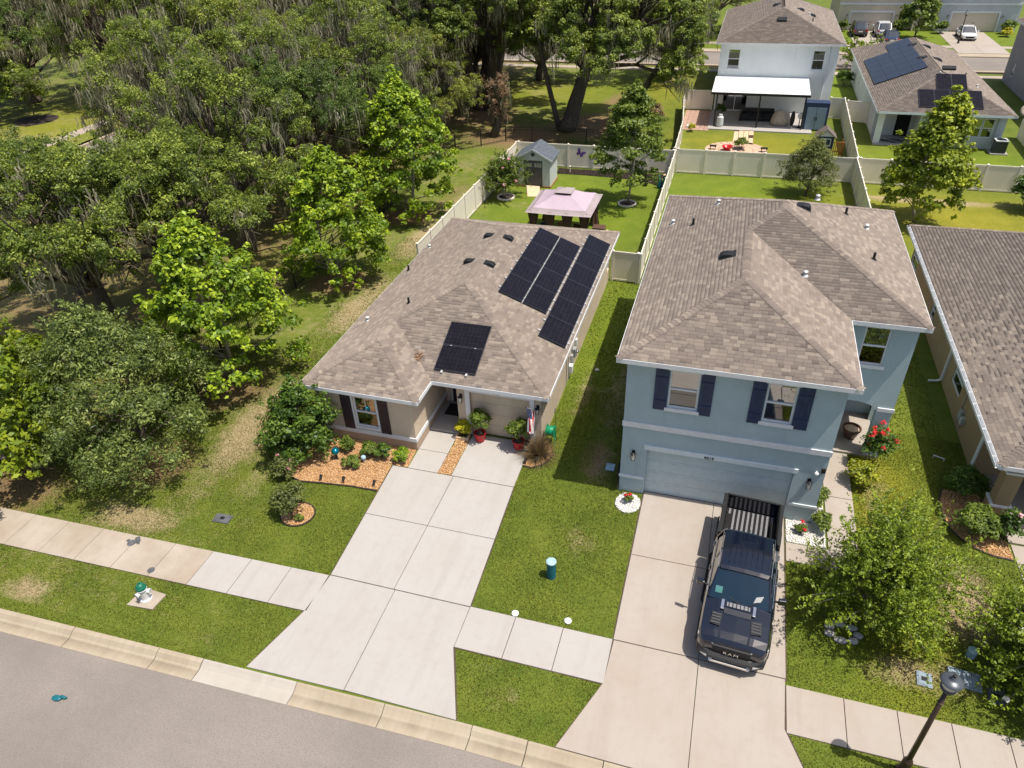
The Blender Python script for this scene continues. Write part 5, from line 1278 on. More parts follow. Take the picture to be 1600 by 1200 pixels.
# crape myrtle in the back yard, fine upright sprays with a few pink heads
def spray_tree(name, label, loc, mat, shoots, length, z0, leaf, seed, flower=None, nfl=0, spread=1.0, droop=.35, twigs=5, per=16, bark='bark_pale', stems=5, cat='tree', rise=.75):
    rng = np.random.default_rng(seed); root = thing(name, label, cat, loc); mb = MB(); P = []; N = []; tips = []
    for s_ in range(stems):
        a = 6.28 * s_ / stems; limb(mb, (.05 * math.cos(a), .05 * math.sin(a), -.03), (.28 * math.cos(a), .28 * math.sin(a), z0), .045, .03, rng, 0, 3, 6)
    for i in range(shoots):
        a = rng.uniform(0, 6.28); el = math.asin(rng.uniform(.1, 1.0)) * rise + .12; L = length * rng.uniform(.6, 1.1)
        st = np.array([.25 * math.cos(a), .25 * math.sin(a), z0 * rng.uniform(.5, 1)]); dr_ = np.array([math.cos(a) * math.cos(el) * spread, math.sin(a) * math.cos(el) * spread, math.sin(el)])
        pts = [st + dr_ * L * t - np.array([0, 0, droop * L * t * t * (1.1 - math.sin(el) * .5)]) for t in np.linspace(0, 1, 6)]
        mb.tube(pts, [.022 * (1 - .8 * t) for t in np.linspace(0, 1, 6)], 4); tips.append(pts[-1])
        for q in range(twigs):
            t = rng.uniform(.25, 1); k = int(t * 5 * .999); b0 = pts[k] + (pts[min(5, k + 1)] - pts[k]) * (t * 5 - k)
            d2 = dr_ * .7 + rng.normal(size=3) * .6; d2[2] -= .15; d2 /= np.linalg.norm(d2); l2 = L * rng.uniform(.16, .34)
            tt = rng.random(per) ** .8; P.append(b0 + d2 * (tt * l2)[:, None] + rng.normal(size=(per, 3)) * .035); N.append(np.array([0, 0, .8]) + rng.normal(size=(per, 3)) * .6)
    mb.build('stems', M[bark], root, fix=False, local=True)
    P = np.concatenate(P); N = np.concatenate(N); V, F = leaf_quads(rng, P, N, leaf, .5)
    rn = np.clip(np.repeat(rng.random(len(P) // per), per) * .4 + rng.random(len(P)) * .6, 0, 1)
    leaf_part('crown', [(V, F, rn)], mat, root)
    if nfl:
        tp = np.array(tips)[rng.choice(len(tips), nfl, replace=False)]
        V, F, rn = clump_leaves(rng, tp, rng.uniform(.08, .17, nfl), 26, .045, (0, 0, 0), 1.0, .8); leaf_part('flowers', [(V, F, rn)], flower, root, 'stuff')
    return root
spray_tree('crape_myrtle', 'small crape myrtle with a few pink heads left of the shed', (-15.55, 48.1, 0), 'bushy', 84, 2.2, 1.5, .07, 41, 'pink_flower', 7, droop=.28, rise=1.1, twigs=7, per=22, spread=.75)
spray_tree('crape_myrtle', 'large arching green crape myrtle right of the black pickup truck', (5.95, 16.4, 0), 'crape', 96, 3.9, 1.0, .048, 42, droop=.2, twigs=15, per=30, rise=1.3, spread=.56)
spray_tree('crape_myrtle', 'white flowered crape myrtle cut off at the lower right edge', (10.75, 15.5, 0), 'crape', 120, 3.2, 1.2, .055, 43, 'white_flower', 26, droop=.3, twigs=13, per=28, rise=1.15, spread=.72)
spray_tree('crape_myrtle', 'pale flowered crape myrtle in front of the grey house by the far street', (12.4, 95.0, 0), 'crape', 60, 2.4, 1.8, .12, 44, 'white_flower', 18, droop=.3)
ovoid_tree('street_tree', 'rounded green tree before the cream house across the far street', (20.6, 113.8, 0), 5.5, 2.3, 1.2, 'bushy', 90, 50, .2, 45)
ovoid_tree('street_tree', 'dark green tree at the top edge beside the corner house', (-9.3, 114.2, 0), 6.5, 2.6, .4, 'oak', 120, 50, .18, 46)
# little tree with a mulch ring in the park
ovoid_tree('park_tree', 'small tree in a dark mulch ring beyond the park path', (-70.6, 59.6, 0), 5.0, 2.0, 2.2, 'oak', 60, 60, .14, 47, .08)
m = MB(); m.lathe([(2.2, 0), (2.1, .05), (.1, .09)], (-70.6, 59.6, 0), 20); m.build('mulch_ring', M['mulch_bed'], kind='structure')
for nm, lb, x, y in (('tree_ring', 'pale ring edging filled with mulch under the crape myrtle', -15.5, 48.12), ('tree_ring', 'pale ring edging filled with mulch under the two tiered tree', -6.72, 48.6)):
    t_ = thing(nm, lb, 'tree ring', (x, y, 0)); m = MB(); m.lathe([(.56, .0), (.56, .10), (.66, .10), (.66, .0)], (x, y, 0), 20, False); m.build('ring_edging', M['vinyl'], t_)
    m = MB(); m.lathe([(.55, .0), (.5, .05), (.1, .09)], (x, y, 0), 20); m.build('mulch_fill', M['mulch_bed'], t_)

# ---- shrubs
def shrub(name, label, loc, r, h, mat, n_cl, m, size, seed, group=None, flower=None, nfl=0, z0=.05, width=.55, cat='shrub', root=None, part='foliage', fl=.06):
    rng = np.random.default_rng(seed)
    if root is None: root = thing(name, label, cat, loc, group)
    d = rng.normal(size=(n_cl, 3)); d /= np.linalg.norm(d, axis=1, keepdims=True); d[:, 2] = np.abs(d[:, 2]) * 1.3 - .3
    C_ = d * rng.uniform(.45, 1, (n_cl, 1)) * [r * .85, r * .85, (h - z0) * .5] + [0, 0, z0 + (h - z0) * .5]
    off = np.array(loc) - np.array(wloc(root))
    cr = min(r, h * .6) * rng.uniform(.28, .45, n_cl)
    V, F, rn = clump_leaves(rng, C_, cr, m, size, (0, 0, h * .3), .8, width); leaf_part(part, [(V + off, F, rn)], mat, root)
    mb = MB()
    for k in range(6): limb(mb, (0, 0, -.02), C_[k % n_cl] * .8, .012 + .01 * r, .006, rng, 0, 3, 4)
    mb.v = [tuple(np.array(v) + off) for v in mb.v]; mb.build('stems', M['bark'], root, fix=False, local=True)
    if nfl:
        top = C_[np.argsort(-C_[:, 2] + rng.normal(size=n_cl) * .2)[:nfl]] + [0, 0, .5 * cr.mean()]
        V, F, rn = clump_leaves(rng, top + rng.normal(size=top.shape) * .08, rng.uniform(fl * .7, fl * 1.4, nfl), 26, .035, (0, 0, 0), 1, .85); leaf_part('flowers', [(V + off, F, rn)], flower, root, 'stuff')
    return root
ovoid_tree('camellia_bush', 'big dark glossy bush at the left corner of the beige house', (-15.35, 18.95, 0), 2.9, 1.3, .25, 'shrub', 130, 90, .07, 51, .06, (.15, .1), cr=(.25, .48), shape=.8, cat='bush')
for i, (x, y, r, h, lb, mt) in enumerate([(-13.5, 19.45, .36, .62, 'round clipped shrub beside the teal gazing ball', 'bushy'), (-12.5, 19.38, .38, .66, 'round clipped shrub under the plum shutters, right side', 'bushy'), (-11.88, 19.4, .36, .68, 'round clipped shrub second from the entry walk', 'shrub'), (-11.12, 19.4, .36, .6, 'bright round shrub nearest the entry walk', 'maple'), (-12.92, 18.62, .44, .42, 'low spreading shrub in the middle of the front gravel bed', 'bushy')]):
    shrub('round_shrub', lb, (x, y, 0), r, h, mt, 26, 70, .042, 60 + i, 'shrubs in the front gravel bed')
shrub('loose_shrub', 'loose grey green shrub at the left end of the front bed', (-15.2, 17.35, 0), .62, 1.0, 'oak_grey', 34, 40, .05, 66, None, 'pink_flower', 3)
shrub('loose_shrub', 'tall airy shrub growing in the round bed in the lawn', (-13.95, 15.7, 0), .72, 1.35, 'oak_grey', 46, 44, .055, 67)
shrub('low_shrub', 'small yellow green plants in the round lawn bed', (-13.45, 15.35, 0), .3, .25, 'bushy', 14, 30, .04, 68)
shrub('yellow_shrub', 'bright yellow shrub in the stone square by the garage', (-9.2, 21.55, 0), .36, .78, 'yellow', 24, 70, .045, 69)
shrub('rose_bush', 'rose bush with red blooms beside the blue porch', (6.75, 23.6, 0), .75, 1.75, 'shrub', 44, 60, .055, 70, None, 'red_flower', 16, fl=.1)
shrub('croton_shrub', 'yellow variegated shrub at the end of the blue house walk', (6.2, 22.5, 0), .62, .95, 'maple_yellow', 36, 44, .06, 71)
shrub('hedge_shrub', 'green shrub at the blue garage corner, nearer the porch', (4.68, 20.9, 0), .38, .8, 'bushy', 24, 56, .05, 72)
shrub('hedge_shrub', 'green shrub at the blue garage corner, nearer the street', (4.72, 19.75, 0), .42, .7, 'bushy', 26, 56, .05, 73)
shrub('flower_plant', 'small red flower in the round pebble bed left of the blue garage', (-1.98, 19.4, 0), .24, .38, 'bushy', 12, 36, .045, 74, None, 'red_flower', 3)
shrub('flower_plant', 'small red flower in the white pebbles right of the blue garage', (4.05, 19.35, 0), .26, .36, 'bushy', 12, 36, .05, 75, None, 'red_flower', 2)
shrub('round_bush', 'round yellow green bush at the brown porch column', (9.65, 20.75, 0), .72, 1.15, 'bushy', 60, 76, .06, 76)
shrub('dark_bush', 'dark bush in the shade along the brown house wall', (9.75, 22.7, 0), .7, 1.2, 'shrub', 44, 60, .06, 77)
shrub('hibiscus_bush', 'hibiscus with a coral bloom in front of the brown column', (10.6, 20.75, 0), .5, 1.35, 'shrub', 34, 50, .06, 78, None, 'pink_flower', 2, fl=.11)
shrub('edge_bush', 'dark bush on the lawn at the right edge behind the brown house', (18.9, 52.8, 0), 1.3, 2.3, 'shrub', 60, 60, .11, 79)
shrub('hedge_bush', 'round bush in the side yard of the grey house', (10.0, 85.9, 0), .9, 1.5, 'shrub', 40, 50, .1, 80)
shrub('garage_bush', 'round bush right of the pale house garage', (32.2, 117.9, 0), 1.0, 1.6, 'bushy', 36, 50, .13, 81)
shrub('garage_bush', 'yellow low bush right of the white sedan driveway', (31.8, 115.8, 0), .8, 1.0, 'yellow', 30, 40, .12, 82)
shrub('garage_bush', 'green bush left of the pale house garage', (24.3, 117.6, 0), 1.0, 1.5, 'bushy', 36, 50, .13, 83)
shrub('garage_bush', 'green bush right of the cream house garage', (18.9, 117.5, 0), 1.0, 1.6, 'bushy', 36, 50, .13, 84)
shrub('garage_bush', 'green bush left of the cream house garage', (12.0, 118.2, 0), .7, 1.5, 'bushy', 26, 50, .13, 85)
shrub('corner_shrub', 'green shrub at the foot of the corner house porch', (-6.6, 116.3, 0), 1.0, 1.6, 'bushy', 30, 50, .13, 86)
shrub('flame_shrub', 'dry reddish shrub by the white fence beyond the two tiered tree', (-7.5, 68.5, 0), 1.0, 2.0, 'vine', 30, 40, .1, 87)
shrub('yellow_shrub', 'small yellow shrub by the left fence of the white house yard', (-3.9, 66.9, 0), .4, .7, 'yellow', 16, 40, .07, 88)
# fountain grass
rng = np.random.default_rng(9); n = 900; a = rng.uniform(0, 6.28, n); L = rng.uniform(.75, 1.4, n); el = rng.uniform(.35, 1.45, n)
root = thing('fountain_grass', 'clump of bronze fountain grass at the garage corner under the flag', 'ornamental grass', (-5.85, 21.1, 0))
V = np.empty((n, 6, 3)); w_ = .008
for s_, t in enumerate((0, .55, 1)):
    rr2 = L * np.cos(el) * t + .06; zz = L * np.sin(el) * t - .55 * L * t * t * np.cos(el)
    for j, sg in ((0, -1), (1, 1)):
        ww = w_ * (1.1 - t); V[:, 2 * s_ + j] = np.stack([rr2 * np.cos(a) - sg * ww * np.sin(a), rr2 * np.sin(a) + sg * ww * np.cos(a), zz], 1)
f0 = np.array([(0, 1, 3, 2), (2, 3, 5, 4)]); F = (f0[None] + 6 * np.arange(n)[:, None, None]).reshape(-1, 4)
o = bpy.data.objects.new('grass_blades', np_mesh('grass_blades', V.reshape(-1, 3), F, M['fountain'], {'rnd': ('FACE', np.repeat(rng.random(n), 2))})); COL.objects.link(o); o.parent = root; o['kind'] = 'stuff'
# ------------------------------------------------------------------ fences
POST = MB().box(-.064, .064, -.064, .064, 0, 1.86).add([(-.08, -.08, 1.86), (.08, -.08, 1.86), (.08, .08, 1.86), (-.08, .08, 1.86), (0, 0, 1.93)], [(0, 3, 2, 1), (0, 1, 4), (1, 2, 4), (2, 3, 4), (3, 0, 4)])
po = POST.build('post', M['vinyl']); POSTM = po.data; bpy.data.objects.remove(po)
def fence(label, pts, step=2.0, h=1.83, group='cream vinyl fence runs around the back yards', end=True):
    root = thing('vinyl_fence', label, 'fence', (*pts[0], 0), group)
    for s_, ((x0, y0), (x1, y1)) in enumerate(zip(pts, pts[1:])):
        L = math.hypot(x1 - x0, y1 - y0); n = max(1, round(L / step)); ln = L / n; a = math.atan2(y1 - y0, x1 - x0)
        meshes = {}
        for nm, b_ in (('panel', [(.07, ln - .07, -.012, .012, .12, h - .1)]), ('rail', [(.066, ln - .066, -.03, .03, h - .10, h - .005)]), ('rail_low', [(.066, ln - .066, -.03, .03, .05, .15)])):
            m = MB()
            for q in b_: m.box(*q)
            if nm == 'panel':
                nb = int((ln - .14) / .16); bw = (ln - .14) / nb
                m = MB(); 
                for i in range(nb): m.box(.07 + i * bw, .07 + (i + 1) * bw - .004, -.014, .014, .151, h - .101)
            o = m.build(nm, M['vinyl']); meshes[nm] = o.data; bpy.data.objects.remove(o)
        for i in range(n):
            px, py = x0 + (x1 - x0) * i / n, y0 + (y1 - y0) * i / n
            link('post', POSTM, root, (px, py, 0), a)
            link('panel', meshes['panel'], root, (px, py, 0), a); link('rail', meshes['rail'], root, (px, py, 0), a); link('rail', meshes['rail_low'], root, (px, py, 0), a)
    if end: link('post', POSTM, root, (*pts[-1], 0), 0)
    return root
fence('cream fence along the left side of the beige house yard', [(-16.95, 35.4), (-16.75, 55.2)])
fence('cream fence with the purple butterfly behind the shed', [(-16.6, 55.4), (-4.4, 55.4)])
fence('cream fence between the gazebo yard and the blue house', [(-4.15, 36.75), (-4.25, 55.3)])
fence('short cream gate panel at the back corner of the beige house', [(-5.72, 36.85), (-4.3, 36.8)], 1.4)
fence('cream fence behind the blue house below the stone circle', [(-4.1, 55.8), (8.5, 55.9)])
fence('cream fence between the blue house yard and the sycamore yard', [(8.42, 35.0), (8.5, 55.8)])
fence('cream fence behind the sycamore in front of the grey house', [(8.75, 55.95), (24.9, 55.9)])
fence('cream fence down the left side of the white house yard', [(-4.35, 56.0), (-4.5, 63.5), (-5.4, 74.2), (-2.7, 74.4)])
fence('cream fence between the white house and the grey house', [(8.6, 56.1), (8.9, 73.0), (7.75, 73.1)])
fence('short cream fence joining the grey house to the dividing fence', [(9.1, 72.2), (10.9, 72.0)], 1.8)
fence('yellowed cream fence right of the grey house', [(21.9, 56.1), (22.3, 69.5)])
m = MB()
def iron_fence(label, pts, step=2.4):
    root = thing('iron_fence', label, 'fence', (*pts[0], 0)); pk = MB()
    for (x0, y0), (x1, y1) in zip(pts, pts[1:]):
        L = math.hypot(x1 - x0, y1 - y0); n = max(1, round(L / step))
        for i in range(n + 1):
            x, y = x0 + (x1 - x0) * i / n, y0 + (y1 - y0) * i / n
            m = MB(); m.box(x - .03, x + .03, y - .03, y + .03, 0, 1.4); m.build('post', M['black'], root)
            if i < n:
                xb, yb = x0 + (x1 - x0) * (i + 1) / n, y0 + (y1 - y0) * (i + 1) / n
                for z in (.15, 1.05, 1.25): m = MB(); m.bar((x, y, z), (xb, yb, z), .025); m.build('rail', M['black'], root)
        k = int(L / .13)
        for i in range(k):
            x, y = x0 + (x1 - x0) * (i + .5) / k, y0 + (y1 - y0) * (i + .5) / k
            pk.box(x - .008, x + .008, y - .008, y + .008, .05, 1.3)
    pk.build('pickets', M['black'], root, kind='stuff', fix=False)
iron_fence('black iron fence along the row of maples', [(-23.4, 22.5), (-22.9, 57.5)])
iron_fence('black iron fence before the great oaks behind the shed', [(-22.9, 57.6), (-19.5, 61.2), (-10.0, 61.8), (-9.7, 90.0)])

# ------------------------------------------------------------------ front yard pieces
M['hyd_white'] = plain('hydrant_white', (0.66, 0.66, 0.66), .4, .2, var=.08)
M['hyd_green'] = plain('hydrant_green', (0.01, 0.13, 0.075), .35, var=.15)
h_ = thing('fire_hydrant', 'silver white fire hydrant with green cap on the roadside grass', 'fire hydrant', (-16.5, 10.95, 0))
m = MB(); m.prism([(-17.0, 10.55), (-16.05, 10.62), (-16.0, 11.25), (-16.9, 11.3)], -.05, .04); m.build('concrete_pad', M['conc_old'], h_, bevel=.01)
hx, hy = -16.52, 10.93
m = MB(); m.lathe([(.20, .04), (.20, .09), (.15, .10), (.145, .2), (.14, .5), (.17, .51), (.17, .55), (.14, .56), (.13, .60)], (hx, hy, 0), 16); m.build('barrel', M['hyd_white'], h_, smooth=False)
m = MB(); m.lathe([(.17, .58), (.17, .63), (.15, .66), (.11, .73), (.06, .77), (.035, .78), (.035, .83), (.03, .84)], (hx, hy, 0), 16); m.build('bonnet', M['hyd_green'], h_)
for a in (0.3, 2.4, 4.5):
    m = MB(); d = Vector((math.cos(a), math.sin(a), 0)); c = Vector((hx, hy, .42)); m.tube([c + d * .1, c + d * .22, c + d * .22, c + d * .25], [.075, .075, .095, .09], 10); m.build('nozzle', M['hyd_white'], h_)
u_ = thing('utility_post', 'short teal utility cylinder on the lawn between the driveways', 'utility post', (-3.88, 15.3, 0))
M['teal'] = plain('teal_plastic', (0.010, 0.115, 0.145), .45, var=.12); M['teal_top'] = plain('faded_teal', (0.30, 0.44, 0.50), .5, var=.15)
m = MB(); m.lathe([(.155, -.02), (.155, .66), (.17, .665), (.17, .70)], (-3.88, 15.3, 0), 20); m.build('cylinder', M['teal'], u_)
m = MB(); m.lathe([(.172, .70), (.172, .735), (.13, .76), (.02, .765)], (-3.88, 15.3, 0), 20); m.build('cap', M['teal_top'], u_)
for x, y, lb in ((-4.62, 13.56, 'white round cleanout cap touching the sidewalk edge'), (-2.95, 13.72, 'white round cleanout cap set in the grass nearer the blue driveway')):
    t_ = thing('cleanout_cap', lb, 'pipe cap', (x, y, 0), 'white cleanout caps by the sidewalk'); m = MB(); m.lathe([(.115, 0), (.115, .035), (.10, .045), (.01, .046)], (x, y, 0), 16); m.build('rim', M['trim'], t_); m = MB(); m.box(x - .03, x + .03, y - .03, y + .03, .046, .075); m.build('plug', M['trim'], t_)
def cover(lb, x, y, w_, d_, rot, mt, hole=None):
    t_ = thing('meter_cover', lb, 'utility cover', (x, y, 0)); c, s_ = math.cos(rot), math.sin(rot)
    P = lambda a, b_: (x + a * c - b_ * s_, y + a * s_ + b_ * c)
    m = MB(); m.prism([P(-w_, -d_), P(w_, -d_), P(w_, d_), P(-w_, d_)], -.02, .03); m.build('frame', M[mt], t_, bevel=.008)
    m = MB(); m.prism([P(-w_ * .8, -d_ * .8), P(w_ * .8, -d_ * .8), P(w_ * .8, d_ * .8), P(-w_ * .8, d_ * .8)], .031, .042); ld = m.build('lid', M[mt], t_)
    if hole: m = MB(); m.prism([P(-.08, -.07), P(.08, -.07), P(.08, .07), P(-.08, .07)], .0425, .046); m.build('read_hole', M['black'], ld)
M['lid'] = plain('cast_lid', (0.10, 0.105, 0.11), .6, .2, var=.3); M['lid_blue'] = plain('bluish_lid', (0.20, 0.25, 0.30), .5, var=.25)
cover('dark rectangular meter cover in the lawn left of the beige driveway', -16.28, 14.75, .33, .21, .05, 'lid', True)
cover('small grey meter cover with black hole by the street lamp', 7.24, 14.45, .20, .24, -.1, 'lid_blue', True)
cover('large pale utility lid behind the lamp head', 8.32, 14.75, .42, .30, -.1, 'lid_blue')
cover('dark square utility lid in the tree shade at lower right', 9.05, 14.4, .22, .24, -.1, 'lid', True)
m = MB(); m.lathe([(.13, .0), (.13, .036), (.01, .038)], (-17.2, 11.98, 0), 14); props(m.build('valve_cover', M['lid']), 'small round dark valve cover at the stained sidewalk edge', 'utility cover')
m = MB()
for x, y, r in ((-18.75, 12.85, .16), (-18.6, 12.98, .12), (-18.95, 12.92, .07), (-18.68, 13.08, .1), (-18.5, 12.9, .06)): m.lathe([(r, .031), (r * .9, .033), (.01, .034)], (x, y, 0), 9)
props(m.build('tar_spot', M['lid']), 'dark spilled blotch on the stained part of the sidewalk', 'stain', kind='stuff')
# crumpled teal packet on the street
t_ = MB(); r = random.Random(3); t_.blob((-16.72, 7.3, -.05), (.16, .09, .05), 8, 5); t_.blob((-16.55, 7.36, -.05), (.12, .05, .06), 7, 5); t_.v = [(x + r.uniform(-.02, .02), y + r.uniform(-.02, .02), z + r.uniform(-.012, .012)) for x, y, z in t_.v]
props(t_.build('litter', M['teal']), 'crumpled teal litter lying on the street', 'litter')
# white stone ring at the foot of the crape myrtle
for i in range(7):
    a = i * .9; m = MB(); m.blob((5.15 + .42 * math.cos(a), 15.45 + .3 * math.sin(a), .06), (.16 + .03 * (i % 3), .12, .09), 7, 5); props(m.build('edging_stone', M['pebble_s'] if 'pebble_s' in M else M['conc']), 'pale stone in the ring at the foot of the arching crape myrtle', 'stone', 'pale stones under the arching crape myrtle')
m = MB(); m.lathe([(.12, 0), (.14, .3), (.10, .34)], (8.62, 15.6, 0), 12); props(m.build('utility_stub', M['teal_top']), 'short pale green utility stub in the lower right tree shade', 'utility post')
# planters by the garage
M['red_pot'] = plain('red_glaze', (0.42, 0.012, 0.018), .22, var=.15)
for (x, y, lb, sd, hh, r2) in ((-8.42, 21.38, 'tall red pot of green leaves left of the beige garage door', 91, 1.3, .52), (-6.75, 21.3, 'red pot of green leaves right of the garage door by the flag', 92, 1.1, .56)):
    root = thing('potted_plant', lb, 'potted plant', (x, y, 0)); m = MB(); m.lathe([(.17, .03), (.20, .10), (.23, .34), (.255, .40), (.255, .45), (.22, .45), (.21, .38)], (x, y, 0), 18); m.build('pot', M['red_pot'], root, smooth=False)
    m = MB(); m.lathe([(.2, .38), (.1, .42), (.01, .43)], (x, y, 0), 12); m.build('potting_soil', M['soil'], root)
    shrub('plant', '', (x, y, .38), r2, hh - .1, 'bushy', 30, 56, .05, sd, root=root, part='plant')
root = thing('stone_square', 'square of pale edging blocks around the yellow shrub', 'garden edging', (-9.2, 21.5, 0))
for q in ((-9.5, -8.92, 21.22, 21.30), (-9.5, -8.92, 21.72, 21.80), (-9.5, -9.42, 21.31, 21.71), (-9.0, -8.92, 21.31, 21.71)): m = MB(); m.box(*q, .0, .12); m.build('block', M['wood_pale'], root, bevel=.01)
m = MB(); m.box(-10.5, -9.72, 22.6, 23.4, .102, .118); props(m.build('door_mat', M['rubber']), 'black door mat on the beige house porch', 'door mat')
# flag of horizontal stripes with a starred canton, hanging limp from a raked pole
M['flag_red'] = plain('flag_red', (0.48, 0.012, 0.030), .7, var=.1); M['flag_white'] = plain('flag_white', (0.74, 0.72, 0.70), .7, var=.06); M['flag_blue'] = plain('flag_blue', (0.012, 0.022, 0.10), .7, var=.15)
root = thing('flag', 'limp american flag on a raked pole at the right garage pilaster', 'flag', (-6.1, 21.75, 1.7))
p0, p1 = Vector((-6.08, 21.72, 1.72)), Vector((-6.22, 20.75, 2.60)); m = MB(); m.tube([p0, p1], .014, 8); m.build('pole', M['galv'], root)
m = MB(); m.blob(tuple(p1), .03); m.build('pole_finial', M['black'], root)
m = MB(); m.box(-6.13, -6.03, 21.70, 21.745, 1.64, 1.80); m.build('bracket', M['black'], root)
# cloth: hoist along the pole near the tip, gathered folds hanging down
nu, nv = 26, 40; hoist, fly = .78, 1.25
def cloth(u, v):        # u across the hoist, v along the fly
    b_ = p1.lerp(p0, .04 + u * .86 * (1 - .38 * min(1, v * 1.6)))
    fold = .055 * math.sin(u * 15 + v * 2.2) * min(1, v * 2.5) + .03 * math.sin(u * 27 + 1) * v
    return Vector((b_.x + fold + .05 * v, b_.y + .045 * math.cos(u * 13) * v, b_.z - fly * v * (1 - .05 * math.cos(u * 6)) + (.0 if v < .01 else .15 * u * v)))
for nm, mt, test in [('stripe', 'flag_red' if k % 2 == 0 else 'flag_white', (lambda i, j, k=k: i // 2 == k and not (i < 14 and j < 16))) for k in range(13)] + [('canton', 'flag_blue', lambda i, j: i < 14 and j < 16)]:
    m = MB()
    for i in range(nu):
        for j in range(nv):
            if test(i, j): m.add([cloth(i / nu, j / nv), cloth((i + 1) / nu, j / nv), cloth((i + 1) / nu, (j + 1) / nv), cloth(i / nu, (j + 1) / nv)], [(0, 1, 2, 3)])
    m.build(nm, M[mt], root, fix=False, smooth=True)
m = MB()
for i in range(1, 10):
    for j in range(1, 12):
        if (i + j) % 2 == 0:
            for sd in (-1, 1):
                c = cloth(i * 1.4 / nu, j * 1.33 / nv); e1 = (cloth(i * 1.4 / nu + .02, j * 1.33 / nv) - c).normalized() * .014; e2 = (cloth(i * 1.4 / nu, j * 1.33 / nv + .02) - c).normalized() * .014; n_ = e1.cross(e2).normalized() * .004 * sd
                pts = [c + n_ + (e1 * math.cos(t * math.pi / 5) + e2 * math.sin(t * math.pi / 5)) * (1 if t % 2 == 0 else .42) for t in range(10)]
                m.add(pts, [tuple(range(10))])
m.build('stars', M['flag_white'], root, fix=False, kind='stuff')
# hose reel, hook, gazing ball, path lights
M['green_pl'] = plain('green_plastic', (0.005, 0.22, 0.10), .35, var=.15)
root = thing('hose_reel', 'green garden hose reel standing by the corner of the beige house', 'hose reel', (-5.58, 22.0, 0))
for dx in (-.16, .16):
    m = MB(); m.lathe([(.26, -.012), (.27, 0), (.26, .012)], (0, 0, 0), 18); m.v = [(-5.58 + dx + z, 22.0 + x, .62 + y) for x, y, z in m.v]; m.build('reel_side', M['green_pl'], root)
m = MB(); m.lathe([(.19, -.14), (.21, 0), (.19, .14)], (0, 0, 0), 14); m.v = [(-5.58 + z, 22.0 + x, .62 + y) for x, y, z in m.v]; m.build('hose_coil', M['green_pl'], root)
for dx in (-.19, .19): m = MB(); m.tube([(-5.58 + dx, 21.8, 0), (-5.58 + dx, 22.0, .64), (-5.58 + dx, 22.2, 0)], .018, 6); m.build('leg', M['green_pl'], root)
m = MB(); m.tube([(-5.5, 22.55, 0), (-5.5, 22.55, 1.3)] + [(-5.5, 22.55 - .12 + .12 * math.cos(t), 1.3 + .12 * math.sin(t)) for t in np.linspace(0, 3.4, 8)], .012, 6); props(m.build('shepherd_hook', M['black']), 'black shepherd hook beside the green hose reel', 'garden hook')
root = thing('gazing_ball', 'shiny teal gazing ball on a dark stand in the front bed', 'garden ornament', (-13.72, 18.85, 0))
M['ball'] = plain('mirror_teal', (0.01, 0.24, 0.34), .08, .7, var=.1)
m = MB(); m.blob((-13.72, 18.85, .42), .16, 18, 12); m.build('globe', M['ball'], root, smooth=True); m = MB(); m.lathe([(.1, 0), (.04, .06), (.04, .22), (.09, .29)], (-13.72, 18.85, 0), 10); m.build('stand', M['black'], root)
root = thing('gnome_ornament', 'small pale green ball ornament among the round shrubs', 'garden ornament', (-12.55, 18.95, 0)); m = MB(); m.blob((-12.55, 18.95, .25), .11, 14, 9); m.build('globe', M['teal_top'], root, smooth=True); m = MB(); m.lathe([(.07, 0), (.03, .05), (.05, .17)], (-12.55, 18.95, 0), 8); m.build('stand', M['galv'], root)
for (x, y, lb) in ((-13.69, 17.5, 'black spot light at the left of the front gravel edge'), (-12.77, 17.62, 'black spot light, middle of the front gravel edge'), (-11.52, 17.74, 'black spot light at the driveway end of the gravel edge'), (-6.22, 20.42, 'black spot light in the flag bed nearest the driveway'), (-5.8, 20.55, 'black spot light at the front of the fountain grass bed'), (-5.5, 20.9, 'black spot light at the lawn side of the fountain grass bed')):
    root = thing('spot_light', lb, 'garden light', (x, y, 0), 'black garden spot lights'); m = MB(); m.tube([(x, y, 0), (x, y, .2)], .014, 6); m.build('stake', M['black'], root); m = MB(); m.tube([(x, y - .02, .17), (x, y + .08, .25), (x, y + .10, .265)], [.045, .062, .065], 10); m.build('head', M['black'], root)
m = MB()
for i in range(16): a = i * 2.4; rr = .05 + .012 * i; m.obox((-11.19 + rr * math.cos(a), 22.24 + rr * math.sin(a), 3.17 + .02 * (i % 3) + .4 * rr * math.sin(a)), (.09 * math.cos(a * 1.7), .09 * math.sin(a * 1.7), .02), (.012, -.01, 0), (0, 0, .008))
props(m.build('fallen_twigs', M['wood']), 'small heap of rusty leaves and twigs caught in the roof valley', 'leaves', kind='stuff')
# hose at the blue house corner, black
m = MB()
for k in range(4): m.tube([(-2.5 + .01 * k, 20.2 + .26 * math.cos(t), .75 + .3 * math.sin(t) - .03 * k) for t in np.linspace(0, 6.28, 16)], .016, 5)
m.tube([(-2.5, 20.0, .5), (-2.45, 19.75, .25), (-2.1, 19.6, .06), (-1.85, 19.5, .05)], .016, 5); props(m.build('garden_hose', M['rubber']), 'black garden hose coiled on the left corner of the blue house', 'hose')
m = MB(); m.box(-3.12, -2.78, 20.9, 21.3, -.02, .03); props(m.build('irrigation_lid', M['teal_top']), 'pale teal irrigation lid in the shade left of the blue house', 'utility cover')
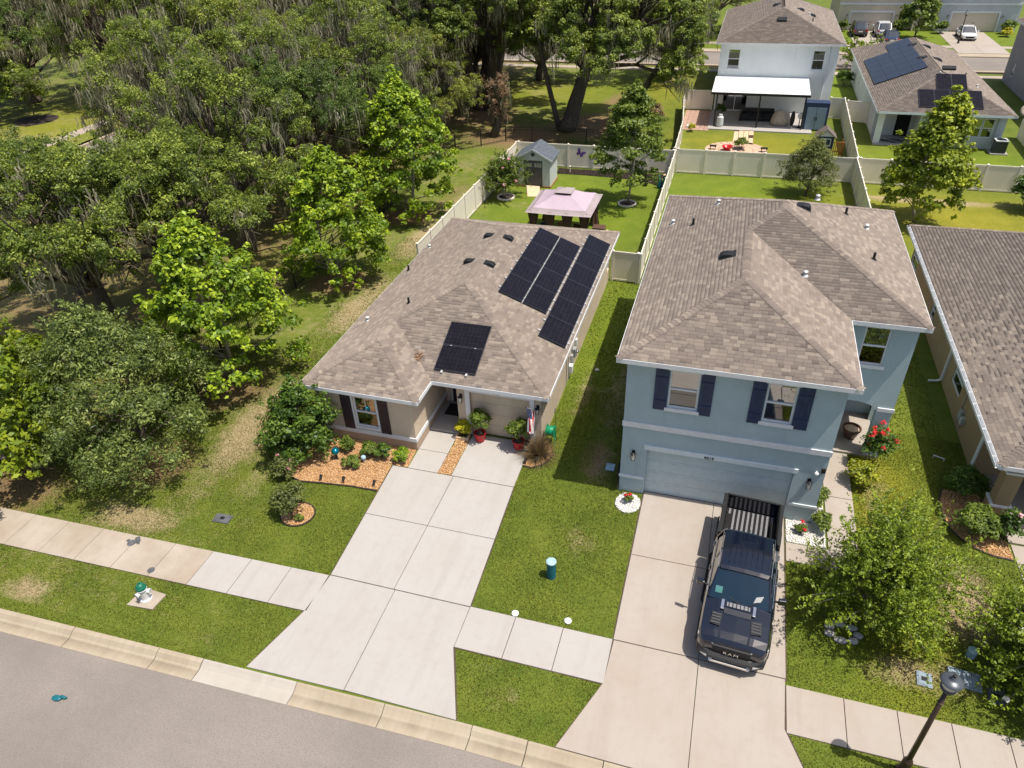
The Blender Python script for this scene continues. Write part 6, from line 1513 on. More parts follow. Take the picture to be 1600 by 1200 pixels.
# pot on the blue porch
root = thing('porch_pot', 'big brown pot of dry soil on the blue house porch', 'flower pot', (6.05, 25.2, .09)); m = MB(); m.lathe([(.20, .09), (.30, .38), (.34, .52), (.36, .52), (.36, .58), (.31, .58), (.30, .5)], (6.05, 25.2, 0), 20); M['pot_brown'] = plain('brown_glaze', (0.10, 0.05, 0.035), .3, var=.2); m.build('pot', M['pot_brown'], root); m = MB(); m.lathe([(.31, .5), (.2, .53), (.01, .54)], (6.05, 25.2, 0), 14); m.build('potting_soil', M['wood_pale'], root)
m = MB(); m.tube([(9.05, 24.75, .02), (9.05, 24.75, .14), (9.4, 24.6, .14), (9.4, 24.6, .03)], .022, 6); props(m.build('white_pipe', M['trim']), 'bent white pipe in the shaded strip by the brown house', 'pipe')
m = MB(); m.blob((-4.75, 27.6, .05), (.10, .08, .07), 8, 6); props(m.build('white_stone', M['trim']), 'white stone in the grass beside the solar panel wall', 'stone')

# ------------------------------------------------------------------ street lamps
def lamp(name, label, x, y, H_=4.1, k=1.0):
    root = thing(name, label, 'street lamp', (x, y, 0))
    m = MB(); m.lathe([(.17, 0), (.17, .12), (.13, .18), (.12, .55), (.09, .62), (.07, .68)], (x, y, 0), 14); m.build('base', M['lamp_brown'], root)
    m = MB(); m.lathe([(.068, .6), (.064, 1.9), (.05, H_ - .45)], (x, y, 0), 14); m.build('pole', M['lamp_brown'], root, smooth=True)
    m = MB(); m.lathe([(.052, H_ - .95), (.07, H_ - .94), (.07, H_ - .90), (.052, H_ - .89)], (x, y, 0), 12); m.build('collar', M['lamp_brown'], root)
    m = MB(); m.lathe([(.06, H_ - .46), (.12, H_ - .42), (.17, H_ - .36), (.18, H_ - .30), (.14, H_ - .29)], (x, y, 0), 18); m.build('cup', M['lamp_dark'], root)
    m = MB(); m.lathe([(.145, H_ - .30), (.175, H_ - .18), (.19, H_ - .08)], (x, y, 0), 18); m.build('lens', M['lampglass'], root, smooth=True)
    m = MB(); m.lathe([(.225, H_ - .085), (.245, H_ - .07), (.24, H_ - .055), (.19, H_ - .02), (.12, H_ + .01), (.05, H_ + .025), (.045, H_ + .10), (.02, H_ + .115)], (x, y, 0), 24); m.build('cap', M['lamp_dark'], root, smooth=True)
    m = MB(); m.lathe([(.04, H_ + .11), (.04, H_ + .16), (.03, H_ + .165)], (x, y, 0), 10); m.build('photocell', M['black'], root)
    return root
M['lamp_brown'] = plain('lamp_bronze', (0.060, 0.036, 0.026), .4, .3, var=.15); M['lamp_dark'] = plain('lamp_grey', (0.075, 0.085, 0.098), .35, .3, var=.1)
lamp('street_lamp', 'bronze street lamp with a round dark cap at the lower right', 6.30, 11.52, 4.08)
lamp('street_lamp', 'small dark street lamp standing before the white sedan', 25.2, 110.6, 3.6)

# ------------------------------------------------------------------ back yard: shed, gazebo
M['shed'] = plain('shed_resin', (0.50, 0.53, 0.535), .55, var=.05); M['shed_dark'] = plain('shed_doors', (0.075, 0.078, 0.082), .55, var=.15); M['shed_roof'] = plain('shed_roof', (0.085, 0.10, 0.12), .7, var=.3, scale=5)
sx0, sx1, sy0, sy1 = -15.4, -12.8, 50.6, 52.8; sm = (sx0 + sx1) / 2
sh = thing('garden_shed', 'pale grey resin shed with dark double doors in the back corner', 'shed', (sm, 51.7, 0))
m = MB(); fr = Fr(sx0, sy0, 1, 0); wall_face(m, fr, 0, 2.6, .12, 2.1, [(.58, 2.02, .12, 2.0)], .1)
fr.q(m, [(0, 0, 2.1), (2.6, 0, 2.1), (1.3, 0, 2.8)]); wall_face(m, Fr(sx1, sy0, 0, 1), 0, 2.2, .12, 2.1); wall_face(m, Fr(sx1, sy1, -1, 0), 0, 2.6, .12, 2.1); wall_face(m, Fr(sx0, sy1, 0, -1), 0, 2.2, .12, 2.1)
Fr(sx1, sy1, -1, 0).q(m, [(0, 0, 2.1), (2.6, 0, 2.1), (1.3, 0, 2.8)]); m.build('wall', M['shed'], sh, fix=False)
for i in range(5): m = MB(); fr.box(m, 2.08 + i * .1, 2.16 + i * .1, .002, .012, .14, 2.06); m.build('siding_board', M['shed'], sh)
for i in range(5): m = MB(); fr.box(m, .03 + i * .1, .11 + i * .1, .002, .012, .14, 2.06); m.build('siding_board', M['shed'], sh)
for k, (a0, a1) in enumerate(((.59, 1.295), (1.305, 2.01))):
    m = MB(); fr.box(m, a0, a1, -.08, -.03, .13, 1.99); d_ = m.build('door', M['shed_dark'], sh)
    for i in range(4): m = MB(); w_ = (a1 - a0 - .1) / 4; fr.box(m, a0 + .05 + i * w_ + .01, a0 + .05 + (i + 1) * w_ - .01, -.029, -.015, .2, 1.35); m.build('door_board', M['shed_dark'], d_)
    for i in range(3): m = MB(); w_ = (a1 - a0 - .12) / 3; fr.box(m, a0 + .06 + i * w_ + .02, a0 + .06 + (i + 1) * w_ - .02, -.029, -.02, 1.5, 1.8); m.build('door_window', M['meter'], d_)
m = MB(); fr.box(m, 1.22, 1.26, -.028, .02, .9, 1.1); m.build('handle', M['galv'], sh)
m = MB(); m.lathe([(.12, -.01), (.15, .0), (.12, .01)], (0, 0, 0), 8); m.v = [(sm + x, sy0 - .012 + z, 2.42 + y) for x, y, z in m.v]; m.build('gable_vent', M['shed_dark'], sh)
for sg in (-1, 1):
    m = MB(); n_ = 7
    for i in range(n_):
        a0, a1 = i / n_, (i + 1.06) / n_; x0, x1 = sm + sg * 1.5 * (1 - a0), sm + sg * 1.5 * (1 - a1); z0_, z1_ = 2.02 + .82 * a0, 2.02 + .82 * a1
        m.add([(x0, sy0 - .18, z0_ + .045), (x0, sy1 + .18, z0_ + .045), (x1, sy1 + .18, z1_ + .03), (x1, sy0 - .18, z1_ + .03), (x0, sy0 - .18, z0_), (x0, sy1 + .18, z0_)], [(0, 1, 2, 3), (0, 4, 5, 1)])
    m.build('roof_slope', M['shed_roof'], sh, fix=False)
    m = MB(); m.bar((sm + sg * 1.5, sy0 - .17, 2.0), (sm, sy0 - .17, 2.83), .03, .12); m.build('barge_board', M['shed'], sh)
m = MB(); m.box(sx0 - .05, sx1 + .05, sy0 - .05, sy1 + .05, 0, .12); m.build('floor', M['wood'], sh)
m = MB(); m.add([(-14.62, 50.56, .12), (-13.60, 50.56, .12), (-13.1, 48.75, .02), (-14.0, 48.6, .02), (-14.62, 50.56, .06), (-13.6, 50.56, .06), (-13.1, 48.75, -.02), (-14.0, 48.6, -.02)], [(3, 2, 1, 0), (4, 5, 6, 7), (2, 3, 7, 6), (1, 2, 6, 5), (0, 4, 7, 3)]); props(m.build('shed_ramp', M['wood_pale']), 'pale plywood ramp leading up to the shed doors', 'ramp')
M['pink'] = plain('pink_canvas', (0.40, 0.315, 0.37), .75, var=.06, scale=1.2); M['pink_grey'] = plain('faded_canvas', (0.30, 0.25, 0.255), .8, var=.08, scale=1.2); M['brown_metal'] = plain('brown_metal', (0.06, 0.032, 0.022), .45, .3); M['curtain'] = plain('brown_curtain', (0.085, 0.045, 0.03), .85, var=.25)
gz = thing('gazebo', 'faded pink canopy gazebo with brown curtains behind the beige house', 'gazebo', (-9.85, 42.7, 0))
gx, gy, hx_, hy_ = -9.86, 42.72, 2.08, 2.0
def tier(name, f0, f1, z0_, z1_, mat, sag=.05):
    for k in range(4):
        m = MB(); c = [(-1, -1), (1, -1), (1, 1), (-1, 1)]; a, b_ = c[k], c[(k + 1) % 4]; N = 8
        rows = []
        for j in range(5):
            t = j / 4; f = f0 + (f1 - f0) * t; z = z0_ + (z1_ - z0_) * t
            rows.append([(gx + hx_ * f * (a[0] + (b_[0] - a[0]) * i / N), gy + hy_ * f * (a[1] + (b_[1] - a[1]) * i / N), z - sag * math.sin(math.pi * t) * 1.0 - sag * .5 * math.sin(math.pi * i / N)) for i in range(N + 1)])
        m.loft(rows, cap=False, closed=False); m.build(name, M[mat], gz, smooth=True, fix=False)
tier('canopy_border', 1.0, .80, 2.06, 2.27, 'pink_grey'); tier('canopy_panel', .80, .24, 2.27, 2.80, 'pink'); tier('top_vent', .27, .03, 2.90, 3.08, 'pink_grey', .0)
m = MB(); m.box(gx - hx_ * .22, gx + hx_ * .22, gy - hy_ * .22, gy + hy_ * .22, 2.76, 2.84); m.build('vent_gap', M['brown_metal'], gz)
for a in (-1, 1):
    for b_ in (-1, 1):
        m = MB(); m.box(gx + a * hx_ * .86 - .05, gx + a * hx_ * .86 + .05, gy + b_ * hy_ * .86 - .05, gy + b_ * hy_ * .86 + .05, 0, 2.15); m.build('post', M['brown_metal'], gz)
        m = MB(); rings = []
        for z, r_ in ((2.1, .3), (1.7, .26), (1.2, .16), (1.0, .12), (.8, .17), (.3, .26), (.08, .28)): rings.append([(gx + a * hx_ * .78 + r_ * (1 + .25 * math.cos(7 * t)) * math.cos(t), gy + b_ * hy_ * .84 + r_ * .5 * (1 + .25 * math.cos(7 * t)) * math.sin(t), z) for t in np.linspace(0, 2 * math.pi, 22)[:-1]])
        m.loft(rings); m.build('curtain', M['curtain'], gz)
for a in (-.28, .26):
    m = MB(); rings = []
    for z, r_ in ((2.1, .34), (1.5, .25), (1.05, .13), (.8, .2), (.08, .3)): rings.append([(gx + a * hx_ + r_ * (1 + .2 * math.cos(7 * t)) * math.cos(t), gy - hy_ * .84 + r_ * .4 * math.sin(t), z) for t in np.linspace(0, 2 * math.pi, 22)[:-1]])
    m.loft(rings); m.build('curtain', M['curtain'], gz)
m = MB()
for q in ((gx - hx_ * .86, gx + hx_ * .86, gy - hy_ * .88, gy - hy_ * .84), (gx - hx_ * .86, gx + hx_ * .86, gy + hy_ * .84, gy + hy_ * .88)): m.box(*q, 2.04, 2.10)
m.build('crossbars', M['brown_metal'], gz, kind='stuff')
def chair(name, label, x, y, rot, seat, cat='patio chair', w_=.6, group=None):
    root = thing(name, label, cat, (x, y, 0), group); c, s_ = math.cos(rot), math.sin(rot)
    def bx(nm, a0, a1, b0, b1, z0_, z1_, mt):
        m = MB(); m.box(a0, a1, b0, b1, z0_, z1_); m.v = [(x + p * c - q * s_, y + p * s_ + q * c, z) for p, q, z in m.v]; m.build(nm, M[mt], root, bevel=.015)
    bx('seat', -w_ / 2, w_ / 2, -.3, .3, .36, .46, seat); bx('backrest', -w_ / 2, w_ / 2, .24, .32, .461, .9, seat)
    for a in (-1, 1):
        for b_ in (-.26, .26): bx('leg', a * (w_ / 2 - .05) - .02, a * (w_ / 2 - .05) + .02, b_ - .02, b_ + .02, 0, .36, 'brown_metal')
chair('patio_chair', 'patio chair with dark cushion under the left of the gazebo', -10.9, 41.9, .5, 'shutter_blue'); chair('patio_chair', 'brown patio chair under the right of the gazebo', -9.0, 42.0, -.4, 'curtain')
root = thing('patio_table', 'low brown table in the middle of the gazebo', 'table', (-9.9, 42.9, 0)); m = MB(); m.lathe([(.5, .55), (.5, .6)], (-9.9, 42.9, 0), 18); m.build('table_top', M['wood'], root); m = MB(); m.lathe([(.25, 0), (.05, .05), (.05, .55)], (-9.9, 42.9, 0), 12); m.build('pedestal', M['brown_metal'], root)
root = thing('storage_box', 'dark wicker storage box with pale ends right of the gazebo', 'storage box', (-7.7, 42.9, 0)); m = MB(); m.box(-8.0, -7.25, 42.6, 43.2, .02, .55); m.build('body', M['pot_brown'], root, bevel=.02); m = MB(); m.box(-8.03, -7.22, 42.57, 43.23, .551, .61); m.build('lid', M['curtain'], root, bevel=.015)
for x in (-8.13, -7.20): m = MB(); m.box(x, x + .14, 42.4, 43.2, .0, .3); props(m.build('pale_block', M['wood_pale'], None, bevel=.01), 'pale block %s the wicker storage box by the gazebo' % ('left of' if x < -8 else 'right of'), 'block')
# butterfly, stake, teal planters
M['purple'] = plain('purple_metal', (0.13, 0.06, 0.30), .4, .3, var=.25)
root = thing('butterfly_ornament', 'purple metal butterfly hung on the back fence', 'ornament', (-11.54, 55.3, 1.2)); c = Vector((-11.54, 55.29, 1.2))
for sg, rot in ((-1, -.5), (1, -.5)):
    m = MB(); pts = [(0, .05), (.16, .30), (.34, .34), (.36, .2), (.24, .04), (.28, -.1), (.18, -.24), (.07, -.18), (0, -.05)]
    R2 = Matrix.Rotation(rot, 2); vs = []
    for d in (0, .012): vs += [(c.x + (R2 @ Vector((sg * a, b_)))[0], c.y - d - .10 * a, c.z + (R2 @ Vector((sg * a, b_)))[1]) for a, b_ in pts]
    n = len(pts); m.add(vs, [tuple(range(n)), tuple(range(n, 2 * n))[::-1]] + [(i, (i + 1) % n, n + (i + 1) % n, n + i) for i in range(n)]); m.build('wing', M['purple'], root)
m = MB(); m.tube([c + Vector((-.1, -.02, .2)), c + Vector((.1, -.02, -.2))], .02, 6); m.build('body', M['black'], root)
m = MB(); m.tube([(-12.1, 54.2, 0), (-12.1, 54.2, .45)], .03, 6); m.blob((-12.1, 54.2, .5), .07); props(m.build('garden_stake', M['trim'], None), 'white stake light standing in the black mulch bed', 'garden light')
for x, mt, lb in ((-4.95, 'teal', 'teal bottle shaped planter by the gazebo yard fence'), (-4.6, 'ball', 'blue planter with an orange top by the gazebo yard fence')):
    root = thing('planter', lb, 'planter', (x, 52.2, 0)); m = MB(); m.lathe([(.13, 0), (.16, .1), (.14, .55), (.08, .8), (.1, .9)], (x, 52.2, 0), 12); m.build('pot', M[mt], root)
    if mt == 'ball': m = MB(); m.blob((x, 52.2, .98), (.14, .14, .09)); m.build('top', M['orange'] if 'orange' in M else M['wood_pale'], root)

# ------------------------------------------------------------------ white house yard
M['paver'] = plain('red_paver', (0.34, 0.22, 0.17), .85, var=.2, scale=3, world=True); M['pink_paver'] = plain('pink_paver', (0.50, 0.34, 0.24), .85, var=.15, scale=3, world=True)
pv = setting('paver_patio', (-4, 70, 0))
for i in range(6):
    for j in range(12): slab(pv, [(-5.0 + .42 * i, 67.3 + .55 * j), (-4.58 + .42 * i, 67.3 + .55 * j), (-4.58 + .42 * i, 67.85 + .55 * j), (-5.0 + .42 * i, 67.85 + .55 * j)], M['paver'], top=.035, name='paver')
pc = setting('stone_circle', (.1, 62.4, 0))
for ring, (r0, r1, n) in enumerate(((.0, .7, 8), (.72, 1.4, 14), (1.42, 2.1, 20), (2.12, 2.5, 26))):
    for i in range(n):
        a0, a1 = 6.283 * i / n + .01, 6.283 * (i + 1) / n - .01
        slab(pc, [(.1 + r0 * math.cos(a0), 62.2 + r0 * math.sin(a0) * .9), (.1 + r1 * math.cos(a0), 62.2 + r1 * math.sin(a0) * .9), (.1 + r1 * math.cos(a1), 62.2 + r1 * math.sin(a1) * .9), (.1 + r0 * math.cos(a1), 62.2 + r0 * math.sin(a1) * .9)], M['pink_paver'], top=.03, name='paver', gap=.004)
ps = setting('paver_path', (.4, 66, 0)); rp = random.Random(8)
for j in range(9):
    for i in range(4): slab(ps, [(-.25 + .42 * i, 63.9 + .45 * j), (.15 + .42 * i, 63.9 + .45 * j), (.15 + .42 * i, 64.32 + .45 * j), (-.25 + .42 * i, 64.32 + .45 * j)], M['wood_pale'] if rp.random() < .7 else M['pot_brown'], top=.03, name='paver')
shrub('circle_shrub', 'leafy shrub at the edge of the pink stone circle', (.5, 62.5, 0), .8, .9, 'bushy', 26, 40, .08, 95)
for x, lb in ((-1.75, 'low black stool on the left of the pink stone circle'), (2.3, 'low black stool on the right of the pink stone circle')):
    root = thing('stool', lb, 'stool', (x, 62.0, 0), 'black stools on the stone circle'); m = MB(); m.box(x - .28, x + .28, 61.9, 62.2, .28, .36); m.build('seat', M['black'], root)
    for d in (-.22, .17): m = MB(); m.box(x + d, x + d + .05, 61.92, 62.18, 0, .28); m.build('leg', M['black'], root)
m = MB(); m.lathe([(.2, .03), (.42, .35), (.45, .4), (.36, .38), (.1, .15)], (-.6, 61.9, 0), 14); props(m.build('fire_bowl', M['red_pot']), 'red bowl in the middle of the pink stone circle', 'fire bowl')
root = thing('outdoor_sofa', 'black outdoor sofa under the white house patio cover', 'sofa', (1.6, 71.5, .09))
for nm, q in (('seat', (.2, 3.0, 70.7, 71.7, .2, .5)), ('backrest', (.2, 3.0, 71.71, 71.95, .2, 1.0)), ('arm', (.0, .195, 70.7, 71.95, .09, .72)), ('arm', (3.005, 3.2, 70.7, 71.95, .09, .72))): m = MB(); m.box(*q); m.build(nm, M['shutter_blue'] if False else M['black'], root, bevel=.03)
for i in range(3): m = MB(); m.box(.25 + .92 * i, 1.12 + .92 * i, 70.72, 71.65, .501, .6); m.build('cushion', M['rubber'], root, bevel=.03)
M['tarp'] = plain('beige_tarp', (0.42, 0.36, 0.28), .85, var=.12, scale=3)
root = thing('covered_grill', 'grill under a draped beige cover on the white house patio', 'grill cover', (3.4, 70.0, .09)); rings = []
for z, a, b_ in ((.12, .8, .5), (.5, .72, .46), (.95, .6, .4), (1.25, .42, .3), (1.35, .2, .15)): rings.append([(3.5 + a * (1 + .08 * math.sin(5 * t)) * math.cos(t), 69.9 + b_ * (1 + .1 * math.cos(6 * t)) * math.sin(t), z) for t in np.linspace(0, 6.283, 25)[:-1]])
m = MB(); m.loft(rings); m.build('cover', M['tarp'], root, smooth=True)
m = MB(); m.blob((4.55, 69.6, .75), (.2, .08, .66), 12, 10); props(m.build('paddle_board', M['black']), 'upright black board leaning at the right patio post', 'board')
root = thing('patio_fan', 'white round fan on a black stand at the right of the patio', 'fan', (5.1, 69.4, .09)); m = MB(); m.blob((5.15, 69.3, 1.1), (.24, .1, .3), 12, 8); m.build('fan_head', M['trim'], root); m = MB(); m.lathe([(.26, .09), (.05, .16), (.04, .85)], (5.15, 69.35, 0), 10); m.build('stand', M['black'], root)
m = MB(); m.lathe([(.26, .09), (.3, .3), (.28, .9), (.15, 1.05), (.16, 1.15)], (-1.6, 68.6, 0), 14); props(m.build('patio_urn', M['shed']), 'pale blue grey urn at the left patio post', 'urn')
root = thing('patio_plant', 'dark leafy plant behind the left patio post', 'potted plant', (-1.7, 70.3, .09)); m = MB(); m.lathe([(.2, .09), (.25, .45)], (-1.7, 70.3, 0), 12); m.build('pot', M['rubber'], root); shrub('plant', '', (-1.7, 70.3, .4), .55, 1.2, 'shrub', 20, 40, .09, 96, root=root, part='plant')
root = thing('tall_cabinet', 'tall dark cabinet with pale blue double doors beside the patio', 'cabinet', (6.4, 69.2, .09)); m = MB(); m.box(5.4, 7.35, 68.85, 69.9, .05, 2.35); m.build('body', M['shutter_blue'], root, bevel=.02)
M['cab_door'] = plain('cabinet_door', (0.17, 0.23, 0.30), .4, var=.1)
for a, b_ in ((5.58, 6.36), (6.39, 7.17)): m = MB(); m.box(a, b_, 68.81, 68.849, .12, 1.95); d_ = m.build('door', M['cab_door'], root); m = MB(); x = b_ - .1 if a < 6 else a + .04; m.box(x, x + .05, 68.77, 68.81, .9, 1.2); m.build('handle', M['black'], d_)
root = thing('playhouse', 'small dark playhouse with brown gable roof by the back fence', 'playhouse', (7.0, 63.2, 0)); px_, py_ = 6.9, 63.2
m = MB(); m.box(px_ - .62, px_ + .62, py_ - .5, py_ + .7, .3, 1.3); m.build('wall', M['shutter_blue'], root)
m = MB(); m.add([(px_ - .62, py_ - .51, 1.3), (px_ + .62, py_ - .51, 1.3), (px_, py_ - .51, 1.78), (px_ - .62, py_ - .45, 1.3), (px_ + .62, py_ - .45, 1.3), (px_, py_ - .45, 1.78)], [(0, 1, 2), (5, 4, 3), (0, 3, 4, 1), (1, 4, 5, 2), (2, 5, 3, 0)]); m.build('gable', M['trim'], root)
for sg in (-1, 1): m = MB(); m.add([(px_ + sg * .8, py_ - .65, 1.2), (px_ + sg * .8, py_ + .85, 1.2), (px_, py_ + .85, 1.88), (px_, py_ - .65, 1.88), (px_ + sg * .8, py_ - .65, 1.15), (px_ + sg * .8, py_ + .85, 1.15), (px_, py_ + .85, 1.83), (px_, py_ - .65, 1.83)], [(0, 1, 2, 3), (7, 6, 5, 4), (0, 3, 7, 4), (0, 4, 5, 1)]); m.build('roof_slope', M['deck'], root)
m = MB(); 
for q in ((-.4, -.34, .55, 1.15), (.34, .4, .55, 1.15), (-.34, .34, .55, .61), (-.34, .34, 1.09, 1.15), (-.03, .03, .61, 1.09)): m.box(px_ + q[0], px_ + q[1], py_ - .54, py_ - .50, q[2], q[3])
m.build('window_frame', M['trim'], root)
for a in (-1, 1):
    for b_ in (-.45, .6): m = MB(); m.box(px_ + a * .55 - .05, px_ + a * .55 + .05, py_ + b_ - .05, py_ + b_ + .05, 0, .3); m.build('leg', M['wood'], root)
root = thing('climbing_frame', 'orange brown wooden play railing beside the small playhouse', 'play frame', (8.0, 62.6, 0)); M['orange_wood'] = plain('stained_pine', (0.36, 0.15, 0.035), .6, var=.2)
for i in range(6): m = MB(); x = 7.55 + i * .14; m.box(x - .035, x + .035, 62.2, 62.25, 0, 1.05); m.build('slat', M['orange_wood'], root)
for z in (.25, .95): m = MB(); m.box(7.5, 8.3, 62.26, 62.31, z, z + .09); m.build('rail', M['orange_wood'], root)
for y in (62.6, 63.2): m = MB(); m.box(8.2, 8.28, y, y + .08, 0, 1.0); m.build('post', M['orange_wood'], root)
m = MB(); m.box(-4.45, -3.85, 67.9, 68.25, .04, .22); m.blob((-4.1, 68.5, .2), (.2, .3, .15)); props(m.build('garden_toy', M['pink_s'] if 'pink_s' in M else M['trim'], None, kind='stuff'), 'white and pink toy on the paver patch left of the patio', 'toy')
# ------------------------------------------------------------------ grey house yard
root = thing('air_conditioner', 'dark grey air conditioner unit on a pad behind the grey house', 'air conditioner', (19.85, 64.95, 0)); ax, ay = 19.85, 65.0
m = MB(); m.box(ax - .62, ax + .62, ay - .55, ay + .55, -.02, .09); m.build('pad', M['conc'], root)
m = MB(); m.box(ax - .43, ax + .43, ay - .43, ay + .43, .09, 1.0); bo_ = m.build('housing', M['lamp_dark'], root, bevel=.03)
for i in range(12): m = MB(); z = .17 + i * .065; m.box(ax - .44, ax + .44, ay - .44, ay - .431, z, z + .03); m.build('louvre', M['rubber'], bo_)
m = MB(); m.box(ax - .45, ax + .45, ay - .45, ay + .45, 1.0, 1.06); m.build('top', M['shed'], root, bevel=.02)
m = MB(); m.lathe([(.36, 1.061), (.34, 1.075), (.05, 1.09)], (ax, ay, 0), 20); m.build('fan_guard', M['black'], root)
root = thing('satellite_dish', 'pale satellite dish on an arm at the grey house eave corner', 'satellite dish', (20.4, 65.2, 2.6)); m = MB(); m.tube([(20.25, 65.3, 2.45), (20.75, 64.9, 2.75), (20.85, 64.9, 3.25)], .035, 8); m.build('arm', M['black'], root)
m = MB(); m.lathe([(.02, -.09), (.25, -.06), (.42, .0), (.43, .02), (.25, -.03), (.02, -.06)], (0, 0, 0), 24); Rm = Matrix.Rotation(R(-62), 3, 'X') @ Matrix.Identity(3); Rm = Matrix.Rotation(R(-25), 3, 'Z') @ Matrix.Rotation(R(65), 3, 'X'); m.v = [tuple(Rm @ Vector(v) + Vector((20.75, 64.75, 3.35))) for v in m.v]; m.build('dish', M['tarp'], root, smooth=True)
m = MB(); rg2 = random.Random(2)
for k in range(5): m.tube([(11.6 + .3 * i + rg2.uniform(-.1, .1), 66.4 + .35 * math.sin(i * 1.3 + k) + .05 * k, .1 + .02 * k) for i in range(7)], .02, 5)
props(m.build('coiled_hose', M['rubber'], None), 'dark hose tangled on the grey house patio floor', 'hose')
m = MB(); m.tube([(-63.9, 66.0, 0), (-63.9, 66.0, 1.9)], .04, 6); m.box(-64.1, -63.7, 65.95, 66.0, 1.5, 1.95); props(m.build('park_sign', M['teal'], None), 'small teal sign glimpsed among the oaks by the park path', 'sign')
# ------------------------------------------------------------------ vehicles
def carpaint(name, col, metal=.0, rough=.14):
    b = NB(name); co = b.obj(); n = b.noise(co, 3, 3)
    c = b.ramp(n, [(.3, hsv_scale(col, .9)), (.7, hsv_scale(col, 1.1))])
    return b.done(b.pbr(c, rough, metal, .5, None, 1.0))
M['navy'] = carpaint('midnight_paint', (0.0035, 0.006, 0.014)); M['white_car'] = carpaint('white_paint', (0.72, 0.73, 0.74), 0, .3); M['dark_car'] = carpaint('dark_plum_paint', (0.018, 0.014, 0.022)); M['blue_car'] = carpaint('deep_blue_paint', (0.012, 0.03, 0.075))
b = NB('car_glass_dark'); M['cglass'] = b.done(b.pbr((0.003, 0.016, 0.030), .03, 0, .7, None, .6))
M['head'] = plain('headlamp', (0.62, 0.64, 0.66), .08, .2, var=.05, coat=1.0); M['tail'] = plain('taillamp', (0.42, 0.008, 0.010), .12, var=.1, coat=1.0)
M['slat'] = plain('vent_slat', (0.10, 0.10, 0.105), .3, .4); M['trimblk'] = plain('black_trim', (0.014, 0.014, 0.015), .5, var=.15); M['liner'] = plain('bed_liner', (0.012, 0.012, 0.013), .6, var=.3, scale=14, spec=.2); M['rib'] = plain('bed_rib', (0.24, 0.24, 0.25), .35, .3, var=.3, scale=20)

def section(y, w, zb, zt, crown=.03, tuck=.93):
    h = [(-w * .84, zb), (-w * .97, zb + .12), (-w, zb + (zt - zb) * .45), (-w * .985, zt - (zt - zb) * .22), (-w * tuck, zt - .03), (-w * .55, zt + crown * .6)]
    return [(x, y, z) for x, z in h] + [(0, y, zt + crown)] + [(-x, y, z) for x, z in h[::-1]]

def wheel(root, x, y, r, w_=.26):
    sg = 1 if x > 0 else -1
    m = MB(); m.lathe([(r * .62, -w_ / 2), (r * .93, -w_ / 2), (r, -w_ * .36), (r, w_ * .36), (r * .93, w_ / 2), (r * .62, w_ / 2)], (0, 0, 0), 22); m.v = [(x + z, y + a, r + b_) for a, b_, z in m.v]; wl = m.build('wheel', M['rubber'], root)
    m = MB(); m.lathe([(.03, .0), (r * .6, .0), (r * .6, .02)], (0, 0, 0), 20, False)
    for k in range(6):
        a = k * math.pi / 3; m.obox((r * .33 * math.cos(a), r * .33 * math.sin(a), .03), (r * .26 * math.cos(a), r * .26 * math.sin(a), 0), (-.035 * math.sin(a), .035 * math.cos(a), 0), (0, 0, .015))
    m.v = [(x + sg * (w_ / 2 - .03 + z), y + a, r + b_) for a, b_, z in m.v]; m.build('rim', M['chrome'], wl)

def mirror(root, x, y, z, mat):
    sg = 1 if x > 0 else -1
    m = MB(); m.bar((x - sg * .02, y, z - .02), (x + sg * .12, y, z), .05, .04); mr = m.build('mirror_arm', M['trimblk'], root)
    m = MB(); m.obox((x + sg * .21, y + .01, z + .03), (.12, .02 * sg, 0), (0, .06, 0), (0, 0, .10)); m.build('mirror', M[mat], root, bevel=.03)

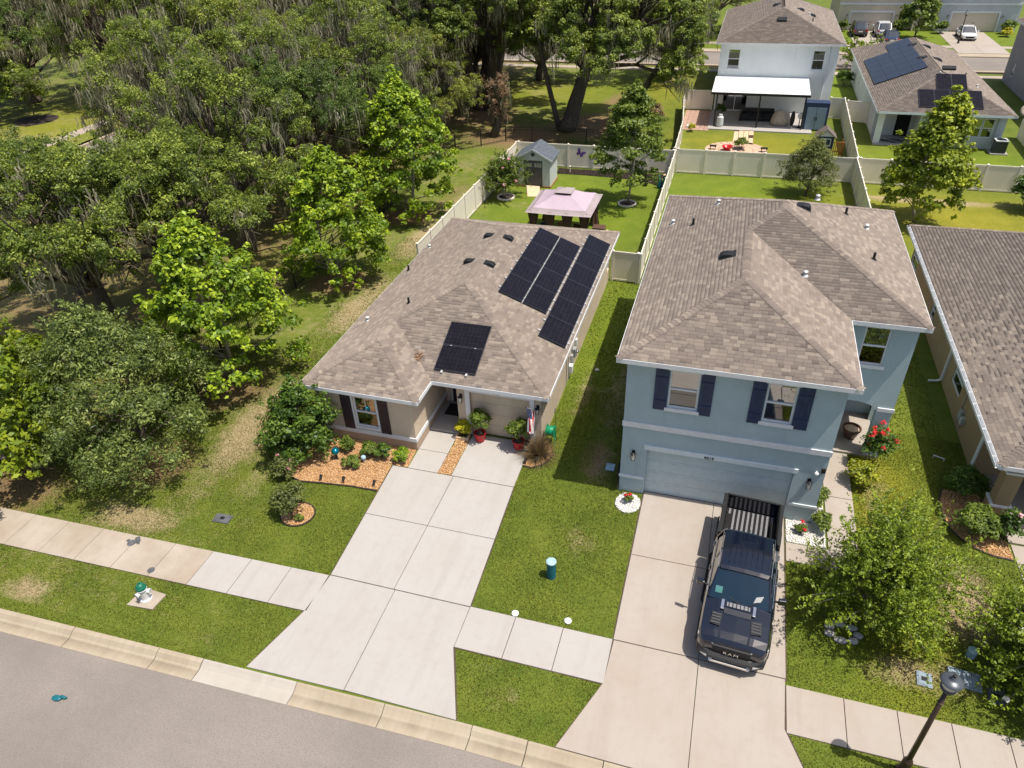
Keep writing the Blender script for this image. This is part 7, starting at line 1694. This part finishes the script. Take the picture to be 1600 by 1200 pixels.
def pickup():
    root = thing('pickup_truck', 'black crew cab pickup truck parked nose out on the blue house driveway', 'pickup truck')
    S_ = [(.02, .80, .50, .92, .0), (.07, .90, .47, 1.03, .01), (.18, .96, .45, 1.11, .02), (.40, 1.0, .45, 1.16, .035), (.9, 1.005, .45, 1.21, .04), (1.38, 1.0, .45, 1.25, .035), (1.5, 1.0, .45, 1.27, .02), (2.2, 1.0, .45, 1.29, .0), (3.1, 1.0, .45, 1.30, 0), (3.98, 1.0, .45, 1.31, 0)]
    m = MB(); m.loft([section(*s_) for s_ in S_]); m.build('body', M['navy'], root, smooth=False, bevel=.012)
    # bed: outer sides, inner walls, ribbed floor, tailgate
    m = MB()
    for sg in (-1, 1):
        m.loft([[(sg * a, y, z) for a, z in ((.84, .47), (.97, .56), (1.0, .85), (.99, 1.2), (.965, 1.36), (.865, 1.37), (.865, .80), (.84, .78))] for y in (4.01, 4.3, 5.2, 5.86)])
    m.build('bed_side', M['navy'], root, kind='stuff')
    m = MB(); m.box(-.97, .97, 5.865, 5.94, .55, 1.37); tg = m.build('tailgate', M['navy'], root, bevel=.02)
    m = MB(); m.box(-.88, .88, 5.858, 5.93, 1.372, 1.395); m.build('tailgate_cap', M['trimblk'], tg)
    m = MB(); m.box(-.86, .86, 4.0, 5.86, .70, .78); fl = m.build('bed_floor', M['liner'], root)
    for i in range(10): x = -.70 + i * .155; m = MB(); m.box(x - .035, x + .035, 4.06, 5.82, .781, .80); m.build('floor_rib', M['rib'], fl)  # pale rib colour paints whitish highlights onto the black liner
    for sg in (-1, 1):
        m = MB(); m.box(sg * .845 - .018, sg * .845 + .018, 4.03, 5.85, .782, 1.34)
        for i in range(9): y = 4.15 + i * .2; m.box(sg * .82 - .012, sg * .82 + .012, y - .03, y + .03, .8, 1.3)
        m.build('bed_wall', M['liner'], root, kind='stuff')
        m = MB(); m.box(sg * .915 - .06, sg * .915 + .06, 4.02, 5.9, 1.372, 1.395); m.build('bed_rail', M['trimblk'], root, bevel=.01)
        m = MB(); m.loft([[(sg * (.60 + .24 * math.cos(t)), y_, .78 + .28 * math.sin(t)) for t in np.linspace(0, math.pi, 7)] for y_ in (4.5, 5.3)]) if False else m.box(min(sg * .66, sg * .82), max(sg * .66, sg * .82), 4.5, 5.35, .79, 1.02); m.build('wheel_house', M['liner'], root, bevel=.03)
    m = MB(); m.box(-.84, .84, 4.0, 4.03, .79, 1.36); m.build('bed_front_wall', M['liner'], root)
    # cab
    m = MB()
    gl = [(1.42, .86, 1.265), (1.60, .84, 1.42), (2.12, .73, 1.85)]
    rings = []
    for y, w_, z in gl + [(2.2, .72, 1.88), (3.1, .72, 1.90), (3.72, .715, 1.87), (3.97, .80, 1.32)]:
        rings.append([(-w_ - (.0 if z < 1.5 else .0), y, 1.255)] + [(-w_, y, z - .015), (-w_ * .6, y, z + .01), (0, y, z + .02), (w_ * .6, y, z + .01), (w_, y, z - .015)] + [(w_, y, 1.255)])
    for rg_ in rings:
        rg_[0] = (-.93, rg_[0][1], 1.265); rg_[-1] = (.93, rg_[-1][1], 1.265)
    m.loft(rings); m.build('window_glass', M['cglass'], root, smooth=False)
    m = MB(); rings = []
    for y, w_, z in ((2.08, .70, 1.868), (2.2, .745, 1.905), (3.1, .745, 1.93), (3.66, .735, 1.905), (3.76, .70, 1.86)): rings.append([(-w_, y, z - .05), (-w_ * .97, y, z - .005), (-w_ * .6, y, z + .018), (0, y, z + .028), (w_ * .6, y, z + .018), (w_ * .97, y, z - .005), (w_, y, z - .05), (0, y, z - .04)])
    m.loft(rings); rf = m.build('roof', M['navy'], root)
    for i in range(7): x = -.48 + i * .16; m = MB(); m.box(x - .012, x + .012, 2.35, 3.6, 1.935, 1.958); m.build('roof_rib', M['navy'], rf, bevel=.004)
    m = MB(); m.obox((0, 3.72, 1.955), (.012, 0, 0), (0, .09, 0), (0, 0, .03)); m.build('antenna_fin', M['chrome'], rf)
    for sg in (-1, 1):
        for a, b_, wd in (((sg * .885, 1.43, 1.27), (sg * .74, 2.12, 1.87), .055), ((sg * .905, 2.82, 1.29), (sg * .745, 2.86, 1.88), .08), ((sg * .90, 3.90, 1.30), (sg * .735, 3.70, 1.87), .16)):
            m = MB(); m.bar(a, b_, wd, .035); m.build('pillar', M['navy'], root)
        m = MB(); m.tube([(sg * .94, 1.55, 1.285), (sg * .94, 3.93, 1.315)], .014, 5); m.build('window_trim', M['chrome'], root)
        m = MB(); m.tube([(sg * .765, 2.15, 1.87), (sg * .77, 2.8, 1.905), (sg * .765, 3.7, 1.875)], .013, 5); m.build('roof_trim', M['chrome'], root)
        for y in (2.68, 3.72): m = MB(); m.box(sg * 1.005 - .015, sg * 1.005 + .015, y - .1, y + .1, 1.10, 1.135); m.build('handle', M['chrome'], root, bevel=.008)
        for y in (1.75, 2.83, 3.93): m = MB(); m.box(sg * 1.0 - .003, sg * 1.0 + .003, y - .006, y + .006, .6, 1.22); m.build('door_gap', M['trimblk'], root)
        m = MB(); m.tube([(sg * 1.0, 1.8, .42), (sg * 1.06, 1.9, .42), (sg * 1.06, 3.85, .42), (sg * 1.0, 3.95, .42)], .04, 6); m.build('side_step', M['trimblk'], root)
        mirror(root, sg * .97, 1.78, 1.36, 'navy')
        for y in (1.0, 4.93):
            wheel(root, sg * .88, y, .41, .30)
            m = MB(); m.tube([(sg * 1.005, y + .5 * math.cos(t), .43 + .5 * math.sin(t)) for t in np.linspace(-.15, 3.29, 14)], .04, 6); m.build('fender_flare', M['trimblk'], root)
        m = MB(); m.loft([[(sg * a, y, z) for a, y, z in ((.52, .015, .84), (.52, .04, .98), (.88, .12, .99), (.98, .30, 1.0), (.985, .30, .88), (.90, .10, .86))], [(sg * a, y, z) for a, y, z in ((.52, .10, .84), (.52, .12, .98), (.86, .2, .99), (.95, .36, 1.0), (.95, .36, .88), (.87, .18, .86))]]); m.build('headlight', M['head'], root)
        m = MB(); m.box(sg * .93 - .05, sg * .93 + .05, 5.87, 5.95, .85, 1.28); m.build('taillight', M['tail'], root, bevel=.01)
        # hood vents with slats
        hv = MB(); hv.obox((sg * .56, .72, 1.237), (.14, .02 * sg, -.004 * sg), (-.02 * sg, .20, .02), (0, 0, .014)); hv = hv.build('hood_vent', M['trimblk'], root)
        for i in range(4): m = MB(); m.obox((sg * .56, .58 + i * .095, 1.242 + i * .0095), (.125, .0, 0), (0, .022, .0), (0, -.006, .016)); m.build('vent_slat', M['slat'], hv)
        m = MB(); m.bar((sg * .40, .20, 1.155), (sg * .46, 1.36, 1.285), .05, .03); m.build('hood_crease', M['navy'], root)
        m = MB(); m.tube([(sg * .5, -.10, .50), (sg * .5, -.14, .46), (sg * .56, -.14, .46), (sg * .56, -.10, .5)], .02, 6); m.build('tow_hook', M['chrome'], root)
        m = MB(); m.bar((sg * .10 + .12, 1.37, 1.30), (sg * .42 + .1, 1.52, 1.355), .02, .015); m.build('wiper', M['trimblk'], root)
    # hood scoop with silver grille and side fins
    m = MB(); m.loft([[(-.39, .95, 1.24), (.39, .95, 1.24), (.38, .95, 1.262), (-.38, .95, 1.262)], [(-.42, 1.12, 1.26), (.42, 1.12, 1.26), (.40, 1.12, 1.315), (-.40, 1.12, 1.315)], [(-.42, 1.36, 1.27), (.42, 1.36, 1.27), (.40, 1.36, 1.32), (-.40, 1.36, 1.32)]]); hs = m.build('hood_scoop', M['navy'], root, bevel=.012)
    m = MB(); m.obox((0, 1.25, 1.332), (.33, 0, 0), (0, .075, .0), (0, 0, .012)); m.build('scoop_vent', M['rib'], hs)
    for i in range(6): m = MB(); m.obox((-.27 + i * .108, 1.25, 1.347), (.014, 0, 0), (0, .08, 0), (0, 0, .004)); m.build('vent_bar', M['trimblk'], hs)
    for sg in (-1, 1): m = MB(); m.obox((sg * .45, 1.22, 1.325), (.045, 0, 0), (0, .17, .01), (0, 0, .02)); m.build('scoop_fin', M['chrome'], hs, bevel=.01)
    # grille, lettering, bumper
    m = MB(); m.loft([[(-.52, .01, .62), (.52, .01, .62), (.55, .0, .96), (-.55, .0, .96)], [(-.5, .10, .62), (.5, .10, .62), (.52, .10, .98), (-.52, .10, .98)]]); gr = m.build('grille', M['trimblk'], root, bevel=.02)
    for z in (.67, .90): m = MB(); m.box(-.5, .5, -.012, .0, z, z + .018); m.build('grille_bar', M['liner'], gr)
    cu = bpy.data.curves.new('t', 'FONT'); cu.body = 'RAM'; cu.size = .15; cu.extrude = .012; cu.align_x = 'CENTER'; cu.space_character = 1.25
    o = bpy.data.objects.new('t', cu); COL.objects.link(o); me = bpy.data.meshes.new_from_object(o); bpy.data.objects.remove(o)
    for v in me.vertices: v.co = Vector((v.co.x * 1.25, -.022 - v.co.z, .735 + v.co.y))
    me.materials.clear(); me.materials.append(M['chrome']); o = bpy.data.objects.new('grille_lettering', me); COL.objects.link(o); o.parent = gr
    m = MB(); m.loft([[(-x, y, z) for x, y, z in P] + [(x, y, z) for x, y, z in P[::-1]] for P in ([(1.0, .32, .40), (.93, .05, .40), (.6, -.08, .40)], [(1.0, .30, .62), (.94, .0, .62), (.6, -.12, .60)], [(.99, .30, .72), (.92, .06, .73), (.6, -.03, .66)])]); bp = m.build('front_bumper', M['trimblk'], root, bevel=.015)
    m = MB(); m.bar((-.55, -.12, .43), (.55, -.12, .43), .05, .08); m.build('skid_plate', M['chrome'], bp, bevel=.01)
    for sg in (-1, 1): m = MB(); m.obox((sg * .74, -.045, .55), (.10, .05 * sg, 0), (0, .02, 0), (0, 0, .04)); m.build('fog_light', M['head'], bp)
    m = MB(); m.box(-.95, .95, 5.9, 6.05, .5, .68); m.build('rear_bumper', M['trimblk'], root, bevel=.03)
    # permit in the corner of the windscreen
    M['permit'] = plain('teal_permit', (0.05, 0.17, 0.165), .5, var=.05)
    m = MB(); q = Vector((0, -.43, .52)).normalized(); m.obox((-.62, 1.62, 1.453), (.10, 0, 0), Vector((0, .075, .062)), (Vector((0, -.62, .78)) * .003)); m.build('windscreen_permit', M['permit'], root)
    m = MB(); m.obox((.52, 1.60, 1.443), (.10, .03, .02), Vector((.03, .07, .056)), (Vector((0, -.62, .78)) * .003)); m.build('painted_reflection', M['meter'], root)  # flat pale patch paints a reflection onto the windscreen
    return root
tr_ = pickup(); tr_.location = (1.87, 13.27, .03); tr_.rotation_euler = (0, 0, R(-4.1))

def car(name, label, L, W_, H_, mat, kind):
    root = thing(name, label, 'suv' if kind == 'suv' else 'car'); w_ = W_ / 2; bz = H_ * .56
    if kind == 'suv': st = [(0, .80, .35, .62), (.12, .93, .3, bz - .12), (.7, 1, .28, bz - .04), (1.15, 1, .28, bz), (3.2, 1, .28, bz + .03), (L - .25, .97, .30, bz + .03), (L - .03, .88, .36, bz - .04)]; g = [(1.05, .9, bz), (1.85, .76, H_ - .05), (2.2, .75, H_), (L - .75, .73, H_ - .03), (L - .14, .82, bz + .03)]
    else: st = [(0, .78, .32, .55), (.1, .92, .26, .68), (.6, 1, .24, bz - .06), (1.3, 1, .24, bz), (3.6, 1, .24, bz + .04), (L - .3, .96, .26, bz + .05), (L - .02, .86, .34, bz - .06)]; g = [(1.2, .9, bz), (2.0, .73, H_ - .04), (2.5, .71, H_), (3.2, .70, H_ - .04), (4.05, .80, bz + .04)]
    m = MB(); m.loft([section(y, w_ * a, zb, zt, .02) for y, a, zb, zt in st]); m.build('body', M[mat], root, bevel=.015)
    m = MB(); m.loft([[(-w_ * .93, y, bz - .03), (-w_ * a, y, z - .03), (-w_ * a * .6, y, z), (w_ * a * .6, y, z), (w_ * a, y, z - .03), (w_ * .93, y, bz - .03)] for y, a, z in g]); m.build('window_glass', M['cglass'], root)
    m = MB(); m.loft([[(-w_ * a * 1.01, y, z - .05), (-w_ * a * .95, y, z + .01), (0, y, z + .03), (w_ * a * .95, y, z + .01), (w_ * a * 1.01, y, z - .05), (0, y, z - .04)] for y, a, z in ((g[1][0] - .02, g[1][1], g[1][2]), (g[2][0], g[2][1], g[2][2]), (g[3][0], g[3][1], g[3][2]))]); m.build('roof', M[mat], root)
    for sg in (-1, 1):
        for (y0, a0, z0_), (y1, a1, z1_) in ((g[0], g[1]), (g[4], g[3])): m = MB(); m.bar((sg * w_ * a0, y0, z0_), (sg * w_ * a1, y1, z1_), .07, .05); m.build('pillar', M[mat], root)
        yb = (g[1][0] + g[3][0]) / 2 + .1; m = MB(); m.bar((sg * w_ * .92, yb, bz), (sg * w_ * .75, yb, H_ - .04), .06, .04); m.build('pillar', M[mat], root)
        mirror(root, sg * w_ * .96, g[0][0] + .35, bz + .08, mat)
        for y in (.85, L - .95): wheel(root, sg * (w_ - .1), y, .33 if kind != 'suv' else .37, .22)
        m = MB(); m.obox((sg * w_ * .70, .07, bz - .22), (.2, .06 * sg, 0), (0, .05, 0), (0, 0, .06)); m.build('headlight', M['head'], root)
        m = MB(); m.obox((sg * w_ * .78, L - .05, bz - .12), (.14, -.03 * sg, 0), (0, .04, 0), (0, 0, .10)); m.build('taillight', M['tail'], root)
    m = MB(); m.box(-w_ * .5, w_ * .5, -.03, .03, .36, .58); m.build('grille', M['trimblk'], root); m = MB(); m.box(-.26, .26, L - .02, L + .012, bz - .3, bz - .18); m.build('number_plate', M['trim'], root)
    m = MB(); m.box(-w_ * .85, w_ * .85, L - .06, L + .03, .34, .5); m.build('rear_bumper', M['trimblk'], root, bevel=.02)
    return root
c1 = car('parked_suv', 'dark suv parked tail out before the cream house garage', 4.7, 1.95, 1.72, 'dark_car', 'suv'); c1.location = (13.9, 118.2, .04); c1.rotation_euler = (0, 0, math.pi)
c2 = car('parked_suv', 'white suv parked tail out beside the dark suv', 4.6, 1.9, 1.68, 'white_car', 'suv'); c2.location = (16.8, 118.0, .04); c2.rotation_euler = (0, 0, math.pi)
c3 = car('parked_car', 'deep blue car half hidden by the roof of the grey house', 4.5, 1.82, 1.45, 'blue_car', 'sedan'); c3.location = (17.2, 113.0, .04); c3.rotation_euler = (0, 0, math.pi)
c4 = car('parked_car', 'white sedan parked nose out before the pale house garage', 4.8, 1.85, 1.45, 'white_car', 'sedan'); c4.location = (26.7, 112.0, .04)
for c_ in (c1, c2, c3, c4): c_['group'] = 'cars parked across the far street'
